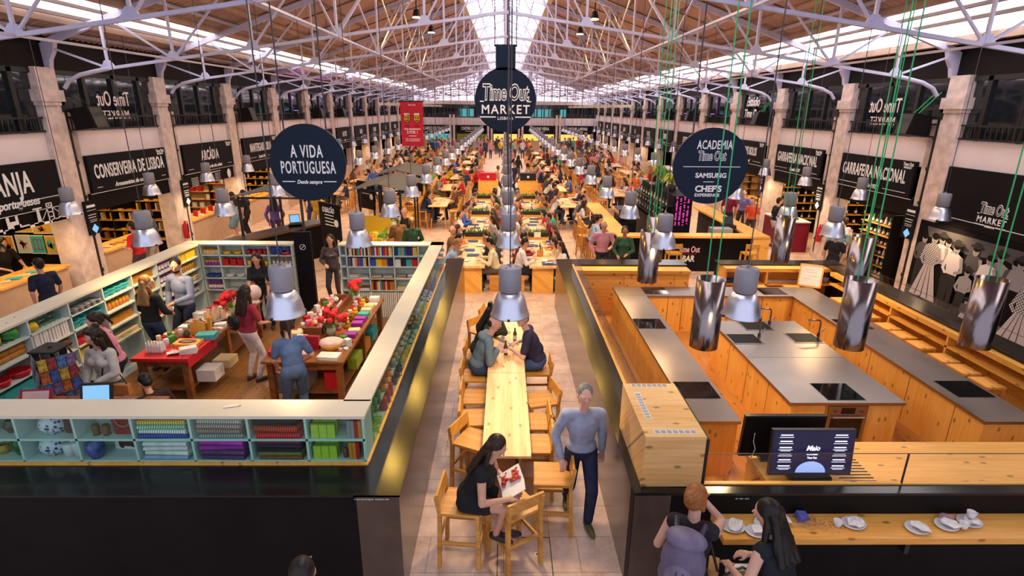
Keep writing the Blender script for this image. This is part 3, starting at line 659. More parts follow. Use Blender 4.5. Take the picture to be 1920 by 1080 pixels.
# ---- round hanging signs
def disc_sign(x, y, z, r, lab, m=m_signb):
    t = thing('hanging_sign', lab, 'sign', (x, y, z))
    b = MB(); n_ = 64
    b.cyl((0, 0, 0), (0, 0.05, 0), r, n=n_, smooth=False); b.build('disc', m, t)
    for q in (-0.55, 0.55):
        xx = q * r; MB().cyl((xx, 0.025, r * 0.8), (xx, 0.025, roof_z(x + xx) - z), 0.012, n=6).build('cable', m_cable, t)
    return t
a = disc_sign(-3.14, 9, 3.66, 0.60, 'round dark blue hanging sign with white capitals above the left shop')
text('A VIDA', 0.27, a, (0, -0.006, 0.17), RF, sx=0.52, off=0.004, spacing=1.15); text('PORTUGUESA', 0.27, a, (0, -0.006, -0.08), RF, sx=0.46, off=0.004, spacing=1.15)
text('Desde sempre', 0.085, a, (0, -0.006, -0.3), RF, sx=0.8, shear=0.35, off=0.002); rules(a, [(-0.43, -0.23, -0.3, -0.285), (0.23, 0.43, -0.3, -0.285)], RF, (0, -0.001, 0))
a = disc_sign(3.3, 9, 3.65, 0.60, 'round dark blue hanging sign with several white lines above the cooking school kitchen')
text('ACADEMIA', 0.19, a, (0.03, -0.006, 0.33), RF, sx=0.56, off=0.003, spacing=1.08); timeout_logo(0.5, a, (0.0, -0.006, 0.16), RF, m_signb, market=False)
rules(a, [(-0.44, 0.48, -0.01, 0.0), (-0.09, 0.08, -0.25, -0.24)], RF, (0, -0.001, 0))
text('SAMSUNG', 0.105, a, (0.02, -0.006, -0.145), RF, sx=1.05, off=0.003); text('CHEF\'S', 0.135, a, (-0.0, -0.006, -0.36), RF, sx=1.05, off=0.005); text('EXPERIENCE', 0.07, a, (-0.01, -0.006, -0.46), RF, sx=1.05, off=0.0015)
a = thing('hanging_sign', 'black bottle shaped round sign hanging at the centre of the hall', 'sign', (0.0, 15, 4.72))
MB().cyl((0, 0, 0), (0, 0.06, 0), 0.79, n=72, smooth=False).build('disc', m_signb, a)
MB().box(-0.25, 0.25, 0.0, 0.06, 0.72, 1.27).box(-0.29, 0.29, 0.0, 0.06, 1.27, 1.32).build('neck', m_signb, a)
timeout_logo(1.32, a, (0.0, -0.006, 0.17), RF, m_signb)
for q in (-0.27, 0.27): MB().cyl((q, 0.03, 1.3), (q, 0.03, 4.5), 0.012, n=6).build('cable', m_cable, a)
# ---- red banner
a = thing('banner', 'tall red hanging banner with two yellow beer mug faces on the left', 'banner', (-5.17, 32, 3.73))
MB().box(-0.62, 0.62, 0, 0.02, -1.25, 1.13).build('sheet', m_redb, a); MB().cyl((-0.65, 0.01, 1.13), (0.65, 0.01, 1.13), 0.03, n=8).build('pole', m_iron, a)
b = MB(); b2 = MB(); b3 = MB()
for x in (-0.28, 0.27):
    b.prism([(x + 0.21 * cos(q * pi / 8), 0.27 + 0.27 * sin(q * pi / 8)) for q in range(16)], -0.012, -0.002, 'XZ')
    b2.prism([(x + 0.18 * cos(q * pi / 8), 0.25 + 0.22 * sin(q * pi / 8)) for q in range(16)], -0.016, -0.01, 'XZ')
    b3.prism([(x - 0.17, 0.42), (x + 0.17, 0.42), (x + 0.12, 0.52), (x - 0.12, 0.52)], -0.02, -0.012, 'XZ')
    b.box(x - 0.13, x - 0.03, -0.024, -0.014, 0.26, 0.3).box(x + 0.03, x + 0.13, -0.024, -0.014, 0.26, 0.3).box(x - 0.1, x + 0.1, -0.024, -0.014, 0.1, 0.14).box(x - 0.12, x + 0.12, -0.012, -0.002, -0.18, -0.15)
b.build('mug_outline', m_black, a); b2.build('mug', m_yel, a); b3.build('foam', m_letter, a)
text('2 POR 1', 0.22, a, (0, -0.01, -0.5), RF, sx=0.8, off=0.006); text('Time Out', 0.14, a, (0, -0.01, 0.95), RF, sx=0.8, off=0.003)
rules(a, [(-0.45, 0.45, -0.36, -0.3), (-0.2, 0.2, -0.72, -0.68), (-0.42, 0.42, -0.86, -0.84), (-0.38, 0.38, -0.92, -0.9), (-0.4, 0.4, -0.98, -0.96)], RF, (0, -0.002, 0))
# ---- end wall signs and glowing counters
for i, (x, w, body) in enumerate(((-8.1, 4.0, 'RICARDO DE SILVA'), (-3.8, 3.7, 'CASTRO E SILVA'), (0, 2.9, ''), (3.8, 3.7, 'MARLENE VIEIRA'), (8.1, 4.0, 'MIGUEL LAFFAN'))):
    t = thing('shop_sign', 'black shop sign on the end wall, %s from the left' % ORD[i], 'sign', (x, YE - 0.1, 0))
    MB().box(-w / 2, w / 2, -0.04, 0.05, 1.85, 2.76).build('board', m_sign, t)
    if body: text(body, 0.46, t, (0, -0.045, 2.42), RF, sx=0.62, off=0.01); rules(t, [(-0.6, 0.6, 2.1, 2.14)], RF, (0, -0.041, 0))
ec = [m_cyan, m_lime, m_warm, m_warm, m_warm]
for i, (x, w) in enumerate(((-8.1, 3.8), (-3.8, 3.6), (0, 2.7), (3.8, 3.6), (8.1, 3.8))):
    t = thing('end_counter', 'food counter on the end wall under the %s sign from the left' % ORD[i], 'counter', (x, YE - 0.4, 0))
    MB().box(-w / 2, w / 2, 0, 0.6, 0, 1.05).build('counter', m_plaster, t); MB().box(-w / 2, w / 2, 2.3, 2.36, 1.05, 1.85).build('back_wall', ec[i], t)
    b = MB()
    for j in range(9): b.box(-w / 2 + 0.1 + j * w / 9, -w / 2 + 0.35 + j * w / 9, 0.1, 0.4, 1.05, 1.15 + 0.12 * (j % 3))
    b.build('display', [m_lime, m_white, m_yel][i % 3], t)
# ================================================================== ENCLOSURES, LAMPS, KITCHEN
def two(name, mbs_mats):
    """a structure of one main mesh and further surfaces as its children"""
    mb, m = mbs_mats[0][1], mbs_mats[0][2]; o = struct(name, mb, m)
    for nm, b, mm in mbs_mats[1:]: b.build(nm, mm, o)
    return o
two('wall_shop_aisle', [('', MB().box(-1.34, -0.95, 4.19, 12.5, 0, 1.15), m_laq), ('ledge', MB().box(-1.36, -0.94, 4.18, 12.51, 1.15, 1.17), m_gloss),
    ('ledge_lip', MB().box(-1.36, -1.325, 4.66, 12.0, 1.17, 1.19), m_pine)])
two('wall_shop_front', [('', MB().box(-9.5, -0.952, 4.195, 4.62, 0, 1.15), m_black), ('ledge', MB().box(-9.5, -0.945, 4.18, 4.64, 1.151, 1.171), m_gloss),
    ('ledge_lip', MB().box(-9.5, -1.33, 4.62, 4.655, 1.171, 1.19), m_piney)])
t = text('a vossa casa portuguesa   shopping for gifts', 0.02, bpy.data.objects['wall_shop_front'], (-1.2, 4.19, 1.12), RF, sx=0.9, ext=0.001, name='lettering')
two('wall_kitchen_aisle', [('', MB().box(1.205, 1.54, 4.22, 12.49, 0, 1.15), m_laq), ('ledge', MB().box(1.195, 1.52, 4.21, 12.5, 1.15, 1.17), m_gloss),
    ('ledge_lip', MB().box(1.52, 1.56, 5.33, 12.0, 1.08, 1.18), m_piney)])
two('wall_kitchen_front', [('', MB().box(1.2, 8.3, 4.225, 4.36, 0, 1.14), m_black), ('ledge', MB().box(1.2, 8.3, 4.212, 4.33, 1.14, 1.165), m_gloss), ('ledge_lip', MB().box(1.86, 8.3, 4.33, 4.37, 1.1, 1.18), m_pinex)])
t = text('eat · learn · share', 0.02, bpy.data.objects['wall_kitchen_front'], (2.2, 4.22, 1.1), RF, sx=0.9, ext=0.001)
two('wall_kitchen_back', [('', MB().box(1.54, 4.12, 12.05, 12.48, 0, 1.15), m_black), ('ledge', MB().box(1.52, 4.14, 12.02, 12.5, 1.15, 1.17), m_gloss)])
two('wall_kitchen_back.001', [('', MB().box(4.95, 7.75, 12.35, 12.49, 0, 1.15), m_black), ('ledge', MB().box(4.93, 7.76, 12.1, 12.5, 1.15, 1.17), m_gloss)])
two('wall_kitchen_right', [('', MB().box(7.6, 7.78, 4.3, 12.4, 0, 1.15), m_black), ('ledge', MB().box(7.3, 7.8, 4.3, 12.11, 1.15, 1.17), m_gloss)])
struct('floor_kitchen', MB().box(1.54, 7.6, 4.36, 12.05, 0.0, 0.1), m_kitfl)
struct('floor_shop', MB().box(-6.95, -1.34, 4.64, 11.9, 0.0, 0.012), m_oakfl)
# floor hatch in the aisle
t = thing('floor_hatch', 'square metal-edged hatch in the stone floor under the nearest empty stool', 'hatch', (0.22, 4.62, 0))
b = MB()
for x0, x1, y0, y1 in ((-0.29, 0.29, -0.22, -0.21), (-0.29, 0.29, 0.32, 0.33), (-0.29, -0.28, -0.22, 0.33), (0.28, 0.29, -0.22, 0.33)): b.box(x0, x1, y0, y1, 0, 0.002)
b.build('frame', m_iron, t); MB().box(0.11, 0.16, 0.06, 0.11, 0, 0.003).build('lifting_plate', m_white, t); MB().box(0.125, 0.145, 0.075, 0.095, 0.003, 0.004).build('keyhole', m_black, t)
# ---- pendant lamps
LZ = 2.28
b = MB(); b.lathe([(0.0, 0.565), (0.115, 0.565), (0.124, 0.55), (0.124, 0.54), (0.127, 0.535), (0.127, 0.30), (0.118, 0.29), (0.10, 0.28), (0.0, 0.28)], 24, caps=False)
b.box(-0.02, 0.02, -0.006, 0.006, 0.56, 0.6)
for q in range(3): b.cyl((0.07 * cos(q * 2.1), 0.07 * sin(q * 2.1), 0.56), (0.07 * cos(q * 2.1), 0.07 * sin(q * 2.1), 0.575), 0.012, n=8)
me_cap = b.mesh('cap', m_cap)
b = MB(); b.lathe([(0.10, 0.285), (0.125, 0.27), (0.155, 0.23), (0.178, 0.17), (0.195, 0.10), (0.207, 0.035), (0.222, 0.012), (0.224, 0.0), (0.216, 0.0), (0.203, 0.03), (0.19, 0.10), (0.172, 0.17), (0.15, 0.225), (0.12, 0.262), (0.09, 0.275)], 32, caps=False)
me_shade = b.mesh('shade', m_alu)
me_bulb = MB().ball((0, 0, 0.13), (0.055, 0.055, 0.09), 12, 8).mesh('bulb', m_bulb)
b = MB()
for q in range(3): b.obox((0.222 * cos(q * 2.1 + 0.6), 0.222 * sin(q * 2.1 + 0.6), 0.012), (0.02, 0.03, 0.025), (0, 0, q * 2.1 + 0.6))
me_clip = b.mesh('clip', m_iron)
ldat = bpy.data.lights.new('lamp_light', 'SPOT'); ldat.energy = LAMP_W; ldat.color = (1.0, 0.68, 0.34); ldat.spot_size = RD(150); ldat.spot_blend = 0.6; ldat.shadow_soft_size = 0.1
cabs = {}
def lamp(x, y, row, i):
    t = thing('pendant_lamp', '', 'lamp', (x, y, LZ), random.random() * 6, 'pendant lamps')
    put(me_cap, 'cap', t); s_ = put(me_shade, 'shade', t); put(me_clip, 'clip', s_); put(me_bulb, 'bulb', t)
    h = round(roof_z(x) - LZ, 2)
    if h not in cabs: cabs[h] = MB().cyl((0, 0, 0.58), (0, 0, h), 0.007, n=6).mesh('cable', m_cable)
    put(cabs[h], 'cable', t)
    l = bpy.data.objects.new('lamp_light', ldat); COL.objects.link(l); l.parent = t; l.location = (0, 0, 0.04)
    t['label'] = 'aluminium pendant lamp, %s from the camera in the %s' % (ORD[i], row)
YL = [5.87, 9.15, 11.85, 14.7, 17.55, 20.4] + [23.3 + 2.9 * i for i in range(14)]
for row, x, first in (('middle row above the aisle', 0.06, 0), ('row left of the middle', -2.47, 0), ('row right of the middle', 2.7, 0), ('second row left of the middle', -6.02, 1),
                      ('second row right of the middle', 6.15, 1), ('row along the left wall', -9.3, 2), ('row along the right wall', 9.5, 2)):
    for i, y in enumerate(YL[first:]):
        if first == 1 and i == 0 and x > 0: y = 10.1
        lamp(x, y, row, i)
# ---- extraction hoods with green straps
HD = [(2.62, 6.66), (4.55, 6.66), (6.26, 6.7), (2.58, 9.55), (6.16, 9.2), (3.05, 10.97), (5.68, 10.97)]
HL = ['front left tube', 'front middle tube', 'front right tube', 'left tube of the middle line', 'right tube of the middle line', 'rear left tube', 'rear right tube']
b = MB(); b.lathe([(0.18, 1.55), (0.18, 2.48), (0.172, 2.48), (0.172, 1.55), (0.18, 1.55)], 40, caps=False)
me_h = b.mesh('tube', m_hood); me_hf = MB().lathe([(0.0, 1.62), (0.168, 1.62)], 24, caps=False).mesh('filter', m_iron)
for (x, y), l in zip(HD, HL):
    t = thing('extractor_hood', 'steel extractor tube hanging over a hob, %s' % l, 'extractor', (x, y, 0), 0, 'steel extractor tubes over the hobs')
    put(me_h, 'tube', t); put(me_hf, 'filter', t)
    MB().bar((-0.06, 0, 2.3), (-0.05, 0.1, roof_z(x) - 0.2), 0.012).bar((0.06, 0, 2.3), (0.1, 0.1, roof_z(x) - 0.2), 0.012).build('strap', m_strap, t)
# ---- kitchen benches
def cladding(t, mb, m, seams, mseam=m_walnut):
    c = mb.build('cabinet', m, t)
    if seams: 
        s_ = MB()
        for q in seams: s_.box(*q)
        s_.build('door_gap', mseam, c)
    return c
def hob(x, y, z, w, d, lab):
    t = thing('hob', lab, 'hob', (x, y, z))
    MB().box(-w / 2, w / 2, -d / 2, d / 2, 0, 0.006).build('glass', m_hob, t); MB().box(-w / 2 - 0.008, w / 2 + 0.008, -d / 2 - 0.008, d / 2 + 0.008, 0, 0.003).build('rim', m_steel, t)
t = thing('kitchen_bench', 'U-shaped kitchen bench, left arm with steel top beside the aisle', 'bench', (0, 0, 0))
cladding(t, MB().box(2.33, 2.87, 5.9, 10.62, 0.1, 0.86), m_pine, [(2.868, 2.873, y, y + 0.008, 0.12, 0.86) for y in (6.9, 7.8, 8.7, 9.6)])
MB().box(2.31, 2.895, 5.87, 10.64, 0.86, 0.9).build('worktop', m_steel, t)
t = thing('kitchen_bench', 'U-shaped kitchen bench, rear arm with steel top', 'bench', (0, 0, 0))
cladding(t, MB().box(2.33, 6.58, 10.67, 11.22, 0.1, 0.86), m_pine, [(x, x + 0.01, 10.665, 10.672, 0.12, 0.86) for x in (3.35, 3.65, 4.3, 4.6, 5.3)])
MB().box(2.31, 6.6, 10.64, 11.25, 0.86, 0.901).build('worktop', m_steel, t)
t = thing('kitchen_bench', 'U-shaped kitchen bench, right arm with steel top beside the tucked stools', 'bench', (0, 0, 0))
cladding(t, MB().box(5.93, 6.57, 5.9, 10.62, 0.1, 0.86), m_pine, [(5.927, 5.932, y, y + 0.008, 0.12, 0.86) for y in (6.35, 7.2, 8.1, 9.0, 9.9)])
MB().box(5.9, 6.6, 5.87, 10.64, 0.86, 0.9).build('worktop', m_steel, t)
t = thing('kitchen_island', 'large central kitchen island with brushed steel top, built-in oven and sinks', 'island', (0, 0, 0))
c = cladding(t, MB().box(3.76, 5.2, 6.36, 9.2, 0.1, 0.86), m_pine, [(3.757, 3.762, y, y + 0.008, 0.12, 0.86) for y in (7.0, 7.7, 8.4)] + [(4.78, 4.787, 6.357, 6.362, 0.12, 0.86), (4.22, 4.227, 6.357, 6.362, 0.12, 0.86)])
MB().box(3.72, 5.24, 6.32, 9.24, 0.86, 0.9).build('worktop', m_steel, t)
MB().box(3.72, 5.24, 7.7, 7.705, 0.9, 0.9012).build('worktop_seam', m_iron, t)
ov = MB().box(4.25, 4.77, 6.335, 6.4, 0.3, 0.84).build('oven', m_steel, t)
MB().box(4.3, 4.72, 6.33, 6.336, 0.36, 0.66).build('oven_window', m_hob, ov); MB().cyl((4.3, 6.3, 0.69), (4.72, 6.3, 0.69), 0.012, n=8).build('handle', m_steel, ov)
MB().box(4.42, 4.6, 6.33, 6.336, 0.73, 0.82).build('display', m_hob, ov)
for x in (4.34, 4.68): MB().cyl((x, 6.335, 0.775), (x, 6.31, 0.775), 0.022, n=12).build('knob', m_hood, ov)
for (x, y), l in zip(((2.6, 6.66), (4.5, 6.62), (6.3, 6.7), (2.56, 9.09), (6.2, 9.1), (3.15, 10.96), (5.6, 10.96)), ('on the left bench end nearest the tables', 'set into the island front', 'near end of the right bench', 'middle of the left bench', 'middle of the right bench', 'left of the rear bench', 'right of the rear bench')):
    hob(x, y, 0.9, 0.5, 0.46, 'black glass hob, ' + l)
def sink(x, y, lab):
    t = thing('sink', lab, 'sink', (x, y, 0.9))
    MB().box(-0.24, 0.24, -0.2, 0.2, 0.0, 0.004).build('basin', m_black, t)
    b = MB()
    for q in ((-0.25, 0.25, -0.21, -0.19), (-0.25, 0.25, 0.19, 0.21), (-0.25, -0.23, -0.2, 0.2), (0.23, 0.25, -0.2, 0.2)): b.box(*q, 0, 0.007)
    b.build('rim', m_steel, t)
    MB().tube([(0.27, 0.05, 0), (0.27, 0.05, 0.26), (0.25, 0.05, 0.3), (0.05, 0.03, 0.31), (0.03, 0.03, 0.28)], 0.014, 8).cyl((0.27, 0.05, 0), (0.27, 0.05, 0.08), 0.026, n=10).build('tap', m_hood, t)
    MB().bar((0.3, 0.05, 0.1), (0.36, 0.05, 0.16), 0.014).build('tap_lever', m_hood, t)
sink(3.98, 8.42, 'left dark sink with tall chrome tap on the island'); sink(5.0, 8.46, 'right dark sink with tall chrome tap on the island'); sink(4.42, 9.0, 'rear dark sink half hidden under the near hanging lamp')
# refrigeration box
t = thing('plywood_box', 'tall knotty plywood box with slotted vents on the near corner of the kitchen wall', 'box', (1.55, 4.8, 1.172))
MB().box(-0.275, 0.28, -0.5, 0.52, 0, 0.53).build('case', wood('pine_box', (0.85, 0.54, 0.24), (0.72, 0.38, 0.12), 'X', 0.3, 0.5), t)
for q in ((-0.18, 0.21, -0.45, -0.38), (-0.2, 0.2, 0.44, 0.5), (-0.2, -0.14, -0.2, 0.32)):
    b = MB().box(*q, 0.53, 0.533); p = b.build('vent_plate', m_white, t); g = MB()
    L_ = max(q[1] - q[0], q[3] - q[2]); n_ = int(L_ / 0.055)
    for i in range(n_):
        if q[1] - q[0] > q[3] - q[2]: 
            for k in range(5): g.box(q[0] + 0.01 + i * 0.055, q[0] + 0.055 + i * 0.055, q[2] + 0.008 + k * 0.011, q[2] + 0.013 + k * 0.011, 0.533, 0.5335)
        else:
            for k in range(4): g.box(q[0] + 0.008 + k * 0.012, q[0] + 0.014 + k * 0.012, q[2] + 0.01 + i * 0.055, q[2] + 0.055 + i * 0.055, 0.533, 0.5335)
    g.build('slots', m_iron, p)
MB().box(0.28, 0.315, -0.49, 0.5, -0.05, 0.5).build('side_channel', m_iron, t)
# front counter, screens, glass
t = thing('kitchen_counter', 'long pine counter behind the front glass, carrying two menu screens', 'counter', (0, 0, 0))
MB().box(2.62, 7.17, 4.37, 5.3, 0.93, 0.99).build('worktop', m_pinex, t); MB().box(2.7, 7.12, 4.45, 5.22, 0.1, 0.93).build('cabinet', m_pinex, t)
b = MB()
for i in range(9): b.box(3.42 - 0.02 * i, 3.72 + 0.01, 4.56 + 0.05 * i, 4.575 + 0.05 * i, 0.99, 0.994)
b.build('vent_slots', m_iron, t)
b = MB()
for i in range(4): b.box(5.65, 6.1, 4.75 + 0.05 * i, 4.765 + 0.05 * i, 0.99, 0.994)
b.build('vent_slots', m_iron, t)
def tv(loc, rx, w, h, lab, front):
    t = thing('menu_screen', lab, 'screen', loc); t.rotation_euler = (rx, 0, 0)
    MB().box(-w / 2, w / 2, 0, 0.045, 0, h).build('casing', m_black2, t)
    MB().box(-0.2, 0.2, -0.05, 0.12, -0.04, 0.0).build('stand', m_black2, t)
    if front:
        p = MB().box(-w / 2 + 0.015, w / 2 - 0.015, -0.004, 0, 0.02, h - 0.015).build('display', m_tv, t)
        for xs in (-0.27, 0.27):
            for i, n_ in enumerate((2, 2, 3, 2, 2, 3)):
                z = h - 0.06 - i * 0.066
                rules(t, [(xs - 0.06, xs + 0.06, z, z + 0.012)] + [(xs - 0.05 - 0.02 * (k % 2), xs + 0.05 + 0.02 * (k % 2), z - 0.012 * k - 0.008, z - 0.012 * k - 0.003) for k in range(1, n_)], RF, (0, -0.004, 0), m_tvw, 'menu_text', 0.001)
        text('Maio', 0.075, t, (0.0, -0.006, h * 0.6), RF, m_tvw, sx=0.9, shear=0.3, off=0.002, ext=0.0005); text('ACADEMIA', 0.028, t, (0, -0.006, h * 0.47), RF, m_tvw, sx=0.8, off=0.001, ext=0.0005); text('Time Out', 0.03, t, (0, -0.006, h * 0.39), RF, m_tvw, sx=0.8, off=0.001, ext=0.0005)
        MB().prism([(0.15 * cos(q * pi / 16), 0.03 + 0.12 * sin(q * pi / 16)) for q in range(17)], -0.006, -0.004, 'XZ').build('picture', m_tvb, t)
    else:
        MB().box(-w / 2 + 0.01, w / 2 - 0.01, -0.012, 0, 0.02, h - 0.015).build('rear_shell', m_black, t)
        MB().box(-0.1, 0.25, -0.02, -0.012, h * 0.6, h * 0.66).build('handle_slot', m_iron, t); MB().box(0.2, 0.3, -0.015, -0.012, h * 0.55, h * 0.68).build('rating_plate', m_white, t)
        MB().tube([(-0.3, -0.01, 0.3), (-0.32, -0.05, 0.22), (-0.28, -0.04, 0.12), (-0.3, -0.03, 0.0)], 0.006, 6).build('lead', m_white, t)
tv((3.04, 4.62, 1.06), RD(-6), 0.82, 0.485, 'lit menu screen facing the camera on the pine counter', True)
tv((2.9, 4.98, 1.03), RD(4), 0.84, 0.5, 'black back of the second screen behind the lit menu screen', False)
def pane(nm, x0, x1, y0, y1, z0, z1, lab, m=m_glass, joints=()):
    t = thing('glass_screen', lab, 'glass screen', (0, 0, 0)); MB().box(x0, x1, y0, y1, z0, z1).build('pane', m, t)
    for j in joints: MB().box(*j).build('joint', m_iron, t)
    e = MB()
    if x1 - x0 > y1 - y0: e.box(x0, x1, y0, y1, z1, z1 + 0.004)
    else: e.box(x0, x1, y0, y1, z1, z1 + 0.004)
    e.build('polished_edge', m_iron, t)
pane('g', 1.86, 7.6, 4.335, 4.343, 1.165, 1.5, 'clear glass upstand along the kitchen front wall', joints=[(3.74, 3.748, 4.33, 4.348, 1.165, 1.5)])
pane('g', 1.525, 1.533, 5.4, 12.0, 1.17, 1.5, 'clear glass upstand along the aisle side of the kitchen')
pane('g', 7.31, 7.318, 4.4, 12.0, 1.17, 1.5, 'clear glass upstand along the right side of the kitchen')
# back cabinets
t = thing('sideboard', 'low orange wood cabinets against the rear kitchen wall, left of the gap', 'cabinet', (0, 0, 0))
MB().box(1.57, 4.1, 11.7, 12.03, 0.1, 1.06).build('body', m_wood_d, t); MB().box(1.56, 4.12, 11.66, 12.04, 1.06, 1.13).build('top', m_wood_d, t)
for i, (x0, x1) in enumerate(((1.62, 2.62), (2.66, 3.1), (3.15, 3.75), (3.78, 4.08))):
    d_ = MB().box(x0, x1, 11.68, 11.7, 0.18, 1.0).build('door', m_wood_d, t); MB().cyl((x1 - 0.06, 11.68, 0.85), (x1 - 0.06, 11.66, 0.85), 0.015, n=8).build('knob', m_iron, d_)
def open_shelf(lab, x0, x1, y0, y1, alongY, ups):
    t = thing('shelf_counter', lab, 'shelf', (0, 0, 0)); m = m_piney if alongY else m_wood_d
    MB().box(x0, x1, y0, y1, 1.06, 1.14).build('top', m, t); MB().box(x0 + 0.02, x1, y0 + 0.02, y1, *((0.86, 0.89) if alongY else (0.74, 0.77))).build('shelf', m, t)
    bk = MB().box(x1 - 0.03, x1, y0, y1, 0.1, 1.06) if alongY else MB().box(x0, x1, y1 - 0.03, y1, 0.1, 1.06); bk.build('back_panel', m, t)
    for u in ups: (MB().box(x0 + 0.02, x1, u, u + 0.04, 0.1, 1.06) if alongY else MB().box(u, u + 0.04, y0 + 0.02, y1, 0.1, 1.06)).build('upright', m, t)
open_shelf('long pine shelf counter along the right side of the kitchen with stools below', 7.18, 7.58, 4.4, 11.6, True, (5.3, 6.62, 8.18, 9.57, 11.0))
open_shelf('pine shelf counter with dishes at the rear of the kitchen, right of the gap', 4.97, 7.56, 11.85, 12.33, False, (4.97, 5.9, 6.9))
pl = MB().lathe([(0.0, 0.0), (0.06, 0.0), (0.12, 0.018), (0.115, 0.02), (0.06, 0.006), (0.0, 0.006)], 20, caps=False).mesh('plate', m_china)
bo = MB().lathe([(0.03, 0), (0.06, 0.005), (0.1, 0.07), (0.095, 0.07), (0.055, 0.012), (0.0, 0.01)], 18, caps=False).mesh('bowl', objmat('bowl_glaze', 0.2, 0.05))
for i, x in enumerate((5.1, 5.25, 5.4, 5.55, 5.72)):
    tag(put(bo, 'bowl', None, (x, 12.05, 0.772), col=(0.06, 0.1, 0.35)), 'dark blue bowl in the row on the rear kitchen shelf', 'bowl', 'blue bowls on the rear kitchen shelf')
for i, x in enumerate((6.05, 6.3, 6.55, 6.75)):
    tag(put(pl, 'plate', None, (x, 12.05, 0.772)), 'white plate in the row on the rear kitchen shelf', 'plate', 'white plates on the rear kitchen shelf')
for i in range(3): tag(put(bo, 'bowl', None, (6.97 + 0.2 * i, 12.05, 0.772), scale=(0.8, 0.8, 1.5), col=(0.3, 0.3, 0.4)), 'grey stacked bowl at the right end of the rear kitchen shelf', 'bowl', 'grey bowls on the rear kitchen shelf')
t = thing('whiteboard', 'white writing board on a wooden easel frame leaning in the rear right kitchen corner', 'board', (6.55, 11.25, 0.902)); t.scale = (0.62, 0.62, 0.8); t.rotation_euler = (RD(-16), 0, RD(-30))
MB().box(-0.33, 0.33, 0, 0.02, 0.03, 0.57).build('board', m_paper, t)
b = MB()
for q in ((-0.37, -0.32, 0, 0.62), (0.32, 0.37, 0, 0.62), (-0.37, 0.37, 0, 0.05), (-0.37, 0.37, 0.57, 0.62)): b.box(q[0], q[1], -0.01, 0.03, q[2], q[3])
b.bar((0.34, 0.02, 0.6), (0.3, 0.3, 0.12), 0.03); b.build('frame', m_wood_d, t)
rules(t, [(-0.24, 0.1, 0.46, 0.465), (-0.24, 0.2, 0.4, 0.405), (-0.1, 0.22, 0.3, 0.305), (-0.24, 0.0, 0.22, 0.225)], RF, (0, -0.001, 0), m_iron, 'handwriting', 0.001)
# tucked wooden stools
def frame_stool():
    t = thing('low_stool', '', 'stool', (0, 0, 0), 0, 'square frame stools under the right kitchen counter')
    P = [(MB().box(-0.17, 0.17, -0.15, 0.15, 0.655, 0.69).build('seat', m_wood_d, t), [])]
    for s in (-1, 1):
        for r in (-1, 1): P.append((MB().bar((s * 0.2, r * 0.17, 0), (s * 0.145, r * 0.125, 0.655), 0.036).build('leg', m_wood_d, t), []))
        P.append((MB().bar((s * 0.17, -0.145, 0.35), (s * 0.17, 0.145, 0.35), 0.026).build('stretcher', m_wood_d, t), []))
    return t, P
STY = (10.75, 10.3, 9.88, 9.3, 8.9, 8.47, 7.95, 7.55, 7.12)
t0, P0 = frame_stool(); first = True
for i, y in enumerate(STY):
    lab = 'square wooden frame stool under the right kitchen shelf, %s from its far end' % ORD[i]
    if first: t0.location = (7.0, y, 0.1); t0.rotation_euler = (0, 0, pi / 2); t0['label'] = lab; first = False
    else: copy_tree(t0, P0, lab, (7.0, y, 0.1), pi / 2)
for i, x in enumerate((5.3, 5.65, 6.4)): copy_tree(t0, P0, 'square wooden frame stool under the rear kitchen shelf, %s from the left' % ORD[i], (x, 11.6, 0.1), 0, 'square frame stools under the rear kitchen counter')
t = thing('waste_bin', 'small dark metal bin under the near end of the right kitchen shelf', 'bin', (7.0, 6.1, 0.1)); MB().lathe([(0.13, 0), (0.15, 0.4), (0.145, 0.4), (0.12, 0.02)], 16).build('body', m_iron, t); MB().lathe([(0.152, 0.38), (0.152, 0.42), (0.14, 0.42)], 16, caps=False).build('rim', m_hood, t)
# ---- bar shelf in front with leftovers
t = thing('wall_shelf', 'long pine eating shelf on the black kitchen front wall with used plates', 'shelf', (0, 0, 0))
MB().box(1.93, 8.2, 3.9, 4.22, 0.87, 0.93).build('board', m_wood_d, t)
for x in (2.4, 3.6, 4.8, 6.0): MB().box(x, x + 0.04, 3.95, 4.21, 0.72, 0.87).build('bracket', m_iron, t)
def crumple(r, seed, flat_=0.35):
    rn = random.Random(seed); b = MB(); n_ = 9; vs = [(0, 0, 0.02)]
    for k in range(1, 4):
        for i in range(n_):
            a = 2 * pi * i / n_ + rn.uniform(-0.2, 0.2); q = r * k / 3 * rn.uniform(0.75, 1.2); vs.append((q * cos(a), q * sin(a) * 0.7, rn.uniform(0.004, r * flat_)))
    fs = [(0, 1 + i, 1 + (i + 1) % n_) for i in range(n_)]
    for k in range(2): fs += [(1 + k * n_ + i, 1 + (k + 1) * n_ + i, 1 + (k + 1) * n_ + (i + 1) % n_, 1 + k * n_ + (i + 1) % n_) for i in range(n_)]
    return b.add(vs, fs)
oval = lambda: MB().lathe([(0.0, 0.003), (0.07, 0.003), (0.1, 0.014), (0.112, 0.02), (0.108, 0.022), (0.07, 0.009), (0.0, 0.009)], 28, caps=False)
me_oval = oval().mesh('dish', m_china)
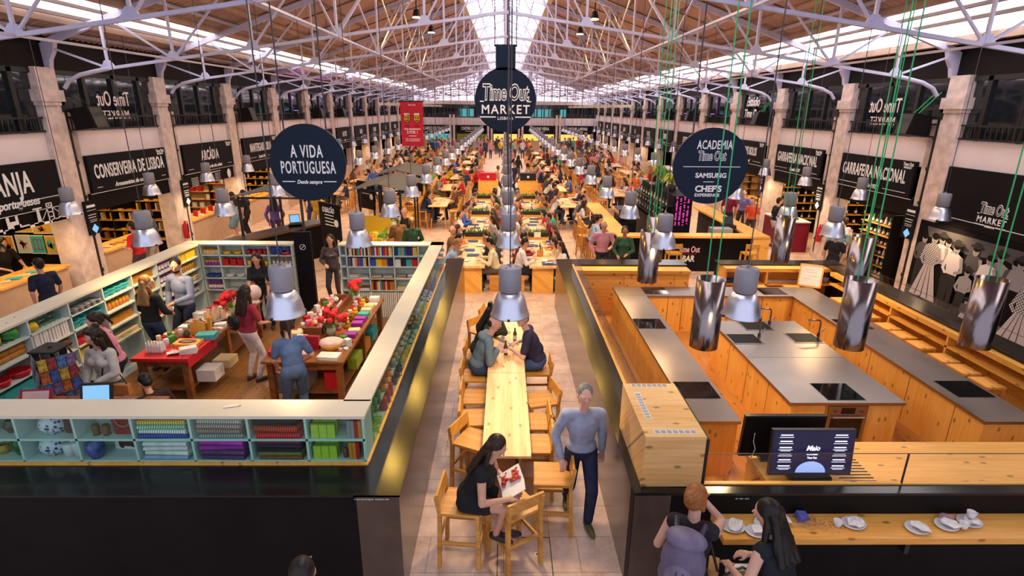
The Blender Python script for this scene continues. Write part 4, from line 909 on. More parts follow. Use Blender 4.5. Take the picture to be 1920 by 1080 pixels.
for i, (x, y, nap) in enumerate(((2.06, 4.04, 1), (2.36, 4.07, 0), (2.52, 4.13, 2), (2.26, 3.98, 3), (3.18, 4.08, 4), (3.72, 4.02, 5), (4.02, 4.06, 6), (4.26, 4.1, 7))):
    desc = ('with a folded napkin at the left end of the eating shelf', 'empty, between the two women at the shelf', 'half hidden by the dark haired woman', 'held near the dark haired woman with a napkin', 'with a crumpled napkin beside the small cup', 'alone in the middle of the shelf', 'with torn paper left of the two cups', 'at the right end beneath a cup and napkin')[i]
    t = tag(put(me_oval, 'dish', None, (x, y, 0.931), (0, 0, random.random()), scale=(1.0, 0.8, 1)), 'white dish ' + desc, 'dish')
    if nap: tag(crumple(0.09, nap, 0.3).build('napkin', m_paper, None, (x + 0.02, y, 0.955), (0, 0, nap)), 'napkin on the dish ' + desc, 'napkin')
def cup(x, y, z, lab, lid=False, s_=1.0):
    t = thing('cup', lab, 'cup', (x, y, z)); t.scale = (s_, s_, s_)
    MB().lathe([(0.02, 0), (0.028, 0.004), (0.04, 0.06), (0.037, 0.06), (0.025, 0.008), (0, 0.006)], 16, caps=False).build('bowl', m_china, t)
    MB().tube([(0.037, 0, 0.05), (0.06, 0, 0.045), (0.06, 0, 0.022), (0.033, 0, 0.016)], 0.005, 6).build('handle', m_china, t)
cup(3.02, 4.06, 0.931, 'small white cup beside the napkin dish on the eating shelf'); cup(4.14, 4.02, 0.94, 'white coffee cup, left of two on the right of the eating shelf'); cup(4.28, 4.12, 0.975, 'white coffee cup, right of two on the right of the eating shelf')
tag(crumple(0.15, 21, 0.35).build('sandwich_wrapper', glassy('wrap', (0.9, 0.88, 0.9)), None, (2.72, 4.1, 0.935)), 'clear crumpled wrapper behind the dark haired woman', 'wrapper')
tag(MB().prism([(-0.06, -0.04), (0.05, -0.05), (0.07, 0.03), (-0.03, 0.05)], 0, 0.05).build('snack_packet', mat('packet_blue', (0.12, 0.12, 0.45), 0.3), None, (2.73, 4.16, 0.935), (0.3, 0.2, 0.4)), 'blue and white snack packet against the wall on the eating shelf', 'packet')
cr_ = MB()
for i in range(60):
    x, y = random.gauss(0, 0.07), random.gauss(0, 0.04); cr_.obox((x, y, 0.008), (0.014, 0.01, 0.012), (random.random() * 3, random.random() * 3, 0))
o = cr_.build('crumbs', mat('crumb', (0.75, 0.4, 0.14), 0.7), None, (2.86, 4.08, 0.931)); tag(o, 'scattered golden crumbs beside the clear wrapper', 'crumbs'); o['kind'] = 'stuff'
tag(crumple(0.08, 33, 0.5).build('paper_bag', mat('bag_red', (0.5, 0.3, 0.28), 0.7), None, (4.08, 4.14, 0.94)), 'red and white crumpled paper behind the two cups', 'paper')
# ================================================================== AISLE FURNITURE
def hi_stool():
    """bar chair: seat 0.66, low board back; faces +Y (open side), origin at the floor"""
    t = thing('bar_chair', '', 'chair', (0, 0, 0), 0, 'wooden bar chairs at the aisle tables'); P = []
    P.append((MB().box(-0.205, 0.205, -0.2, 0.2, 0.64, 0.672).build('seat', m_chair, t), []))
    for s in (-1, 1):
        P.append((MB().bar((s * 0.195, 0.19, 0), (s * 0.185, 0.18, 0.64), 0.042).build('leg', m_chair, t), []))
        P.append((MB().bar((s * 0.2, -0.22, 0), (s * 0.19, -0.2, 0.66), 0.042).bar((s * 0.19, -0.2, 0.64), (s * 0.19, -0.235, 0.86), 0.042, 0.036).build('leg', m_chair, t), []))
        P.append((MB().bar((s * 0.195, -0.2, 0.3), (s * 0.19, 0.18, 0.3), 0.022, 0.04).build('stretcher', m_chair, t), []))
    P.append((MB().bar((-0.19, 0.185, 0.22), (0.19, 0.185, 0.22), 0.022, 0.04).build('stretcher', m_chair, t), []))
    P.append((MB().bar((-0.19, -0.205, 0.36), (0.19, -0.205, 0.36), 0.022, 0.04).build('stretcher', m_chair, t), []))
    P.append((MB().obox((0, -0.215, 0.815), (0.42, 0.024, 0.14), (RD(8), 0, 0)).build('backrest', m_chair, t), []))
    return t, P
CH0, CHP = hi_stool(); used = [False]
def chair(x, y, rz, lab, group='wooden bar chairs at the aisle tables', z=0):
    if not used[0]:
        used[0] = True; CH0.location = (x, y, z); CH0.rotation_euler = (0, 0, rz); CH0['label'] = lab; CH0['group'] = group; return CH0
    return copy_tree(CH0, CHP, lab, (x, y, z), rz, group)
E_, W_ = -pi / 2, pi / 2       # facing +x / -x
chair(-0.42, 4.72, E_ - 0.1, 'bar chair under the woman reading a magazine')
chair(0.10, 4.68, 0.55, 'empty bar chair turned askew at the near end of the aisle table, over the hatch')
chair(0.53, 5.17, W_ - 0.05, 'empty bar chair standing apart at the near right corner of the aisle table')
chair(-0.36, 5.85, E_ - 0.45, 'empty bar chair, turned outward, just behind the reading woman')
chair(-0.35, 6.35, E_ + 0.05, 'empty bar chair on the left, second behind the reading woman')
chair(-0.37, 6.9, E_, 'empty bar chair on the left, next to the seam of the two aisle tables')
chair(-0.42, 7.55, E_, 'bar chair under the bald man in the grey jacket')
chair(-0.42, 8.3, E_, 'bar chair under the dark haired woman at the far aisle table')
chair(-0.36, 9.3, E_ - 0.7, 'empty bar chair beyond the dark haired woman, pulled out at an angle')
chair(-0.22, 10.0, E_ - 0.2, 'empty bar chair at the far end of the aisle tables, behind the lamp')
chair(0.36, 5.75, W_, 'empty bar chair tucked in on the right near the table end')
chair(0.36, 6.25, W_, 'empty bar chair tucked in on the right, second from the near end')
chair(0.5, 6.83, W_ + 0.25, 'empty bar chair on the right, turned out in front of the man in navy')
chair(0.5, 7.75, W_, 'bar chair under the man in the navy shirt')
def hi_table(y0, y1, lab, m=m_table):
    t = thing('high_table', lab, 'table', (0.03, y0, 0)); L = y1 - y0
    MB().box(-0.27, 0.27, 0.0, L, 0.87, 0.9).build('tabletop', m, t)
    for y in (0.22, L - 0.22):
        for s in (-1, 1): MB().bar((s * 0.2, y - 0.1, 0), (s * 0.1, y, 0.87), 0.035).build('leg', m_iron, t)
        MB().box(-0.22, 0.22, y - 0.04, y + 0.04, 0.85, 0.87).build('bracket', m_iron, t)
hi_table(5.16, 7.155, 'long plank-topped high table nearest the camera in the aisle'); hi_table(7.165, 9.43, 'long high table beyond the seam, where three people sit with coffee')
def saucer_cup(x, y, z, lab):
    t = thing('saucer', 'white saucer under ' + lab, 'saucer', (x, y, z)); MB().lathe([(0.0, 0.002), (0.03, 0.002), (0.065, 0.012), (0.063, 0.015), (0.03, 0.006), (0, 0.006)], 18, caps=False).build('dish', m_china, t)
    cup(x, y, z + 0.008, lab, s_=0.85)
saucer_cup(-0.06, 8.1, 0.9, 'white espresso cup, front left on the coffee table'); saucer_cup(0.09, 8.12, 0.9, 'white espresso cup, front right on the coffee table'); saucer_cup(-0.03, 8.33, 0.9, 'white espresso cup, rear of the three on the coffee table')
def bottle(x, y, z, lab, col=(0.16, 0.05, 0.01), s_=1.0):
    t = thing('beer_bottle', lab, 'bottle', (x, y, z)); t.scale = (s_, s_, s_)
    MB().lathe([(0.0, 0.0), (0.03, 0.0), (0.031, 0.13), (0.026, 0.155), (0.014, 0.18), (0.013, 0.225), (0.015, 0.23), (0, 0.23)], 14, caps=False).build('glass', m_objg, t, col=col)
    MB().lathe([(0.0315, 0.04), (0.0315, 0.11)], 14, caps=False).build('label', m_paper, t)
bottle(0.02, 7.78, 0.9, 'brown beer bottle standing alone on the coffee table'); bottle(0.17, 8.3, 0.9, 'brown beer bottle by the hand of the man in navy')
# ================================================================== LEFT SHOP
RN = random.Random(11)
def shelf_unit(lab, x0, x1, y0, y1, alongY, divs, rows, open_side, zt=1.69, zb=0.0, face=None):
    """white compartment shelving: rows = shelf heights; open_side = axis side kept open ('-x','+x','-y','+y' or 'both')"""
    t = thing('shelving', lab, 'shelving', (0, 0, 0))
    MB().box(x0 - 0.015, x1 + 0.015, y0 - 0.015, y1 + 0.015, zt - 0.02, zt + 0.012).build('top', m_cream, t)
    for z in rows: MB().box(x0, x1, y0, y1, z - 0.012, z + 0.012).build('shelf', m_shelf, t)
    for d in divs:
        (MB().box(x0, x1 - (0.13 if x1 == -1.36 else 0), d - 0.012, d + 0.012, zb, zt - 0.02) if alongY else MB().box(d - 0.012, d + 0.012, y0, y1, zb, zt - 0.02)).build('divider', m_shelf, t)
    if open_side:
        q = {'+x': (x0, x0 + 0.015, y0, y1), '-x': (x1 - 0.015, x1, y0, y1), '-y': (x0, x1, y1 - 0.015, y1), '+y': (x0, x1, y0, y0 + 0.015)}[open_side]
        MB().box(*q, zb, zt - 0.02).build('back_panel', m_shelf, t)
    return t
R4 = [0.66, 0.93, 1.2, 1.445]
LD = [4.95 + 0.74 * i for i in range(10)]
shelf_unit('long white compartment shelving along the left side of the shop', -6.93, -6.58, 4.95, 11.62, True, LD, [0.02] + R4, '+x')
BD = [-6.55, -6.16, -5.64, -5.11, -4.6]
shelf_unit('white compartment shelving at the rear of the shop, left of the doorway', -6.93, -4.58, 11.62, 11.9, False, BD, [0.02] + R4, '-y')
BR_ = [-3.57, -3.43, -2.95, -2.41, -1.88]
shelf_unit('white book shelving at the rear of the shop, right of the doorway', -3.58, -1.36, 11.62, 11.9, False, BR_, [0.02] + R4, '-y')
FD = [-1.36 - 0.553 * i for i in range(13)]
shelf_unit('white compartment shelving along the front of the shop, above the black wall', -8.0, -1.35, 4.66, 4.95, False, FD, [1.19, 1.43], '-y', zb=1.19)
SD = [4.95 + 0.62 * i for i in range(12)]
shelf_unit('white compartment shelving along the aisle side of the shop, behind glass', -1.6, -1.36, 4.95, 11.9, True, SD, [1.19, 1.43], '+x', zb=0.4)
pane('g', -1.345, -1.337, 4.66, 11.9, 1.17, 1.675, 'clear glass pane closing the aisle side of the white shelving', m_gglass)
pane('g', -8.0, -1.345, 4.648, 4.655, 1.17, 1.675, 'clear glass pane closing the front of the white shelving', m_gglass)
# curtains / pleated base under the rear book shelf
b = MB(); 
for i in range(40): b.box(-3.4 + 0.045 * i, -3.37 + 0.045 * i, 11.6, 11.62, 0.05, 0.62)
tag(b.build('pleated_curtain', m_paper, None), 'pale pleated curtain under the rear book shelving', 'curtain')
# ---- kinds of goods (small meshes shared by all copies)
K = {}
def reg(name, parts): K[name] = parts
reg('jar', [('glass', MB().lathe([(0, 0), (0.04, 0), (0.042, 0.07), (0.034, 0.085), (0, 0.085)], 10, caps=False).mesh('jar', m_objg), None), ('lid', MB().lathe([(0.036, 0.085), (0.036, 0.105), (0, 0.105)], 10, caps=False).mesh('lid', m_yel), None)])
reg('bottle', [('glass', MB().lathe([(0, 0), (0.03, 0), (0.03, 0.12), (0.012, 0.16), (0.012, 0.2), (0, 0.2)], 8, caps=False).mesh('bottle', m_objg), None), ('label', MB().lathe([(0.0315, 0.03), (0.0315, 0.1)], 8, caps=False).mesh('label', m_paper), None)])
reg('mug', [('body', MB().lathe([(0, 0), (0.04, 0), (0.043, 0.09), (0.039, 0.09), (0.036, 0.008), (0, 0.008)], 12, caps=False).mesh('mug', m_objg), None), ('handle', MB().tube([(0.04, 0, 0.075), (0.065, 0, 0.07), (0.065, 0, 0.03), (0.04, 0, 0.02)], 0.006, 6).mesh('handle', m_objg), None)])
reg('bowl', [('bowl', MB().lathe([(0, 0), (0.05, 0), (0.1, 0.07), (0.095, 0.07), (0.05, 0.01), (0, 0.01)], 14, caps=False).mesh('bowl', m_objg), None)])
reg('tin', [('tin', MB().box(-0.055, 0.055, -0.035, 0.035, 0, 0.03).mesh('tin', m_obj), None)])
reg('book', [('book', MB().box(-0.016, 0.016, -0.075, 0.075, 0, 0.185).mesh('book', m_obj), None)])
reg('flat_book', [('cover', MB().box(-0.1, 0.1, -0.075, 0.075, 0, 0.022).mesh('flat_book', m_obj), None)])
reg('carton', [('carton', MB().box(-0.06, 0.06, -0.05, 0.05, 0, 0.15).mesh('carton', m_obj), None)])
reg('soap_box', [('box', MB().box(-0.036, 0.036, -0.036, 0.036, 0, 0.07).mesh('soap_box', m_obj), None), ('band', MB().box(-0.0365, 0.0365, -0.012, 0.012, -0.0, 0.0705).mesh('band', m_leaf), None)])
reg('plate', [('plate', MB().lathe([(0, 0), (0.06, 0), (0.11, 0.015), (0.06, 0.006), (0, 0.006)], 16, caps=False).mesh('plate', m_objg), None)])
reg('canister', [('canister', MB().lathe([(0, 0), (0.045, 0), (0.045, 0.15), (0.04, 0.16), (0, 0.165)], 12, caps=False).mesh('canister', m_obj), None)])
reg('glass_tumbler', [('glass_tumbler', MB().lathe([(0, 0), (0.03, 0), (0.036, 0.1), (0.033, 0.1), (0.028, 0.006), (0, 0.006)], 10, caps=False).mesh('glass_tumbler', m_gglass), None)])
reg('bread', [('bread', MB().ball((0, 0, 0.035), (0.09, 0.035, 0.035), 10, 6).mesh('bread', m_obj), None)])
reg('casserole', [('pot', MB().lathe([(0, 0), (0.1, 0), (0.12, 0.08), (0.113, 0.08), (0.095, 0.01), (0, 0.01)], 18, caps=False).cyl((-0.16, 0, 0.06), (-0.11, 0, 0.06), 0.012, n=6).cyl((0.11, 0, 0.06), (0.16, 0, 0.06), 0.012, n=6).mesh('casserole', m_objg), None)])
def good(kind, x, y, z, col, label, group, rz=0.0, s=1.0, rx=0):
    P = K[kind]
    o = put(P[0][1], kind, None, (x, y, z), (rx, 0, rz), col)
    if s != 1: o.scale = (s, s, s)
    for nm, me, _ in P[1:]: put(me, nm, o, col=col)
    return tag(o, label, kind.replace('_', ' '), group)
def rowfill(kind, c0, c1, z, depth_at, alongY, cols, label, group, n, rows=1, rz=0.0, s=1.0, step=0.09, fixed=None, jitter=0.004):
    """n copies side by side between c0 and c1, in rows one behind another"""
    for i in range(n):
        for r in range(rows):
            u = c0 + (c1 - c0) * (i + 0.5) / n + RN.uniform(-jitter, jitter); v = depth_at + r * step
            x, y = (v, u) if alongY else (u, v)
            good(kind, x, y, z, cols[(i + r) % len(cols)] if not fixed else fixed, label, group, rz + RN.uniform(-0.06, 0.06), s)
WHT, RED, YEL, BLU, GRN, BRN, BLK, TEA, ORG, PNK, LIM, CRM, AMB, PUR, GRY, NAV = (0.75, 0.72, 0.7), (0.5, 0.015, 0.02), (0.8, 0.5, 0.02), (0.03, 0.08, 0.4), (0.06, 0.25, 0.05), (0.22, 0.09, 0.03), (0.02, 0.02, 0.02), (0.05, 0.4, 0.42), (0.7, 0.22, 0.02), (0.7, 0.2, 0.3), (0.45, 0.6, 0.05), (0.7, 0.55, 0.32), (0.45, 0.18, 0.02), (0.3, 0.04, 0.35), (0.3, 0.29, 0.31), (0.02, 0.03, 0.12)
CN = {id(WHT): 'white'}
def cname(c):
    for n_, v in (('white', WHT), ('red', RED), ('yellow', YEL), ('blue', BLU), ('green', GRN), ('brown', BRN), ('black', BLK), ('teal', TEA), ('orange', ORG), ('pink', PNK), ('lime green', LIM), ('cream', CRM), ('amber', AMB), ('purple', PUR), ('grey', GRY), ('navy', NAV)):
        if v == c: return n_
    return 'coloured'
RWN = {1.445: 'top row', 1.2: 'second row', 0.93: 'third row', 0.66: 'lowest row'}
# rear left shelving: four columns x four rows
back = {1.445: [('jar', [CRM, AMB], 5, 2), ('bowl', [YEL], 2, 1), ('mug', [RED], 4, 2), ('canister', [BLU], 3, 1)],
        1.2: [('jar', [PUR, WHT], 5, 2), ('carton', [RED], 3, 1), ('jar', [YEL], 5, 2), ('bottle', [AMB], 5, 1)],
        0.93: [('bowl', [BLU], 2, 1), ('bowl', [WHT], 2, 1), ('bowl', [RED], 2, 1), ('carton', [GRY], 3, 1)],
        0.66: [('bottle', [PUR], 6, 1), ('plate', [CRM], 2, 1), ('carton', [PNK], 4, 1), ('jar', [BRN], 4, 1)]}
for z, cells in back.items():
    for c, (kind, cols, n_, rw) in enumerate(cells):
        a, b_ = BD[c] + 0.03, BD[c + 1] - 0.03
        for q in range(1):
            lab = '%s %s in compartment %s from the left, %s of the rear left shelving' % (cname(cols[0]), kind.replace('_', ' '), ORD[c], RWN[z])
            rowfill(kind, a, b_, z + 0.013, 11.69, False, cols[:1], lab, lab.split(' in ')[0] + 's in the rear shelving', n_, rw, s=1.0)
good('casserole', -4.75, 11.7, 1.458, RED, 'round red dish at the right end of the top row, rear left shelving', None, 0, 0.9, rx=0)
# rear right shelving: books and boxes
bk_cols = [RED, ORG, YEL, BLK, BLU, WHT, BRN, TEA, NAV, CRM]
for z in R4:
    for c in range(1, 4):
        a, b_ = BR_[c] + 0.02, BR_[c + 1] - 0.03
        kind = {1.445: 'book', 1.2: 'book' if c == 1 else 'carton', 0.93: 'flat_book', 0.66: 'flat_book' if c != 2 else 'book'}[z]
        n_ = {'book': 13, 'carton': 4, 'flat_book': 2}[kind]
        by = {}
        for i in range(n_):
            for lv in range(3 if kind == 'flat_book' else 1):
                cc = bk_cols[RN.randrange(len(bk_cols))] if kind != 'flat_book' else [WHT, GRY, BRN, CRM][RN.randrange(4)]
                lab = '%s %s in compartment %s from the left, %s of the rear book shelving' % (cname(cc), kind.replace('_', ' '), ORD[c - 1], RWN[z])
                good(kind, a + (b_ - a) * (i + 0.5) / n_, 11.7, z + 0.013 + lv * 0.022, cc, lab, lab.split(' in ')[0] + 's on the rear book shelving', RN.uniform(-0.05, 0.05) + (0 if kind != 'book' else 0), 1.0)
# left side shelving, open to +x: cells by bay (near to far) and row
lk = {1.445: ['pepper', 'glass_tumbler', 'glass_tumbler', 'glass_tumbler', 'plate', 'bowl', 'tin', 'bottle', 'carton'],
      1.2: ['glass_tumbler', 'glass_tumbler', 'bread', 'book', 'bowl', 'jar', 'tin', 'bottle', 'jar'],
      0.93: ['casserole', 'plate', 'casserole', 'bread', 'flat_book', 'tin', 'jar', 'bottle', 'bowl'],
      0.66: ['bowl', 'casserole', 'carton', 'flat_book', 'carton', 'flat_book', 'carton', 'bottle', 'bottle']}
lc = {'plate': [GRY, WHT], 'bowl': [YEL, TEA, CRM], 'tin': [AMB, RED], 'bottle': [BRN, PUR], 'carton': [RED, YEL, TEA], 'bread': [AMB], 'book': [GRY, WHT], 'jar': [AMB, ORG], 'casserole': [GRN, BRN, RED], 'flat_book': [WHT, RED, CRM], 'glass_tumbler': [WHT]}
nn = {'plate': 5, 'bowl': 4, 'tin': 5, 'bottle': 6, 'carton': 5, 'bread': 5, 'book': 12, 'jar': 7, 'casserole': 2, 'flat_book': 3, 'glass_tumbler': 7}
for z, ks in lk.items():
    for c, kind in enumerate(ks):
        if kind == 'pepper': continue
        a, b_ = LD[c] + 0.05, LD[c + 1] - 0.05
        col = lc[kind][(c + int(z * 10)) % len(lc[kind])]
        lab = '%s %s in bay %s from the camera, %s of the left shelving' % ('clear' if kind == 'glass_tumbler' else cname(col), kind.replace('_', ' '), ORD[c], RWN[z])
        g = lab.split(' in ')[0] + 's on the left shelving'
        rows_ = 2 if kind in ('bottle', 'jar', 'glass_tumbler', 'carton') else 1
        for i in range(nn[kind]):
            for r in range(rows_):
                for lv in range({'tin': 4, 'flat_book': 3, 'plate': 3, 'bowl': 2, 'bread': 2}.get(kind, 1)):
                    good(kind, -6.69 - 0.1 * r, a + (b_ - a) * (i + 0.5) / nn[kind], z + 0.013 + lv * {'tin': 0.035, 'flat_book': 0.026, 'plate': 0.02, 'bowl': 0.05, 'bread': 0.08}.get(kind, 0), col, lab, g, pi / 2 + RN.uniform(-0.1, 0.1), 1.15 if kind != 'bread' else 1.3)
# ceramic peppers
def pepper(x, y, z, s, col, lab):
    t = thing('ceramic_pepper', lab, 'ornament', (x, y, z)); t.scale = (s, s, s); b = MB()
    vs, fs = [], []; n_, m_ = 20, 8
    for k in range(m_ + 1):
        a = pi * k / m_
        for i in range(n_):
            th = 2 * pi * i / n_; r = sin(a) * 0.1 * (1 + 0.13 * cos(4 * th)) * (1.0 if k < 5 else 1.05); vs.append((r * cos(th), r * sin(th), 0.09 - 0.09 * cos(a) - (0.03 * sin(a) if k > 6 else 0)))
    fs = [(k * n_ + i, k * n_ + (i + 1) % n_, (k + 1) * n_ + (i + 1) % n_, (k + 1) * n_ + i) for k in range(m_) for i in range(n_)]
    b.add(vs, fs, True).build('body', m_objg, t, col=col); MB().tube([(0, 0, 0.165), (0.005, 0, 0.2), (0.02, 0, 0.22)], [0.02, 0.014, 0.016], 8).build('stem', m_leaf, t)
pepper(-6.72, 6.72, 1.458, 1.15, YEL, 'large yellow ceramic pepper at the left edge of the photo'); pepper(-6.72, 7.0, 1.458, 1.1, (0.05, 0.3, 0.04), 'green ceramic pepper on the left shelving'); pepper(-6.8, 7.22, 1.458, 1.1, RED, 'red ceramic pepper behind the small yellow one'); pepper(-6.66, 7.3, 1.458, 0.8, YEL, 'small yellow ceramic pepper on the left shelving')
tag(MB().prism([(-0.12, -0.1), (0.0, -0.17), (0.13, -0.08), (0.16, 0.08), (0.0, 0.16), (-0.14, 0.1)], 0, 0.02).ball((0, 0, 0.05), (0.17, 0.1, 0.03), 12, 6).build('leaf_dish', m_leaf, None, (-6.7, 7.5, 0.945)), 'green cabbage-leaf dish on the left shelving', 'dish')
# ---- front compartments seen from the camera
def folded(x, y, z, w, d, h, cols, lab0, mt=m_stripe, skew=0.1):
    zz = z
    for i, (c, nm) in enumerate(cols):
        a = RN.uniform(-skew, skew) * 0.4; hh = h / len(cols)
        o = MB().box(-w / 2, w / 2, -d / 2, d / 2 - 0.02, 0, hh * 0.9).cyl((-w / 2, -d / 2, hh * 0.45), (w / 2, -d / 2, hh * 0.45), hh * 0.45, n=10).build('folded_cloth', mt, None, (x + RN.uniform(-0.01, 0.01), y, zz), (0, 0, a), c)
        tag(o, '%s folded cloth, %s from the bottom of the %s' % (nm, ORD[i], lab0), 'cloth', 'folded cloths'); zz += hh
cx = [(FD[i] + FD[i + 1]) / 2 for i in range(12)]
U, D = 1.443, 1.203
folded(cx[2] , 4.8, U, 0.42, 0.24, 0.215, [(GRY, 'dark grey'), ((0.35, 0.22, 0.2), 'mauve'), ((0.45, 0.3, 0.26), 'pink grey'), ((0.55, 0.45, 0.4), 'striped beige')], 'upper stack of striped throws'); folded(cx[2], 4.8, D, 0.42, 0.24, 0.22, [((0.1, 0.04, 0.12), 'dark plum'), ((0.14, 0.05, 0.16), 'plum'), ((0.35, 0.03, 0.3), 'magenta'), ((0.5, 0.04, 0.42), 'bright magenta')], 'lower stack under the striped throws', m_cloth)
folded(cx[1], 4.8, U, 0.42, 0.24, 0.22, [(RED, 'dark red'), ((0.4, 0.05, 0.02), 'rust red'), (BLK, 'black and white')], 'upper stack of red blankets'); folded(cx[1], 4.8, D, 0.42, 0.24, 0.22, [(BRN, 'brown'), ((0.25, 0.17, 0.05), 'olive'), (BLK, 'black'), ((0.06, 0.02, 0.06), 'dark purple'), ((0.2, 0.03, 0.05), 'maroon')], 'lower stack under the red blankets', m_cloth)
folded(cx[3], 4.8, U, 0.46, 0.24, 0.2, [(BLU, 'blue'), (WHT, 'white edged'), ((0.3, 0.55, 0.4), 'green striped'), ((0.8, 0.5, 0.1), 'yellow')], 'upper stack of kitchen towels'); folded(cx[3], 4.8, D, 0.42, 0.24, 0.2, [((0.35, 0.4, 0.6), 'pale blue'), (WHT, 'white'), ((0.75, 0.65, 0.65), 'off-white'), (WHT, 'embroidered white')], 'lower stack of white table linen', m_cloth)
def olives(zc, lab):
    for i in range(3):
        for j in range(2):
            for k in range(2 if j == 0 else 3):
                good('soap_box', cx[0] - 0.2 + i * 0.078, 4.72 + 0.08 * j, zc + 0.071 * k * 1.0, LIM, lab, 'green soap boxes in the front shelving', 0, 1.0)
olives(U, 'lime green soap box in the upper front compartment at the corner'); olives(D, 'lime green soap box in the lower front compartment at the corner')
for zc, r_ in ((U, 'upper'), (D, 'lower')):
    for i, c in enumerate((GRY, GRY, RED, ORG) if zc == U else (ORG, ORG, RED)):
        good('book', cx[0] + 0.12 + 0.036 * i, 4.75, zc, c, '%s slim box in the %s front compartment at the corner' % (cname(c), r_), 'slim boxes at the shop corner', 0.15, 1.0)
tag(MB().lathe([(0, 0), (0.024, 0), (0.026, 0.07), (0.015, 0.09), (0.015, 0.1), (0, 0.1)], 12, caps=False).build('spice_bottle', m_objg, None, (cx[0] + 0.07, 4.72, D), col=(0.2, 0.05, 0.05)), 'small dark red bottle beside the orange boxes, lower corner compartment', 'bottle')
m_delft = mat('blue_white_china', (0.6, 0.62, 0.7), 0.15)
_nt = m_delft.node_tree; _tc = _nt.nodes.new('ShaderNodeTexCoord'); _vo = _nt.nodes.new('ShaderNodeTexVoronoi'); _vo.inputs['Scale'].default_value = 30; _cr = _nt.nodes.new('ShaderNodeValToRGB')
_cr.color_ramp.elements[0].position = 0.36; _cr.color_ramp.elements[0].color = (0.03, 0.05, 0.25, 1); _cr.color_ramp.elements[1].position = 0.42; _cr.color_ramp.elements[1].color = (0.68, 0.66, 0.72, 1)
_nt.links.new(_tc.outputs['Object'], _vo.inputs['Vector']); _nt.links.new(_vo.outputs['Distance'], _cr.inputs[0]); _nt.links.new(_cr.outputs[0], _nt.nodes['Principled BSDF'].inputs['Base Color'])
def pot(x, z, r, h, m, lab, col=None, y=4.8):
    o = MB().lathe([(0, 0), (r * 0.6, 0), (r, h * 0.45), (r * 0.85, h * 0.8), (r * 0.62, h * 0.92), (r * 0.66, h), (r * 0.58, h), (r * 0.5, h * 0.85), (r * 0.8, h * 0.4), (0, 0.02)], 20, caps=False).build('pot', m, None, (x, y, z), col=col); return tag(o, lab, 'pot')
pot(cx[5] - 0.02, U, 0.13, 0.19, m_delft, 'blue and white china pot in the upper front compartment'); pot(cx[5] - 0.07, D, 0.13, 0.19, m_delft, 'blue and white china pot in the lower front compartment')
for i, (dx, h) in enumerate(((0.1, 0.13), (0.2, 0.15), (0.14, 0.17))): tag(MB().lathe([(0, 0), (0.05, 0), (0.055, h * 0.8), (0.05, h), (0, h)], 16, caps=False).build('canister', m_china, None, (cx[5] + dx, 4.76 + 0.06 * (i == 2), D)), 'white china canister right of the lower blue pot, %s of three' % ('left', 'right', 'rear')[i], 'canister')
tag(MB().box(-0.07, 0.07, -0.06, 0.06, 0, 0.2).build('box', m_obj, None, (cx[5] + 0.18, 4.82, U), col=(0.1, 0.03, 0.025)), 'dark brown box right of the upper blue and white pot', 'box')
for i in range(2): tag(MB().lathe([(0, 0), (0.035, 0), (0.028, 0.03), (0.038, 0.08), (0.03, 0.11), (0, 0.11)], 12, caps=False).build('figurine', m_objg, None, (cx[4] - 0.13 + 0.1 * i, 4.74, U), col=(0.16, 0.07, 0.03)), 'small brown china owl, %s of the pair' % ('left', 'right')[i], 'figurine')
t = thing('handbag', 'small dark red bag with rope handle in the upper front compartment', 'bag', (cx[4] + 0.15, 4.8, U)); MB().prism([(-0.1, 0), (0.1, 0), (0.12, 0.18), (-0.12, 0.18)], -0.06, 0.06, 'XZ').build('body', m_leather, t, col=(0.25, 0.02, 0.02)); MB().tube([(-0.08, -0.065, 0.17), (-0.05, -0.07, 0.11), (0, -0.07, 0.09), (0.05, -0.07, 0.11), (0.08, -0.065, 0.17)], 0.007, 6).build('handle', m_leather, t, col=(0.5, 0.2, 0.1))
pot(cx[4] - 0.16, D, 0.085, 0.2, mat('delft_dark', (0.05, 0.07, 0.25), 0.15, noise=0.9, nscale=14), 'dark blue patterned pitcher in the lower front compartment', y=4.72)
t = thing('picture_box', 'small picture panel with dark fruit in the lower front compartment', 'picture', (cx[4] + 0.06, 4.86, D)); MB().box(-0.13, 0.13, -0.01, 0.01, 0, 0.17).build('panel', m_paper, t); MB().ball((0, -0.012, 0.07), (0.06, 0.01, 0.04), 10, 6).ball((0.06, -0.012, 0.05), (0.05, 0.01, 0.03), 10, 6).ball((-0.06, -0.012, 0.06), (0.03, 0.01, 0.05), 8, 6).build('print', m_obj, t, col=(0.1, 0.02, 0.02))
pot(cx[6] + 0.12, U, 0.07, 0.13, m_objg, 'dark brown pot with narrow neck at the left of the front shelving', (0.09, 0.05, 0.03)); pot(cx[6] + 0.17, D, 0.1, 0.2, m_objg, 'dark green ribbed pot at the left of the front shelving', (0.02, 0.12, 0.02)); pot(cx[6] - 0.03, D, 0.07, 0.09, m_objg, 'ochre bowl beside the dark green ribbed pot', (0.5, 0.28, 0.04)); pot(cx[6] - 0.1, U, 0.07, 0.17, m_objg, 'pale pink jug at the far left of the front shelving', (0.55, 0.4, 0.35))
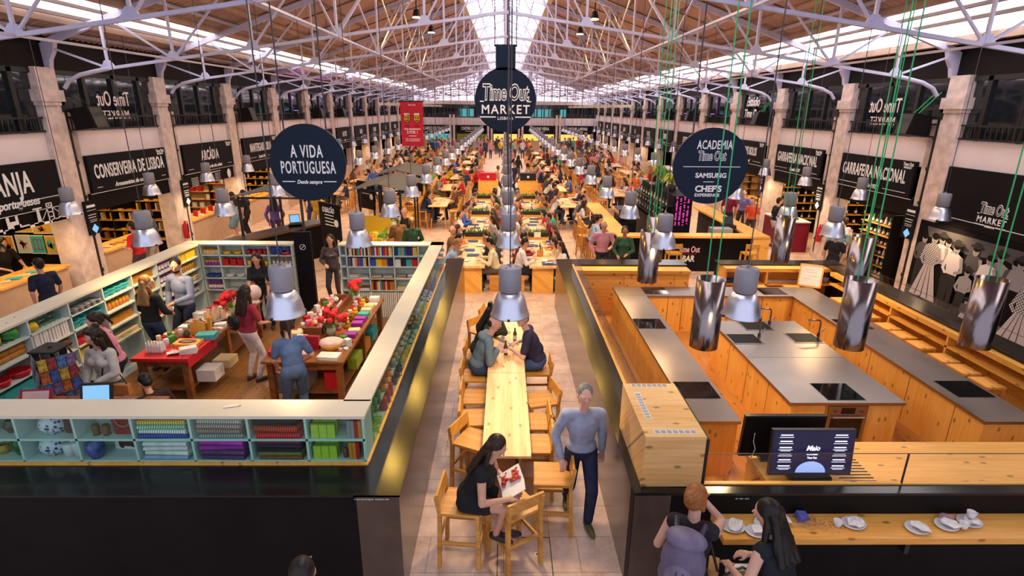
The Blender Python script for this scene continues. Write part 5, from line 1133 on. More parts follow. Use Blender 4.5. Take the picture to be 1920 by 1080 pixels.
# aisle side compartments, seen edge on through the glass
ak = ['soap_box', 'canister', 'mug', 'jar', 'bottle', 'jar', 'mug', 'bottle', 'canister', 'jar', 'mug']
ac = [[LIM, GRN], [RED, ORG], [BLK, GRY], [YEL, AMB], [GRN, BLK], [TEA, WHT], [YEL, BLU], [PUR, AMB], [BLU, WHT], [YEL, TEA], [RED, PNK]]
for c in range(11):
    for r_, z in enumerate((D, U)):
        kind = ak[(c + r_) % 11]; col = ac[c][r_]; lab = '%s %s in glazed bay %s from the corner, %s row, aisle side' % (cname(col), kind.replace('_', ' '), ORD[c], ('lower', 'upper')[r_])
        for i in range(6): good(kind, -1.385 - 0.07 * (i % 2), SD[c] + 0.06 + 0.085 * i, z, col, lab, lab.split(' in ')[0] + 's on the aisle side', RN.random(), 1.0 if kind != 'bottle' else 0.95)
# ---- display tables
def big_table(x0, x1, y0, y1, h, lab):
    t = thing('display_table', lab, 'table', ((x0 + x1) / 2, (y0 + y1) / 2, 0)); w, d = (x1 - x0) / 2, (y1 - y0) / 2
    MB().box(-w, w, -d, d, h - 0.035, h).build('tabletop', m_walnut, t); MB().box(-w + 0.08, w - 0.08, -d + 0.08, d - 0.08, h - 0.17, h - 0.035).build('apron', m_walnut, t)
    for sx in (-1, 1):
        for yy in (-d + 0.1, 0, d - 0.1): MB().bar((sx * (w - 0.1), yy, 0.012), (sx * (w - 0.1), yy, h - 0.03), 0.09).build('leg', m_walnut, t)
    MB().box(-w + 0.1, w - 0.1, -d + 0.12, d - 0.12, 0.2, 0.23).build('lower_shelf', m_walnut, t)
    return t
TH = 0.8
big_table(-5.76, -4.88, 7.8, 10.6, TH, 'dark wooden display table on the left, with a red cloth on its near end')
big_table(-3.72, -2.46, 7.7, 10.7, TH, 'dark wooden display table on the right, near the aisle shelving')
o = MB().box(-0.53, 0.53, -0.02, 0.85, 0.0, 0.006).box(-0.53, 0.53, -0.026, -0.02, -0.05, 0.006).box(0.53, 0.536, -0.02, 0.85, -0.16, 0.006).build('table_cloth', m_redc, None, (-5.185, 7.82, TH)); tag(o, 'bright red cloth over the near end of the left display table', 'cloth')
# red cloth goods
for i in range(6): 
    good('bottle', -5.55 + 0.055 * i, 8.0, TH + 0.006, WHT, 'red and white wrapped bottle in the front row on the red cloth', 'wrapped bottles on the red cloth', 0, 0.9)
    good('bottle', -5.55 + 0.055 * i, 8.07, TH + 0.006, WHT, 'red and white wrapped bottle in the rear row on the red cloth', 'wrapped bottles behind', 0, 0.9)
tag(crumple(0.13, 5, 0.4).build('folded_napkin', m_paper, None, (-5.02, 7.98, TH + 0.01)), 'white star-folded napkin on the red cloth', 'napkin')
for i in range(3): tag(MB().box(-0.12, 0.12, -0.07, 0.07, 0, 0.03).build('packet', m_paper, None, (-4.76, 8.02 , TH + 0.008 + 0.032 * i), (0, 0, 0.3 + 0.15 * i)), 'white flat packet on the red cloth, %s from the bottom' % ORD[i], 'packet', 'white packets on the red cloth')
t = thing('tray', 'shallow wooden tray of dark pieces on the red cloth', 'tray', (-5.0, 8.35, TH + 0.006)); MB().box(-0.2, 0.2, -0.12, 0.12, 0, 0.05).build('tray', m_pine, t); MB().ball((0, 0, 0.05), (0.15, 0.08, 0.025), 12, 6).build('contents', m_obj, t, col=BRN)
t = thing('cutting_board', 'upright wooden board on the left display table', 'board', (-5.05, 8.75, TH)); MB().box(-0.12, 0.12, -0.012, 0.012, 0, 0.24).box(-0.05, 0.05, -0.012, 0.012, 0.24, 0.29).build('board', m_pine, t)
for i in range(3): tag(MB().box(-0.15, 0.15, -0.1, 0.1, 0, 0.03).build('teal_box', m_obj, None, (-4.78, 8.62, TH + 0.031 * i), (0, 0, 0.1), col=(0.08, 0.42, 0.45)), 'teal flat box, %s from the bottom of the stack on the left table' % ORD[i], 'box', 'teal boxes on the left table')
for i in range(8): tag(MB().bar((0, 0, 0), (0.03 * sin(i), 0.03 * cos(i), 0.25), 0.016).ball((0.03 * sin(i), 0.03 * cos(i), 0.27), (0.022, 0.008, 0.035), 8, 6).build('wooden_spoon', m_pine, None, (-4.86 + 0.02 * (i % 3), 8.82 + 0.02 * (i // 3), TH)), 'wooden spoon in the upright bunch on the left table', 'spoon', 'wooden spoons')
pot(-5.35, TH, 0.06, 0.13, m_objg, 'small olive jar behind the wrapped bottles', (0.2, 0.2, 0.05), 8.5); pot(-5.22, TH, 0.055, 0.12, m_objg, 'small dark jar beside the upright board', (0.06, 0.08, 0.03), 8.65)
# tiered cake of cork figures
t = thing('cake_stand', 'white dish heaped with pale cone ornaments on the left table', 'dish', (-5.05, 9.35, TH)); MB().lathe([(0, 0.08), (0.2, 0.08), (0.22, 0.1), (0.2, 0.09), (0.05, 0.07), (0.06, 0)], 24, caps=False).build('stand', m_china, t)
for i in range(16):
    a = i * 2.4; r = 0.045 * math.sqrt(i); MB().lathe([(0.035, 0), (0.03, 0.08), (0, 0.14)], 8, c=(r * cos(a), r * sin(a), 0.09 + 0.08 * (1 - r / 0.18)), caps=False).build('cone', m_obj, t, col=(0.62, 0.42, 0.26))
def roses(x, y, z, lab, n_, r, sd, vase=(0.35, 0.5, 0.3)):
    t = thing('flower_vase', lab, 'flowers', (x, y, z)); rn = random.Random(sd)
    MB().lathe([(0, 0), (0.06, 0), (0.085, 0.09), (0.06, 0.16), (0.05, 0.16), (0.0, 0.03)], 14, caps=False).build('vase', m_objg, t, col=vase)
    b, st, lf = MB(), MB(), MB()
    for i in range(n_):
        a = rn.random() * 6.28; q = r * math.sqrt(rn.random()); p = V((q * cos(a), q * sin(a), 0.34 + 0.12 * rn.random() - q * 0.4))
        st.bar((q * 0.15 * cos(a), q * 0.15 * sin(a), 0.12), p, 0.008)
        MB().ball(p, 0.055, 10, 6).ball(p + V((0.02, 0.01, 0.025)), 0.035, 8, 5).ball(p + V((-0.02, -0.015, 0.02)), 0.035, 8, 5).build('rose', m_redc, t)
        for k in range(2):
            e = p + V((rn.uniform(-0.09, 0.09), rn.uniform(-0.09, 0.09), rn.uniform(-0.14, -0.04))); lf.obox(e, (0.07, 0.035, 0.004), (rn.random() * 2, rn.random() * 2, rn.random() * 6))
    st.build('stems', m_leaf, t); lf.build('leaves', m_leaf, t)
roses(-4.85, 9.75, TH, 'vase of big red roses on the left display table', 14, 0.26, 3); roses(-2.95, 8.75, TH, 'vase of red roses on the right display table', 16, 0.24, 4, (0.4, 0.45, 0.3)); roses(-2.95, 10.45, TH, 'bunch of red flowers at the far end of the right display table', 10, 0.18, 6, (0.6, 0.55, 0.5))
t = thing('glass_globe', 'pale pink glass globe ornament at the rear of the left table', 'globe', (-4.75, 10.45, TH)); MB().ball((0, 0, 0.2), (0.13, 0.13, 0.16), 20, 12).build('globe', mat('globe', (0.8, 0.62, 0.6), 0.15), t); MB().lathe([(0.08, 0), (0.06, 0.05)], 14).build('foot', m_china, t)
# books and packets over both tables
def scatter(x0, x1, y0, y1, nx, ny, lab0, seed, skip=()):
    rn = random.Random(seed)
    for i in range(nx):
        for j in range(ny):
            if (i, j) in skip: continue
            c = [WHT, CRM, YEL, PUR, GRY, WHT, TEA, PNK, RED, WHT][rn.randrange(10)]
            x = x0 + (x1 - x0) * (i + 0.5) / nx; y = y0 + (y1 - y0) * (j + 0.5) / ny; n_ = rn.randrange(1, 5)
            for k in range(n_):
                lab = '%s flat booklet, stack %s across and %s back on the %s' % (cname(c), ORD[i], ORD[j], lab0)
                good('flat_book', x, y, TH + 0.022 * k, c, lab, 'booklets on the ' + lab0, rn.uniform(-0.12, 0.12), 0.95)
scatter(-4.98, -4.66, 9.0, 9.6, 1, 2, 'left display table', 5); scatter(-5.7, -5.25, 9.0, 10.5, 2, 6, 'left display table far half', 6); scatter(-4.95, -4.66, 9.95, 10.3, 1, 2, 'left display table far end', 7)
scatter(-2.75, -2.48, 8.6, 10.65, 1, 9, 'right display table, aisle edge', 8)
for (x0, x1, y0, y1, nx, ny, lab0, sd) in ((-5.68, -5.3, 8.2, 8.75, 3, 4, 'near left part of the left display table', 31), (-5.2, -4.7, 8.95, 9.1, 4, 1, 'middle of the left display table', 33), (-5.25, -4.95, 9.95, 10.5, 3, 4, 'far end of the left display table', 32), (-3.62, -3.4, 8.85, 10.6, 2, 9, 'left edge of the right display table', 34), (-2.7, -2.5, 8.12, 8.5, 2, 3, 'near right edge of the right display table', 35)):
    rn = random.Random(sd)
    for i in range(nx):
        for j in range(ny):
            kind = ['jar', 'mug', 'carton', 'canister', 'tin', 'bowl'][rn.randrange(6)]; c = [WHT, RED, CRM, PNK, BRN, WHT, GRN, AMB][rn.randrange(8)]
            good(kind, x0 + (x1 - x0) * (i + 0.5) / nx, y0 + (y1 - y0) * (j + 0.5) / ny, TH, c, '%s %s, %s across and %s back, %s' % (cname(c), kind, ORD[i], ORD[j], lab0), None, rn.random() * 3, 0.85)
# right table: divided trays, cushions, sweets
t = thing('divider_rack', 'dark wooden divided tray along the right display table', 'rack', (-3.1, 9.7, TH)); MB().box(-0.02, 0.02, -0.9, 0.9, 0, 0.16).box(-0.35, 0.0, -0.9, -0.86, 0, 0.12).box(-0.35, 0, 0.86, 0.9, 0, 0.12).build('frame', m_walnut, t)
rn = random.Random(3)
for i in range(18):
    c = [PNK, RED, WHT, CRM, WHT][i % 5]; p = (-3.2 - 0.2 * (i % 2) + rn.uniform(-0.03, 0.03), 8.95 + 0.09 * i, TH)
    tag(MB().ball((0, 0, 0.05), (0.06, 0.06, 0.055), 10, 6).ball((0, 0, 0.11), (0.02, 0.02, 0.02), 8, 5).build('sachet', m_cloth, None, p, col=c), '%s cloth sachet left of the dividing rack, %s from the near end' % (cname(c), ORD[i]), 'sachet', 'cloth sachets on the right table')
for i in range(18):
    c = [PNK, ORG, WHT, YEL, RED, BRN][i % 6]; p = (-2.9 + 0.1 * (i % 2) + rn.uniform(-0.03, 0.03), 9.0 + 0.085 * i, TH)
    tag(MB().lathe([(0, 0), (0.04, 0), (0.05, 0.06), (0.02, 0.09), (0.045, 0.12), (0, 0.1)], 10, caps=False).build('sweet_bag', m_cloth, None, p, col=c), '%s tied sweet bag right of the dividing rack, %s from the near end' % (cname(c), ORD[i]), 'sweet bag', 'sweet bags on the right table')
t = thing('basket', 'round basket of pink and white cloth on the right display table', 'basket', (-2.8, 8.25, TH)); MB().lathe([(0.13, 0), (0.2, 0.1), (0.19, 0.1), (0.12, 0.01), (0, 0.01)], 18, caps=False).build('basket', m_pine, t); MB().ball((0, 0, 0.1), (0.2, 0.17, 0.06), 14, 8).build('cloth', m_cloth, t, col=(0.7, 0.5, 0.48))
for x, y, w, d, h, c, nm in ((-3.55, 8.05, 0.3, 0.25, 0.07, RED, 'red box with open lid'), (-3.3, 8.3, 0.16, 0.16, 0.17, WHT, 'white patterned gift box'), (-3.1, 8.2, 0.26, 0.05, 0.22, (0.35, 0.01, 0.03), 'upright crimson box'), (-2.72, 7.86, 0.32, 0.2, 0.05, WHT, 'white tray of cards at the near corner'), (-3.12, 7.95, 0.2, 0.15, 0.05, (0.7, 0.4, 0.4), 'pink folded cloth'), (-3.5, 8.4, 0.26, 0.18, 0.05, BRN, 'flat brown case'), (-3.52, 8.65, 0.2, 0.16, 0.1, CRM, 'cream carton')):
    o = MB().box(-w / 2, w / 2, -d / 2, d / 2, 0, h).build('gift_box', m_obj, None, (x, y, TH), (0, 0, rn.uniform(-0.15, 0.15)), c); MB().box(-w / 2 - 0.004, w / 2 + 0.004, -d / 2 - 0.004, d / 2 + 0.004, h * 0.7, h + 0.004).build('lid', m_obj, o, col=c); tag(o, nm + ' on the right display table', 'box')
t = thing('rooster_figure', 'tall dark rooster figure on the right display table', 'figure', (-3.02, 9.0, TH)); MB().ball((0, 0, 0.16), (0.06, 0.1, 0.09), 12, 8).tube([(0, 0.06, 0.18), (0, 0.09, 0.3), (0, 0.08, 0.38)], [0.05, 0.03, 0.028], 10).tube([(0, -0.08, 0.2), (0, -0.14, 0.3), (0, -0.12, 0.4)], [0.03, 0.04, 0.01], 8).cyl((0, 0, 0), (0, 0, 0.1), 0.05, 0.03).build('body', m_objg, t, col=BLK); MB().ball((0, 0.08, 0.42), (0.01, 0.035, 0.03), 8, 6).build('comb', m_redc, t)
# goods under the tables
for i, (x, y, w, d, h, c, nm) in enumerate(((-3.35, 8.1, 0.5, 0.4, 0.12, GRY, 'grey folded blanket'), (-3.35, 8.1, 0.5, 0.4, 0.24, (0.35, 0.25, 0.35), 'purple striped blanket pile'), (-2.75, 8.0, 0.2, 0.18, 0.3, RED, 'red carton'), (-2.6, 8.8, 0.16, 0.4, 0.2, LIM, 'lime green book row'), (-2.6, 9.4, 0.16, 0.4, 0.2, ORG, 'orange book row'), (-2.6, 10.0, 0.16, 0.4, 0.2, TEA, 'teal book row'), (-4.85, 8.3, 0.3, 0.3, 0.2, WHT, 'white carton'), (-4.85, 8.8, 0.3, 0.3, 0.14, CRM, 'cream carton'), (-5.4, 8.4, 0.4, 0.4, 0.1, BRN, 'brown basket'))):
    if i == 1: z0, z1 = 0.35, 0.54
    else: z0, z1 = 0.23, 0.23 + h
    tag(MB().box(-w / 2, w / 2, -d / 2, d / 2, 0, z1 - z0).build('stored_box', m_obj, None, (x, y, z0), col=c), nm + ' stored under the %s display table' % ('right' if x > -4 else 'left'), 'box')
for o in list(COL.objects):            # the left table is narrower than the goods were first spread
    if o.parent is None and o.get('category') and -5.75 < o.location.x < -4.6 and 7.78 < o.location.y < 10.62 and o.location.z > 0.7: o.location.x = -5.74 + (o.location.x + 5.72) * 0.8
o = [q for q in COL.objects if q.name.startswith('table_cloth')][0]; o.scale.x = 0.81
# ---- postcard rack
t = thing('postcard_rack', 'tall revolving rack full of postcards beside the woman in white', 'rack', (-5.7, 6.42, 0.012)); t.scale = (0.8, 0.8, 1.0)
MB().cyl((0, 0, 0), (0, 0, 1.62), 0.03, n=10).lathe([(0.28, 0), (0.28, 0.03), (0, 0.05)], 20).build('post', m_iron, t)
MB().box(-0.2, 0.2, -0.2, 0.2, 1.58, 1.6).build('top_tray', m_iron, t)
pcs = [objmat('card', 0.5, 0.75, 18)]
for f in range(4):
    a = f * pi / 2 + 0.85; R = M4.Rotation(a, 3, 'Z')
    for r in range(8):
        for c in range(4):
            col = [(0.2, 0.19, 0.24), (0.07, 0.065, 0.09), (0.3, 0.28, 0.3)][(r + c) % 3] if f in (2, 3) else [(0.4, 0.1, 0.02), (0.05, 0.08, 0.28), (0.45, 0.28, 0.03), (0.25, 0.03, 0.03), (0.06, 0.14, 0.3), (0.16, 0.1, 0.2)][(r * 2 + c) % 6]
            p = R @ V(((c - 1.5) * 0.118, -0.25, 0)); MB().obox((0, 0, 0), (0.108, 0.006, 0.155), (-0.25, 0, 0)).build('postcard', pcs[0], t, (p.x, p.y, 0.3 + r * 0.165), (0, 0, a), col)
# ---- cash desk things peeping over the front shelving
t = thing('cash_desk', 'low cash desk behind the front shelving', 'desk', (-4.95, 5.75, 0.012)); MB().box(-0.9, 0.9, -0.35, 0.25, 0, 1.15).build('desk', m_walnut, t)
t = thing('till_monitor', 'lit till monitor behind the front shelving', 'screen', (-4.66, 5.62, 1.162)); t.rotation_euler = (RD(-18), 0, 0.1); MB().box(-0.17, 0.17, 0, 0.03, 0.06, 0.34).build('casing', m_black2, t); MB().box(-0.14, 0.14, -0.004, 0, 0.08, 0.31).build('display', m_screen, t); MB().box(-0.06, 0.06, -0.02, 0.06, 0, 0.08).build('stand', m_black2, t)
t = thing('menu_folder', 'open red folder with pink paper on the cash desk', 'folder', (-5.36, 5.62, 1.162)); t.rotation_euler = (RD(-25), 0, 0.1); MB().box(-0.17, 0.17, 0, 0.012, 0, 0.26).build('cover', m_obj, t, col=(0.35, 0.01, 0.03)); MB().box(-0.14, 0.14, -0.004, 0, 0.02, 0.24).build('sheet', m_obj, t, col=(0.75, 0.5, 0.5))
tag(MB().box(-0.1, 0.1, -0.05, 0.05, 0, 0.09).build('card_box', m_obj, None, (-5.16, 5.5, 1.162), col=(0.55, 0.32, 0.08)), 'ochre card box below the red folder', 'box')
for i in range(16):
    c = [RED, YEL, BLU, WHT][i % 4]; tag(MB().ball((0, 0, 0.02), 0.025, 8, 6).build('sweet', m_objg, None, (-5.02 + 0.03 * (i % 8), 5.62 + 0.05 * (i // 8), 1.162 + 0.02 * (i % 2)), col=c), '%s wrapped sweet in the heap left of the till monitor' % cname(c), 'sweet', 'wrapped sweets by the till')
# small things lying on the cream top
tag(MB().obox((0, 0, 0.006), (0.13, 0.03, 0.006), (0, 0, 0.3)).build('paper_slip', m_paper, None, (-2.68, 4.82, 1.703)), 'torn white paper slip on the cream shelf top', 'paper')
tag(MB().obox((0, 0, 0.004), (0.03, 0.004, 0.004), (0, 0, 0.9)).build('scratch_mark', m_iron, None, (-2.6, 4.83, 1.703)), 'small dark pen mark on the cream shelf top', 'mark')
# doorway: black display panels
t = thing('doorway_display', 'tall black panel with a round white symbol at the shop doorway', 'panel', (-4.5, 11.75, 0)); MB().box(-0.06, 0.3, -0.05, 0.05, 0, 1.95).build('panel', m_sign, t)
b = MB(); b.lathe([(0.055, 0), (0.065, 0)], 24, caps=False); o = b.build('symbol', m_letter, t, (0.12, -0.055, 1.62), (pi / 2, 0, 0)); MB().bar((0.08, -0.055, 1.58), (0.16, -0.055, 1.66), 0.012).build('symbol_bar', m_letter, t)
t = thing('entrance_gate', 'slim metal frame beside the rear book shelving at the doorway', 'gate', (-3.66, 11.7, 0)); MB().tube([(0, 0, 0), (0, 0, 1.45), (-0.12, -0.1, 1.45)], 0.025, 8).build('frame', m_hood, t)
# ================================================================== PEOPLE
class Body:
    """capsules and ellipsoids fused by voxel remeshing into one continuous skin"""
    def __init__(s): s.b = MB()
    def cap(s, p, q, r0, r1=None):
        r1 = r0 if r1 is None else r1; p, q = V(p), V(q)
        s.b.cyl(p, q, r0, r1, 10, True, True); s.b.ball(p, r0, 10, 6); s.b.ball(q, r1, 10, 6); return s
    def ell(s, c, r, rot=None): s.b.ball(c, r, 14, 10, rot); return s
    def fuse(s, name, mats, vox, smooth=4, extra=None):
        me = s.b.mesh(name + '_raw', mats[0]); o = bpy.data.objects.new('tmp', me); COL.objects.link(o)
        m = o.modifiers.new('r', 'REMESH'); m.mode = 'VOXEL'; m.voxel_size = vox; m.use_smooth_shade = True
        if smooth: q = o.modifiers.new('s', 'SMOOTH'); q.factor = 0.5; q.iterations = smooth
        q = o.modifiers.new('d', 'DECIMATE'); q.ratio = 0.16 if vox > 0.0105 else 0.3 if vox > 0.0075 else 0.45
        dg = bpy.context.evaluated_depsgraph_get(); ev = o.evaluated_get(dg); out = bpy.data.meshes.new_from_object(ev); out.name = name; out.polygons.foreach_set('use_smooth', [True] * len(out.polygons))
        bpy.data.objects.remove(o); bpy.data.meshes.remove(me)
        if extra:
            bm = bmesh.new(); bm.from_mesh(out); e = extra.mesh('x', *mats); bm.from_mesh(e); bm.to_mesh(out); bm.free(); bpy.data.meshes.remove(e)
        out.materials.clear()
        for k in mats: out.materials.append(k)
        return out
def ik(S, T, a, b, pole):
    S, T, pole = V(S), V(T), V(pole); d = T - S; L = min(max(d.length, 0.05), (a + b) * 0.999); dn = d.normalized()
    x = (a * a - b * b + L * L) / (2 * L); h = math.sqrt(max(a * a - x * x, 0)); pp = (pole - dn * pole.dot(dn))
    if pp.length < 1e-4: pp = V((0, 0, -1)) - dn * dn.z * -1
    return S + dn * x + pp.normalized() * h, S + dn * L
def make_person(zh=0.92, lean=3, twist=0, hands=((-0.22, 0.05, 0.85), (0.22, 0.05, 0.85)), feet=((-0.1, 0.0), (0.1, 0.02)), fz=(0.0, 0.0), yaw=0, pitch=0, k=1.0,
                sleeve='short', legs='trousers', hair='short', vox=0.012, female=False, roll=0, curl=0.6, elbow_out=0.6, belly=0.0, neck_fwd=0.0, narrow=1.0):
    """facing +Y, origin on the floor below the pelvis; returns meshes {body, top, bottom, shoes, hair}"""
    hip = V((0, 0, zh)); l = RD(lean); up = V((0, sin(l), cos(l))); fw = V((0, cos(l), -sin(l))); tw = M4.Rotation(RD(twist), 3, up)
    rt = tw @ V((1, 0, 0)); sw = (0.165 if female else 0.19) * narrow
    chest = hip + up * 0.30; nb = hip + up * 0.49; sh = [hip + up * 0.435 - rt * sw, hip + up * 0.435 + rt * sw]
    Rh = M4.Rotation(RD(yaw), 3, 'Z') @ M4.Rotation(RD(-pitch - lean * 0.3), 3, 'X'); hc = nb + (up * 0.7 + V((0, 0, 0.3))) * 0.19 + V((0, 0.025 + neck_fwd, 0))
    er = Rh.to_euler()
    H = lambda x, y, z: hc + Rh @ V((x, y, z))
    B, T, L_, S_, Hr = Body(), Body(), Body(), Body(), Body(); face = MB()
    # torso
    tr = (l * -1, 0, 0)
    for bd, g in ((B, 0.0), (T, 0.016)):
        bd.ell(hip + up * 0.03, (0.155 + g, 0.115 + g, 0.13), tr); bd.ell(hip + up * 0.17 + fw * belly * 0.5, (0.132 + g, 0.10 + g + belly, 0.16), tr)
        bd.ell(chest + fw * 0.005, ((0.142 if female else 0.16) + g, 0.108 + g, 0.18), tr)
        bd.cap(sh[0] * 0.86 + (nb - up * 0.06) * 0.14, sh[1] * 0.86 + (nb - up * 0.06) * 0.14, 0.056 + g)
        if female:
            for q in (-0.07, 0.07): bd.ell(chest + fw * 0.085 + rt * q + up * 0.02, (0.062 + g, 0.055 + g, 0.062), tr)
        bd.cap(nb - up * 0.06 - rt * 0.07, nb - up * 0.06 + rt * 0.07, 0.056 + g * 0.7)
    B.cap(nb - up * 0.05, hc + V((0, 0, -0.06)), 0.052, 0.048)
    # head
    B.ell(hc, (0.074, 0.092, 0.115), er); B.ell(H(0, 0.022, -0.07), (0.054, 0.06, 0.05), er); B.ell(H(0, 0.055, -0.1), (0.026, 0.025, 0.02), er)
    B.cap(H(0, 0.088, 0.012), H(0, 0.106, -0.024), 0.009, 0.014); B.ell(H(0, 0.07, 0.024), (0.056, 0.026, 0.012), er)
    for q in (-1, 1): B.ell(H(q * 0.077, -0.004, -0.008), (0.012, 0.022, 0.032), er)
    face.cur = 1
    for q in (-1, 1): face.ball(H(q * 0.031, 0.0835, 0.004), 0.0125, 10, 6)
    face.cur = 2
    for q in (-1, 1): face.ball(H(q * 0.031, 0.0925, 0.004), 0.0065, 8, 6); face.cur = 2; face.obox(H(q * 0.033, 0.094, 0.026), (0.036, 0.008, 0.007), er)
    face.cur = 3; face.ball(H(0, 0.085, -0.053), (0.024, 0.012, 0.007), 10, 6, er); face.ball(H(0, 0.083, -0.062), (0.02, 0.012, 0.007), 10, 6, er)
    # arms and hands
    for i in (0, 1):
        sg = -1 if i == 0 else 1; Tt = V(hands[i]); el, wr = ik(sh[i], Tt, 0.275, 0.25, rt * sg * elbow_out + V((0, -0.35, -0.75)))
        B.cap(sh[i], el, 0.049, 0.039); B.cap(el, wr, 0.039, 0.026)
        g = 0.014
        if sleeve == 'long': T.cap(sh[i], el, 0.049 + g, 0.041 + g); T.cap(el, el + (wr - el) * 0.93, 0.041 + g, 0.03 + g)
        elif sleeve == 'short': T.cap(sh[i], sh[i] + (el - sh[i]) * 0.72, 0.05 + g, 0.045 + g)
        elif sleeve == 'cap': T.cap(sh[i], sh[i] + (el - sh[i]) * 0.15, 0.05 + g, 0.045 + g)
        d = (wr - el).normalized(); s_ = d.cross(V((0, 0, 1)));
        if s_.length < 0.2: s_ = V((0, 1, 0)).cross(d)
        s_.normalize(); n_ = s_.cross(d).normalized()
        if n_.z > 0: n_ = -n_
        inner = -s_ * sg if (s_ * sg).dot(rt * sg) > 0 else s_ * sg
        B.cap(wr, wr + d * 0.05, 0.024, 0.028)
        for o_ in (-0.022, 0.022): B.cap(wr + d * 0.035 + inner * o_, wr + d * 0.085 + inner * o_, 0.016)
        for j, ln in enumerate((0.9, 1.05, 1.0, 0.8)):
            o_ = inner * (0.03 - 0.0205 * j); f0 = wr + d * 0.085 + o_; f1 = f0 + (d * cos(curl * 0.7) + n_ * sin(curl * 0.7) + o_ * 1.2).normalized() * 0.038 * ln
            f2 = f1 + (d * cos(curl * 1.5) + n_ * sin(curl * 1.5)).normalized() * 0.034 * ln; B.cap(f0, f1, 0.0092, 0.0085); B.cap(f1, f2, 0.0085, 0.0072)
        t0 = wr + d * 0.03 + inner * 0.026; t1 = t0 + (d * 0.7 + inner * 0.75 + n_ * 0.3).normalized() * 0.042; B.cap(t0, t1, 0.0125, 0.0105); B.cap(t1, t1 + (d * 0.9 + n_ * 0.3).normalized() * 0.03, 0.0105, 0.008)
    # legs
    for i in (0, 1):
        sg = -1 if i == 0 else 1; hp = hip + V((sg * 0.088, 0, -0.03)); an = V((feet[i][0], feet[i][1], 0.085 + fz[i]))
        kn, an = ik(hp, an, 0.43, 0.42, V((sg * 0.12, 1, 0.25)))
        B.cap(hp, kn, 0.078, 0.053); B.cap(kn, an, 0.052, 0.034); fd = V((sg * 0.18, 1, 0)).normalized()
        B.cap(an + V((0, 0, -0.035)), an + fd * 0.14 + V((0, 0, -0.052)), 0.034, 0.026)
        g = 0.015
        if legs == 'trousers': L_.cap(hp, kn, 0.083 + g, 0.056 + g); L_.cap(kn, an + V((0, 0, 0.02)), 0.056 + g, 0.04 + g)
        elif legs == 'slim': L_.cap(hp, kn, 0.08 + g * 0.6, 0.055 + g * 0.4); L_.cap(kn, an + V((0, 0, 0.04)), 0.054 + g * 0.4, 0.036 + g * 0.4)
        elif legs in ('shorts', 'dress'): L_.cap(hp, hp + (kn - hp) * 0.62, 0.09 + g, 0.08 + g)
        elif legs == 'skirt': L_.cap(hp, hp + (kn - hp) * 0.85, 0.095 + g, 0.10 + g)
        if legs == 'dress': T.cap(hp, hp + (kn - hp) * 0.5, 0.09 + g, 0.083 + g)
        S_.cap(an + V((0, 0, -0.04)) - fd * 0.035, an + fd * 0.1 + V((0, 0, -0.045)), 0.043, 0.04); S_.cap(an + fd * 0.1 + V((0, 0, -0.045)), an + fd * 0.165 + V((0, 0, -0.052)), 0.042, 0.03)
    if legs in ('trousers', 'slim', 'shorts', 'skirt', 'dress'):
        L_.ell(hip + up * 0.0, (0.172, 0.132, 0.12), tr)
        if legs == 'skirt': L_.cap(hip + V((-0.06, 0, -0.1)), hip + V((0.06, 0, -0.1)), 0.13)
    # hair
    if hair != 'bald':
        Hr.ell(H(0, -0.022, 0.03), (0.086, 0.096, 0.10), er)
        Hr.ell(H(0, -0.05, -0.02), (0.076, 0.06, 0.075), er)
        if hair in ('long', 'curly', 'bob', 'tail', 'bun'):
            for q in (-1, 1): Hr.cap(H(q * 0.072, -0.01, 0.03), H(q * 0.08, -0.015, -0.06 if hair in ('tail', 'bun') else -0.1), 0.022, 0.02)
        if hair in ('long', 'curly'):
            r_ = 0.05 if hair == 'curly' else 0.036
            for q in (-0.065, -0.025, 0.025, 0.065):
                a = H(q, -0.07, -0.05); bq = nb - up * 0.16 - fw * 0.115 + rt * q * 1.4; Hr.cap(H(q, -0.075, 0.0), a, r_, r_); Hr.cap(a, bq, r_, r_ * 0.85)
            Hr.ell(nb - up * 0.05 - fw * 0.085, (0.11, 0.05, 0.17), tr)
            for q in (-1, 1): Hr.cap(H(q * 0.085, -0.01, -0.06), nb + rt * q * 0.115 + fw * 0.02 - up * 0.1, r_ * 0.8, r_ * 0.7)
        if hair == 'curly':
            rr = random.Random(5)
            for q in range(34):
                a = rr.uniform(0, 6.28); z = rr.uniform(-0.14, 0.12); Hr.ell(H(0.088 * cos(a), min(-0.02 + 0.085 * sin(a), 0.035), z), (0.032, 0.032, 0.032))
        if hair == 'bob': Hr.ell(H(0, -0.04, -0.07), (0.088, 0.07, 0.075), er)
        if hair == 'tail': Hr.cap(H(0, -0.1, 0.04), H(0, -0.135, -0.06), 0.035, 0.028); Hr.cap(H(0, -0.135, -0.06), H(0, -0.12, -0.2), 0.028, 0.014)
        if hair == 'bun': Hr.ell(H(0, -0.105, 0.035), (0.05, 0.045, 0.05), er)
        if hair == 'beard': Hr.ell(H(0, 0.035, -0.088), (0.058, 0.052, 0.04), er)
    else:
        Hr.ell(H(0, -0.035, -0.015), (0.077, 0.066, 0.07), er)
    if k != 1.0:
        for bd in (B, T, L_, S_, Hr): bd.b.v = [tuple(V(q) * k) for q in bd.b.v]
        face.v = [tuple(V(q) * k) for q in face.v]
    out = {'body': B.fuse('person', [m_skin, m_eyew, m_eyed, m_lip], vox if vox > 0.008 else vox, 2, face)}
    vc = max(vox, 0.011)
    out['top'] = T.fuse('top', [m_cloth], vc); out['bottom'] = L_.fuse('trousers', [m_cloth], vc) if legs not in ('dress',) else None
    out['shoes'] = S_.fuse('shoes', [m_leather], vc); out['hair'] = Hr.fuse('hair', [m_hair], max(vox, 0.009), 2)
    return out
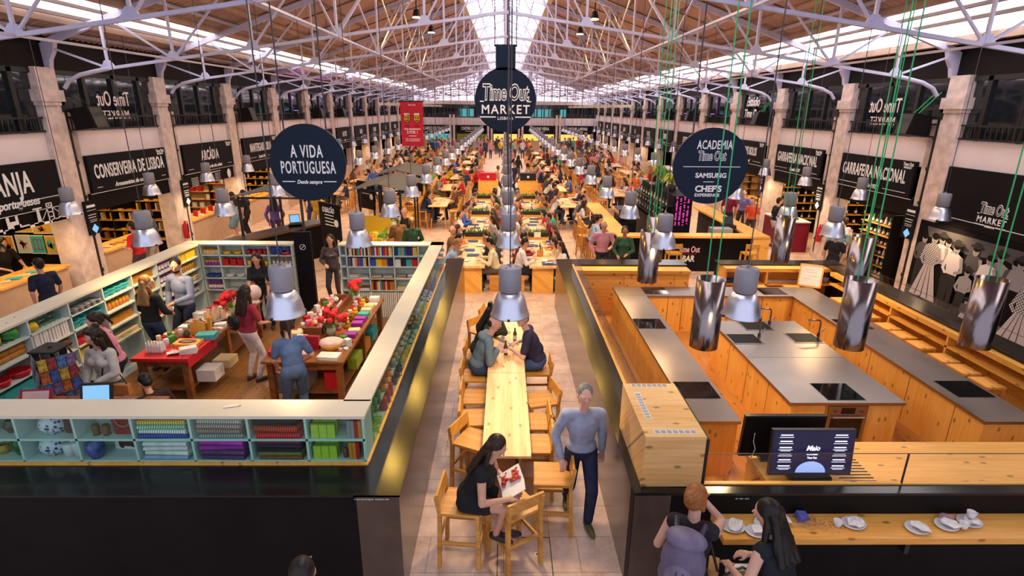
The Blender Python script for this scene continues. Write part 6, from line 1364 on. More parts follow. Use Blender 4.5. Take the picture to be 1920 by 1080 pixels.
SKIN = [(0.62, 0.33, 0.22), (0.55, 0.28, 0.19), (0.66, 0.37, 0.27), (0.42, 0.20, 0.12), (0.6, 0.30, 0.2)]
HAIR = [(0.012, 0.008, 0.006), (0.03, 0.015, 0.008), (0.06, 0.028, 0.012), (0.02, 0.012, 0.01), (0.25, 0.13, 0.045), (0.2, 0.19, 0.18), (0.3, 0.10, 0.025)]
PNAMES = {'top': 'shirt', 'bottom': 'trousers', 'shoes': 'shoes', 'hair': 'hair'}
def person(meshes, x, y, rz, label, top, bottom, skin=0, hair=1, group=None, z=0, top_name='shirt', bottom_name='trousers', shoes=(0.04, 0.03, 0.03), s=1.0):
    o = put(meshes['body'], 'person', None, (x, y, z), (0, 0, rz), SKIN[skin]); tag(o, label, 'person', group)
    if s != 1: o.scale = (s, s, s)
    for kk, c in (('top', top), ('bottom', bottom), ('shoes', shoes), ('hair', HAIR[hair])):
        if meshes.get(kk) is None: continue
        put(meshes[kk], {'top': top_name, 'bottom': bottom_name, 'shoes': 'shoes', 'hair': 'hair'}[kk], o, col=c)
    return o
NV = 0.007
DEN = (0.05, 0.08, 0.16)
# --- at the aisle tables
P = make_person(zh=0.77, lean=26, hands=((-0.13, 0.42, 0.86), (0.14, 0.44, 0.9)), feet=((-0.12, 0.34), (0.04, 0.3)), fz=(0.22, 0.3), pitch=28, yaw=-8, sleeve='cap', legs='dress', hair='long', female=True, vox=NV)
w_ = person(P, -0.36, 4.7, E_ - 0.25, 'seated woman in a black dress reading a magazine at the near end of the aisle', (0.012, 0.012, 0.014), DEN, 0, 1, top_name='dress')
t = thing('magazine', 'open glossy magazine with red food pictures in the lap of the reading woman', 'magazine', (0.08, 4.66, 0.93)); t.rotation_euler = (RD(32), RD(6), RD(-80))
MB().obox((-0.09, 0, 0), (0.19, 0.26, 0.006), (0, 0.18, 0)).build('left_page', m_paper, t); MB().obox((0.09, 0, 0), (0.19, 0.26, 0.006), (0, -0.22, 0)).build('right_page', m_paper, t)
b = MB()
_rn = random.Random(2)
for i in range(26): b.obox((-0.09 + _rn.uniform(-0.07, 0.07), _rn.uniform(-0.1, 0.1), 0.005 + 0.0), (_rn.uniform(0.02, 0.05), _rn.uniform(0.015, 0.04), 0.02), (0, 0.18, _rn.random() * 3))
b.build('picture', mat('magazine_print', (0.5, 0.06, 0.04), 0.3, noise=0.9, nscale=40), t)
P = make_person(zh=0.77, lean=20, hands=((-0.1, 0.36, 0.95), (0.16, 0.3, 0.97)), feet=((-0.14, 0.42), (0.12, 0.4)), fz=(0.2, 0.2), yaw=55, pitch=-6, k=1.06, hair='short', vox=NV, belly=0.05, elbow_out=0.9)
person(P, 0.52, 7.78, W_ - 0.1, 'seated man in a navy shirt looking up, right side of the aisle table', (0.03, 0.025, 0.055), (0.05, 0.085, 0.19), 2, 5)
P = make_person(zh=0.77, lean=22, hands=((0.02, 0.30, 1.0), (0.1, 0.29, 1.02)), feet=((-0.12, 0.4), (0.12, 0.36)), fz=(0.2, 0.2), yaw=-15, pitch=12, k=1.05, sleeve='long', hair='bald', vox=NV, curl=1.2)
m_ = person(P, -0.42, 7.62, E_ + 0.15, 'seated bald man in a grey-blue hooded jacket, left side of the aisle table', (0.13, 0.18, 0.22), (0.04, 0.055, 0.11), 2, 1)
Bd = Body(); Bd.ell((0, 0, 0), (0.13, 0.08, 0.07)); Bd.ell((-0.08, 0.05, 0.01), (0.05, 0.06, 0.05)); Bd.ell((0.08, 0.05, 0.01), (0.05, 0.06, 0.05)); put(Bd.fuse('hood', [m_cloth], 0.011), 'hood', m_, (0, 0.1, 1.27), (RD(-20), 0, 0), (0.14, 0.2, 0.24))
P = make_person(zh=0.77, lean=22, hands=((-0.05, 0.42, 1.02), (0.04, 0.36, 1.3)), feet=((-0.12, 0.4), (0.12, 0.36)), fz=(0.2, 0.2), yaw=-10, pitch=18, sleeve='long', hair='curly', female=True, vox=NV)
person(P, -0.44, 8.3, E_ + 0.1, 'seated woman with long dark hair and a hand to her face, behind the bald man', (0.04, 0.045, 0.025), (0.03, 0.03, 0.04), 0, 0)
P = make_person(zh=0.90, lean=4, hands=((-0.24, -0.06, 0.82), (0.24, 0.16, 0.88)), feet=((-0.08, 0.2), (0.1, -0.22)), fz=(0.0, 0.02), sleeve='long', hair='short', vox=NV, k=1.02)
person(P, 0.86, 5.3, pi + 0.03, 'grey haired man in a pale blue shirt walking down the aisle beside the kitchen wall', (0.30, 0.33, 0.45), (0.02, 0.025, 0.06), 2, 5, shoes=(0.1, 0.11, 0.03))
# --- bottom right women
P = make_person(zh=0.91, lean=6, hands=((-0.08, 0.16, 1.22), (0.06, 0.24, 1.46)), feet=((-0.1, 0.0), (0.12, 0.02)), yaw=-28, pitch=6, sleeve='none', hair='bun', female=True, vox=NV, curl=1.2)
person(P, 1.49, 3.55, -0.45, 'woman with pinned red-blond hair and a mauve backpack eating at the shelf', (0.02, 0.015, 0.02), (0.12, 0.11, 0.2), 2, 6)
t = thing('backpack', 'mauve grey hiking backpack on the red-haired woman', 'backpack', (1.41, 3.42, 1.22)); t.rotation_euler = (RD(-6), 0, -0.5)
Bd = Body(); Bd.ell((0, -0.1, 0), (0.17, 0.12, 0.25)); Bd.ell((0, -0.1, -0.12), (0.18, 0.13, 0.14)); put(Bd.fuse('sack', [m_leather], 0.012), 'sack', t, col=(0.13, 0.10, 0.17))
Bd = Body(); Bd.ell((0, -0.2, -0.08), (0.12, 0.06, 0.13)); put(Bd.fuse('front_pocket', [m_leather], 0.012), 'front_pocket', t, col=(0.17, 0.13, 0.2))
Bd = Body(); Bd.ell((0, -0.09, 0.2), (0.16, 0.12, 0.07)); put(Bd.fuse('top_flap', [m_leather], 0.012), 'top_flap', t, col=(0.16, 0.13, 0.21))
for q in (-0.09, 0.09): MB().tube([(q, 0.0, 0.2), (q * 1.2, 0.09, 0.24), (q * 1.35, 0.2, 0.12), (q * 1.4, 0.18, -0.06), (q * 1.5, 0.02, -0.16)], 0.02, 8).build('strap', m_leather, t, col=(0.05, 0.045, 0.07))
MB().box(-0.17, 0.17, -0.24, 0.0, -0.27, -0.2).build('base', m_leather, t, col=(0.02, 0.015, 0.03))
for q in (0.0, 0.05): MB().bar((q - 0.04, -0.255, -0.2), (q - 0.02, -0.255, 0.02), 0.006).build('zip', m_iron, t)
P = make_person(zh=0.87, lean=22, hands=((-0.2, 0.36, 0.98), (0.1, 0.4, 0.94)), feet=((-0.1, 0.05), (0.12, 0.05)), yaw=18, pitch=16, sleeve='none', hair='long', female=True, vox=NV)
person(P, 2.19, 3.32, 0.5, 'woman with long black hair in a black top bending over a bag at the shelf', (0.012, 0.014, 0.02), (0.03, 0.03, 0.05), 2, 0)
t = thing('shoulder_bag', 'tan and grey bag held open by the black haired woman', 'bag', (2.0, 3.66, 0.70)); Bd = Body(); Bd.ell((0, 0, 0), (0.16, 0.08, 0.15)); put(Bd.fuse('body', [m_leather], 0.012), 'body', t, col=(0.3, 0.2, 0.09)); MB().box(-0.13, 0.13, -0.02, 0.02, 0.1, 0.18).build('flap', m_paper, t); MB().tube([(-0.14, 0, 0.08), (-0.05, -0.1, 0.26), (0.14, 0, 0.08)], 0.012, 6).build('handle', m_leather, t, col=(0.05, 0.04, 0.03))
t = thing('backpack', 'dark navy backpack behind the black haired woman', 'backpack', (2.37, 3.12, 1.0)); t.rotation_euler = (RD(-24), 0, 0.5); Bd = Body(); Bd.ell((0, -0.08, 0), (0.16, 0.11, 0.2)); put(Bd.fuse('sack', [m_leather], 0.012), 'sack', t, col=(0.012, 0.016, 0.05)); MB().tube([(-0.08, 0, 0.15), (-0.09, 0.1, 0.2), (-0.12, 0.16, 0.05)], 0.018, 8).build('strap', m_leather, t, col=(0.02, 0.02, 0.03))
t = thing('handbag', 'tan shoulder bag hanging at the side of the red-haired woman', 'bag', (1.73, 3.6, 0.86)); MB().prism([(-0.1, -0.12), (0.1, -0.12), (0.08, 0.1), (-0.08, 0.1)], -0.04, 0.04, 'YZ').build('body', m_leather, t, (0, 0, 0), (0, 0, -0.4), (0.36, 0.18, 0.06)); MB().tube([(0, -0.08, 0.1), (-0.08, -0.06, 0.36), (-0.18, -0.05, 0.5)], 0.012, 6).build('strap', m_leather, t, col=(0.03, 0.02, 0.02))
STD = make_person(hair='short', vox=0.012)
person(STD, -1.32, 2.86, 0.2, 'person of whom only the dark crown shows at the bottom edge of the photo', (0.03, 0.03, 0.03), (0.03, 0.03, 0.04), 1, 3, s=0.985)
# --- in the left shop
P = make_person(lean=6, hands=((-0.06, 0.26, 1.0), (0.08, 0.27, 0.98)), pitch=20, yaw=-12, sleeve='long', hair='curly', female=True, vox=0.009, legs='slim')
person(P, -5.42, 6.9, pi - 0.2, 'woman in a white blouse with curly dark hair and two bags, beside the postcard rack', (0.62, 0.58, 0.54), (0.05, 0.085, 0.14), 0, 1)
t = thing('handbag', 'small tan bag at the hip of the woman in white', 'bag', (-5.2, 6.78, 0.84)); MB().box(-0.11, 0.11, -0.04, 0.04, -0.08, 0.07).build('body', m_leather, t, col=(0.5, 0.2, 0.06)); MB().tube([(0.08, 0, 0.07), (-0.02, 0.0, 0.3), (-0.2, 0.02, 0.5)], 0.008, 6).build('strap', m_leather, t, col=(0.04, 0.02, 0.02))
t = thing('handbag', 'black bag hanging in front of the woman in white', 'bag', (-5.52, 6.74, 0.86)); MB().box(-0.14, 0.14, -0.05, 0.05, -0.12, 0.1).build('body', m_leather, t, col=(0.015, 0.015, 0.018)); MB().tube([(0.1, 0, 0.1), (0.15, 0.02, 0.32), (0.22, 0.05, 0.48)], 0.009, 6).build('strap', m_leather, t, col=(0.02, 0.02, 0.02))
P = make_person(lean=12, hands=((-0.12, 0.24, 1.0), (0.12, 0.24, 1.0)), pitch=26, yaw=20, sleeve='short', hair='tail', female=True, vox=0.009, legs='slim')
person(P, -5.72, 7.5, pi / 2 + 0.6, 'woman in a pink top with dark tied hair, behind the woman in white', (0.68, 0.26, 0.38), (0.02, 0.02, 0.022), 2, 1)
P = make_person(lean=3, hands=((-0.1, 0.28, 1.1), (0.16, 0.25, 1.0)), pitch=5, yaw=-35, sleeve='long', hair='long', female=True, vox=0.009, k=1.03, legs='slim')
person(P, -6.12, 9.0, -0.2, 'blond woman in a black leather jacket facing the left shelving', (0.012, 0.012, 0.014), (0.03, 0.05, 0.1), 2, 4, top_name='jacket')
P = make_person(lean=2, hands=((-0.12, 0.3, 1.05), (0.24, 0.1, 0.9)), pitch=8, yaw=30, sleeve='long', hair='beard', vox=0.009, k=1.1)
person(P, -5.95, 9.75, pi - 0.25, 'tall bearded man in a light blue shirt talking to the blond woman', (0.2, 0.24, 0.38), (0.015, 0.02, 0.045), 1, 0)
P = make_person(lean=16, hands=((-0.2, 0.36, 0.86), (0.18, 0.34, 0.86)), pitch=14, sleeve='short', hair='long', female=True, vox=0.009)
person(P, -5.05, 11.05, pi + 0.1, 'woman in a black T-shirt with long hair leaning at the rear of the left table', (0.015, 0.017, 0.022), (0.02, 0.02, 0.03), 0, 1)
P = make_person(lean=4, hands=((-0.16, 0.26, 1.0), (0.14, 0.28, 1.02)), pitch=18, yaw=15, sleeve='short', hair='long', female=True, vox=0.009, legs='slim')
person(P, -4.3, 8.62, -0.5, 'woman in white trousers and a dark red top seen from behind between the display tables', (0.35, 0.03, 0.05), (0.66, 0.55, 0.55), 1, 1)
t = thing('backpack', 'small round black backpack on the woman in white trousers', 'backpack', (-4.38, 8.47, 1.16)); t.rotation_euler = (0, 0, -0.5); Bd = Body(); Bd.ell((0, -0.06, 0), (0.14, 0.07, 0.14)); put(Bd.fuse('sack', [m_leather], 0.012), 'sack', t, col=(0.012, 0.012, 0.014)); MB().box(-0.08, 0.08, -0.14, -0.12, -0.05, -0.04).build('zip', m_hood, t)
P = make_person(lean=22, hands=((-0.16, 0.3, 0.95), (0.12, 0.34, 0.96)), pitch=22, yaw=0, sleeve='short', hair='short', vox=0.009)
person(P, -3.95, 9.6, pi / 2 + 0.5, 'man in a dusty pink shirt and dark jeans bending between the display tables', (0.45, 0.25, 0.22), (0.02, 0.03, 0.06), 1, 0)
P = make_person(lean=20, hands=((-0.16, 0.34, 0.98), (0.16, 0.34, 0.98)), pitch=24, sleeve='short', hair='short', vox=0.009)
person(P, -4.2, 6.0, pi / 2 - 0.5, 'dark haired shopkeeper bending behind the front shelving, mostly hidden', (0.03, 0.012, 0.015), (0.03, 0.03, 0.04), 0, 0, s=0.84)
P = make_person(lean=10, hands=((-0.18, 0.3, 0.9), (0.2, 0.26, 0.95)), pitch=20, sleeve='short', hair='tail', female=True, vox=0.009)
person(P, -3.0, 7.15, 0.5, 'person in a blue top bending at the near end of the right display table', (0.07, 0.12, 0.28), (0.06, 0.1, 0.2), 0, 1)
P = make_person(lean=3, hands=((-0.2, 0.15, 0.9), (0.1, 0.25, 1.05)), pitch=6, sleeve='long', hair='long', female=True, vox=0.009, legs='slim')
person(P, -4.05, 12.6, pi, 'woman with long hair in dark clothes walking in through the shop doorway', (0.08, 0.06, 0.07), (0.04, 0.035, 0.05), 0, 1)
# --- along the left stalls
P = make_person(lean=14, hands=((-0.2, 0.36, 1.0), (0.2, 0.36, 1.02)), pitch=22, sleeve='short', hair='beard', vox=0.009)
person(P, -11.35, 12.15, -pi / 2 - 0.2, 'bearded seller in black behind the print stall counter, left edge of the photo', (0.012, 0.012, 0.012), (0.02, 0.02, 0.02), 1, 0)
P = make_person(lean=3, hands=((-0.15, 0.2, 1.1), (0.15, 0.25, 1.1)), sleeve='short', hair='short', vox=0.012, k=1.04)
person(P, -9.85, 15.35, pi / 2 + 0.3, 'man in a navy T-shirt and grey trousers at the tin stall on the left', (0.04, 0.05, 0.09), (0.33, 0.27, 0.27), 1, 1)
person(P, -9.2, 13.6, pi / 2, 'person in a bright red jacket walking past the tin stall on the left', (0.55, 0.012, 0.02), (0.06, 0.03, 0.04), 1, 1, top_name='jacket')
person(STD, -8.9, 10.3, pi / 2 - 0.3, 'person in a dark blue jacket at the left photo edge, before the print stall', (0.01, 0.014, 0.04), (0.02, 0.02, 0.03), 1, 0, top_name='jacket')
P2 = make_person(lean=2, hands=((-0.2, 0.1, 0.9), (0.2, 0.1, 0.9)), sleeve='short', legs='skirt', hair='long', female=True, vox=0.012)
person(P2, -9.4, 19.2, pi / 2, 'woman in a pale top and denim skirt at the glass counter on the left', (0.35, 0.4, 0.5), (0.16, 0.26, 0.36), 2, 1, bottom_name='skirt'); person(STD, -9.25, 19.75, pi / 2, 'person in black beside the woman in the denim skirt', (0.015, 0.015, 0.02), (0.015, 0.015, 0.02), 1, 1)
WALK = make_person(zh=0.9, lean=5, hands=((-0.23, 0.16, 0.86), (0.24, -0.12, 0.84)), feet=((-0.08, -0.22), (0.09, 0.24)), hair='short', vox=0.012); WALKF = make_person(zh=0.9, lean=4, hands=((-0.2, -0.1, 0.86), (0.2, 0.16, 0.9)), feet=((-0.08, 0.2), (0.09, -0.2)), hair='long', female=True, vox=0.012, sleeve='long', legs='slim')
person(WALKF, -7.7, 18.4, 0.3, 'woman in a blue and red top walking under the left grey canopy', (0.16, 0.1, 0.35), (0.1, 0.05, 0.15), 1, 1); person(WALK, -6.9, 20.3, 2.8, 'man in a yellow T-shirt walking beyond the left grey canopy', (0.7, 0.42, 0.03), (0.5, 0.35, 0.1), 1, 1); person(STD, -7.3, 20.9, pi, 'person in a dark blue jacket beyond the left grey canopy', (0.02, 0.03, 0.12), (0.03, 0.04, 0.1), 1, 1, top_name='jacket')
# right hand stalls
person(WALK, 9.05, 14.6, 2.9, 'man in a mint green T-shirt passing behind the kitchen, near the first wine stall', (0.3, 0.5, 0.46), (0.25, 0.22, 0.2), 1, 5); person(WALK, 9.6, 15.2, 0.4, 'man in a pale pink shirt and dark trousers walking before the first wine stall', (0.55, 0.45, 0.55), (0.02, 0.015, 0.02), 1, 1)
person(STD, 8.6, 13.9, 2.2, 'person in black seen low behind the kitchen wall, beside the mint green T-shirt', (0.015, 0.012, 0.015), (0.02, 0.02, 0.02), 1, 0, s=0.92); person(STD, 9.3, 18.7, -pi / 2, 'man in black T-shirt and white apron browsing at the second wine stall', (0.012, 0.015, 0.02), (0.6, 0.55, 0.55), 1, 0, bottom_name='apron')
person(STD, 8.3, 20.3, -0.6, 'person in a crimson top standing behind the bar counter corner', (0.22, 0.01, 0.05), (0.03, 0.03, 0.06), 1, 1); person(STD, 8.75, 19.3, 2.4, 'person in an orange-red top beside the bar counter corner', (0.75, 0.08, 0.02), (0.05, 0.03, 0.03), 2, 4, s=0.93); person(STD, 9.0, 20.7, 2.4, 'person in a violet top behind the orange-red top', (0.2, 0.16, 0.4), (0.05, 0.03, 0.03), 2, 1)
# --- seats and stands used by the crowd
SIT = []
for i, kw in enumerate((dict(hands=((-0.14, 0.36, 0.78), (0.16, 0.38, 0.8)), pitch=12, lean=14), dict(hands=((-0.1, 0.3, 0.95), (0.18, 0.4, 0.78)), pitch=4, yaw=22, lean=18), dict(hands=((-0.05, 0.36, 0.8), (0.06, 0.26, 1.0)), pitch=16, lean=26, yaw=-12), dict(hands=((-0.2, 0.3, 0.66), (0.16, 0.4, 0.82)), pitch=-2, lean=4, yaw=-25))):
    for fem, hr in ((False, 'short'), (True, 'long')) if i < 3 else ((False, 'bald'), (True, 'tail')):
        SIT.append(make_person(zh=0.56, feet=((-0.12, 0.38), (0.12, 0.36)), vox=0.013, female=fem, hair=hr, sleeve='short' if i % 2 else 'long', k=0.97 if fem else 1.04, **kw))
STAND = [STD, WALK, WALKF, P2, make_person(lean=3, hands=((-0.1, 0.28, 1.05), (0.16, 0.25, 1.0)), sleeve='long', hair='tail', female=True, vox=0.013), make_person(lean=5, hands=((-0.16, 0.3, 1.1), (0.22, 0.1, 0.9)), sleeve='long', hair='bald', vox=0.013, k=1.05)]
TOPS = [('black', (0.015, 0.015, 0.018)), ('navy', (0.02, 0.03, 0.09)), ('white', (0.65, 0.6, 0.6)), ('red', (0.5, 0.02, 0.03)), ('grey', (0.2, 0.2, 0.22)), ('teal', (0.02, 0.35, 0.32)), ('orange', (0.7, 0.16, 0.02)), ('beige', (0.5, 0.36, 0.24)), ('pale blue', (0.25, 0.38, 0.6)), ('pink', (0.6, 0.25, 0.3)), ('dark green', (0.03, 0.08, 0.04)), ('yellow', (0.7, 0.45, 0.03)), ('maroon', (0.2, 0.02, 0.04)), ('brown', (0.15, 0.07, 0.03)), ('blue', (0.04, 0.1, 0.4))]
TW = [9, 8, 9, 5, 6, 2, 3, 5, 4, 5, 3, 2, 4, 3, 3]
BOTS = [(0.02, 0.02, 0.03), (0.04, 0.06, 0.13), (0.1, 0.08, 0.06), (0.03, 0.03, 0.04)]
PR = random.Random(21)
def sitter(x, y, rz, where, z=0.0, top=None, pose=None, hair=None):
    tn, tc = top if isinstance(top, tuple) else (PR.choices(TOPS, TW)[0] if top is None else [q for q in TOPS if q[0] == top][0])
    return person(SIT[PR.randrange(8) if pose is None else pose], x, y, rz + PR.uniform(-0.15, 0.15), 'person in %s top seated %s' % (tn, where), tc, PR.choice(BOTS), PR.randrange(5), PR.choices(range(6), [5, 5, 3, 3, 2, 2])[0] if hair is None else hair, z=z)
def stander(x, y, rz, where, top=None, pose=None):
    tn, tc = PR.choices(TOPS, TW)[0] if top is None else [q for q in TOPS if q[0] == top][0]
    return person(STAND[PR.randrange(6) if pose is None else pose], x, y, rz, 'person in %s top standing %s' % (tn, where), tc, PR.choice(BOTS), PR.randrange(5), PR.randrange(6))
# ================================================================== COMMUNAL TABLES, BAR, KIOSKS, FAR HALL, STALLS
def low_table(x0, x1, y0, y1, lab):
    t = thing('communal_table', lab, 'table', ((x0 + x1) / 2, y0, 0)); w = (x1 - x0) / 2; L = y1 - y0
    MB().box(-w, w, 0, L, 0.69, 0.75).build('tabletop', m_table, t)
    for y in (0.1, L - 0.16): MB().box(-w + 0.08, w - 0.08, y, y + 0.06, 0, 0.69).build('leg', m_piney, t)
def planter(x, y, w, z, lab, card=False):
    t = thing('planter', lab, 'planter', (x, y, z)); MB().box(-w / 2, w / 2, -0.1, 0.1, 0, 0.13).build('trough', m_black2, t); b = MB(); rn = random.Random(int(x * 10 + y * 7))
    for i in range(60):
        p = V((rn.uniform(-w / 2 + 0.03, w / 2 - 0.03), rn.uniform(-0.08, 0.08), 0.12)); q = p + V((rn.uniform(-0.06, 0.06), rn.uniform(-0.06, 0.06), rn.uniform(0.05, 0.13))); b.bar(p, q, 0.022, 0.004)
    b.build('plants', m_leaf, t)
    if card: MB().obox((0.02, -0.13, 0.08), (0.2, 0.006, 0.16), (-0.2, 0, 0)).build('card', m_paper, t)
bench0 = []
def stool_box(x, y, lab, rz=0, grp='wooden box stools at the communal tables'):
    if not bench0:
        t = thing('box_stool', lab, 'stool', (x, y, 0), rz, grp); bench0.append(t); L = []
        for nm, q in (('seat', (-0.19, 0.19, -0.17, 0.17, 0.40, 0.44)), ('side', (-0.19, -0.15, -0.17, 0.17, 0, 0.40)), ('side', (0.15, 0.19, -0.17, 0.17, 0, 0.40))): L.append((MB().box(*q).build(nm, m_chair, t), []))
        bench0.append(L); return t
    return copy_tree(bench0[0], bench0[1], lab, (x, y, 0), rz, grp)
SEG = [('near', 13.35, 16.3), ('middle', 16.9, 20.0), ('far', 20.6, 23.8)]
for side, x0, x1 in (('left', -1.25, -0.5), ('right', 0.62, 1.32)):
    for nm, y0, y1 in SEG:
        low_table(x0, x1, y0, y1, '%s low communal table, %s side of the middle lane' % (nm, side)); xc = (x0 + x1) / 2
        planter(xc, y1 + 0.3, 0.7, 0.79, 'black planter of herbs beyond the %s %s communal table' % (nm, side), card=(nm == 'near' and side == 'right'))
        t = thing('planter_plinth', 'wooden plinth under the planter beyond the %s %s communal table' % (nm, side), 'plinth', (xc, y1 + 0.3, 0)); MB().box(-0.37, 0.37, -0.13, 0.13, 0, 0.79).build('plinth', m_pinex, t)
        for sd, sx, rz in (('left', x0 - 0.28, E_), ('right', x1 + 0.28, W_)):
            for i in range(4):
                y = y0 + 0.4 + i * 0.7; w = 'at the %s stool, %s side, %s %s communal table' % (ORD[i], sd, nm, side)
                stool_box(sx, y, 'wooden box stool ' + w, rz)
                if (nm, side, sd, i) == ('near', 'right', 'left', 0): sitter(sx, y, rz, w, top='white', pose=0, hair=3)
                elif (nm, side, sd, i) == ('near', 'left', 'right', 0): sitter(sx, y, rz, w, top=('pale yellow', (0.66, 0.56, 0.36)), pose=0, hair=0)
                elif (nm, side, sd, i) == ('near', 'right', 'right', 0): sitter(sx, y, rz, w, top='white', pose=1, hair=1)
                elif (nm, side, sd, i) == ('near', 'left', 'left', 1): sitter(sx, y, rz, w, top='grey', pose=4, hair=0)
                elif (nm, side, sd, i) == ('near', 'left', 'left', 3): sitter(sx, y, rz, w, top='orange', pose=1, hair=1)
                elif (nm, side, sd, i) == ('middle', 'right', 'right', 0): sitter(sx, y, rz, w, top='maroon', pose=2)
                elif PR.random() < 0.85: sitter(sx, y, rz, w)
        for i in range(5):
            y = y0 + 0.5 + i * 0.55; k = PR.randrange(3); xx = xc + PR.uniform(-0.2, 0.2); w = 'on the %s %s communal table, %s from the near end' % (nm, side, ORD[i])
            if k == 0: o = put(pl, 'plate', None, (xx, y, 0.752)); tag(o, 'white plate ' + w, 'plate')
            elif k == 1: o = MB().box(-0.16, 0.16, -0.12, 0.12, 0, 0.02).build('tray', m_obj, None, (xx, y, 0.752), col=(0.03, 0.06, 0.18)); tag(o, 'dark blue tray ' + w, 'tray')
            else: bottle(xx, y, 0.752, 'brown bottle ' + w)
t = thing('tray', 'blue tray with a white napkin at the near corner of the right communal table', 'tray', (1.12, 13.55, 0.755)); MB().box(-0.17, 0.17, -0.13, 0.13, 0, 0.02).build('tray', m_obj, t, col=(0.03, 0.06, 0.16)); crumple(0.1, 8, 0.3).build('napkin', m_paper, t, (0, 0, 0.022))
t = thing('cutlery_pot', 'wooden pot of cutlery on the near right communal table', 'pot', (0.95, 14.4, 0.752)); MB().box(-0.08, 0.08, -0.08, 0.08, 0, 0.17).build('pot', m_chair, t); MB().bar((0, 0, 0.1), (0.02, 0.02, 0.26), 0.02).bar((0.03, 0, 0.1), (0.06, 0, 0.25), 0.02).build('cutlery', m_iron, t)
# ---- high stools and tables of the far hall
def far_stool():
    t = thing('high_stool', '', 'stool', (0, 0, 0), 0, 'wooden high stools in the far hall'); P = [(MB().box(-0.18, 0.18, -0.18, 0.18, 0.66, 0.70).build('seat', m_chair, t), [])]
    for s in (-1, 1):
        for r in (-1, 1): P.append((MB().bar((s * 0.19, r * 0.19, 0), (s * 0.16, r * 0.16, 0.66 if r > 0 else 0.98), 0.04).build('leg', m_chair, t), []))
    P.append((MB().box(-0.18, 0.18, -0.2, -0.165, 0.85, 0.98).build('backrest', m_chair, t), [])); P.append((MB().box(-0.17, 0.17, 0.16, 0.19, 0.24, 0.27).box(-0.19, -0.16, -0.17, 0.17, 0.3, 0.33).box(0.16, 0.19, -0.17, 0.17, 0.3, 0.33).build('footrest', m_chair, t), []))
    return t, P
FS, FP = far_stool(); fs_used = [False]
def fstool(x, y, rz, lab):
    if not fs_used[0]: fs_used[0] = True; FS.location = (x, y, 0); FS.rotation_euler = (0, 0, rz); FS['label'] = lab; return
    copy_tree(FS, FP, lab, (x, y, 0), rz)
ht = {}
b = MB().box(-0.36, 0.36, -1.1, 1.1, 0.89, 0.93); ht['tabletop'] = b.mesh('tabletop', m_table)
b = MB()
lg = [MB().bar((s * 0.3, r * 0.95, 0), (s * 0.22, r * 0.8, 0.89), 0.045).mesh('leg', m_iron if False else m_chair) for s in (-1, 1) for r in (-1, 1)]
rows = [('outer left', -7.6), ('left', -5.2), ('inner left', -2.6), ('inner right', 2.5), ('right', 5.0), ('outer right', 7.5)]
for rn_, x in rows:
    ys = [25.3 + 4.4 * i for i in range(7)]
    if rn_ in ('inner left', 'inner right'): ys = [22.3] + [26.7 + 4.4 * i for i in range(6)]
    for i, y in enumerate(ys):
        td = '%s %s table' % (ORD[i], rn_)
        t = thing('high_table', 'wooden high table, %s of the %s row from the near end' % (ORD[i], rn_), 'table', (x, y, 0), 0, 'wooden high tables in the far hall'); put(ht['tabletop'], 'tabletop', t)
        for l in lg: put(l, 'leg', t)
        for sd, sx, rz in (('left', x - 0.62, E_), ('right', x + 0.62, W_)):
            for j in range(3):
                yy = y - 0.75 + 0.75 * j; w = 'at the %s stool, %s side, %s' % (ORD[j], sd, td)
                if i < 7: fstool(sx, yy, rz, 'wooden high stool, %s on the %s side of %s' % (ORD[j], sd, td))
                if i < 7 and PR.random() < 0.76: sitter(sx, yy, rz, w, z=0.2)
        if i < 4:
            for j in range(2): tag(put(pl, 'plate', None, (x + PR.uniform(-0.15, 0.15), y - 0.5 + j, 0.932)), 'white plate, %s on %s' % (('near', 'far')[j], td), 'plate')
for i in range(12, 26):
    y = 26 + 1.7 * (i - 12); x = PR.choice([-6.4, -0.6, 0.7, 3.8, 6.3]) + PR.uniform(-0.3, 0.3)
    stander(x, y, PR.random() * 6.28, 'in the lanes between the high tables, %s from the middle' % ORD[i - 12])
crowd = MB(); cmats = [mat('crowd_%d' % i, c, 0.8) for i, (_, c) in enumerate(TOPS)] + [mat('crowd_skin', SKIN[0], 0.6), mat('crowd_hair', HAIR[1], 0.6), mat('crowd_jeans', BOTS[1], 0.8)]
for i in range(80):
    x = PR.uniform(-8.3, 8.3); y = PR.uniform(53.8, 62.3); s_ = PR.uniform(0.92, 1.06); a = PR.random() * 6.28; R = M4.Rotation(a, 3, 'Z'); Q = lambda *p: V((x, y, 0)) + (R @ V(p)) * s_
    crowd.cur = PR.randrange(len(TOPS)); crowd.tube([Q(0, 0, 0.82), Q(0, 0, 1.1), Q(0, 0, 1.32), Q(0, 0, 1.46)], [0.17, 0.16, 0.2, 0.07], 8)
    for q in (-1, 1): crowd.tube([Q(q * 0.2, 0, 1.4), Q(q * 0.25, 0.02, 1.12), Q(q * 0.16, 0.22, 1.0)], [0.06, 0.05, 0.04], 6)
    crowd.cur = len(TOPS); crowd.ball(Q(0, 0.02, 1.6), (0.08 * s_, 0.09 * s_, 0.12 * s_), 8, 6); crowd.cur += 1; crowd.ball(Q(0, -0.02, 1.64), (0.09 * s_, 0.1 * s_, 0.1 * s_), 8, 6); crowd.cur += 1
    for q in (-1, 1): crowd.tube([Q(q * 0.09, 0, 0.86), Q(q * 0.1, 0.02, 0.45), Q(q * 0.1, 0, 0.02)], [0.1, 0.07, 0.05], 6)
o = crowd.build('crowd', cmats, None); tag(o, 'dense crowd of people before the glowing end wall counters', 'crowd'); o['kind'] = 'stuff'
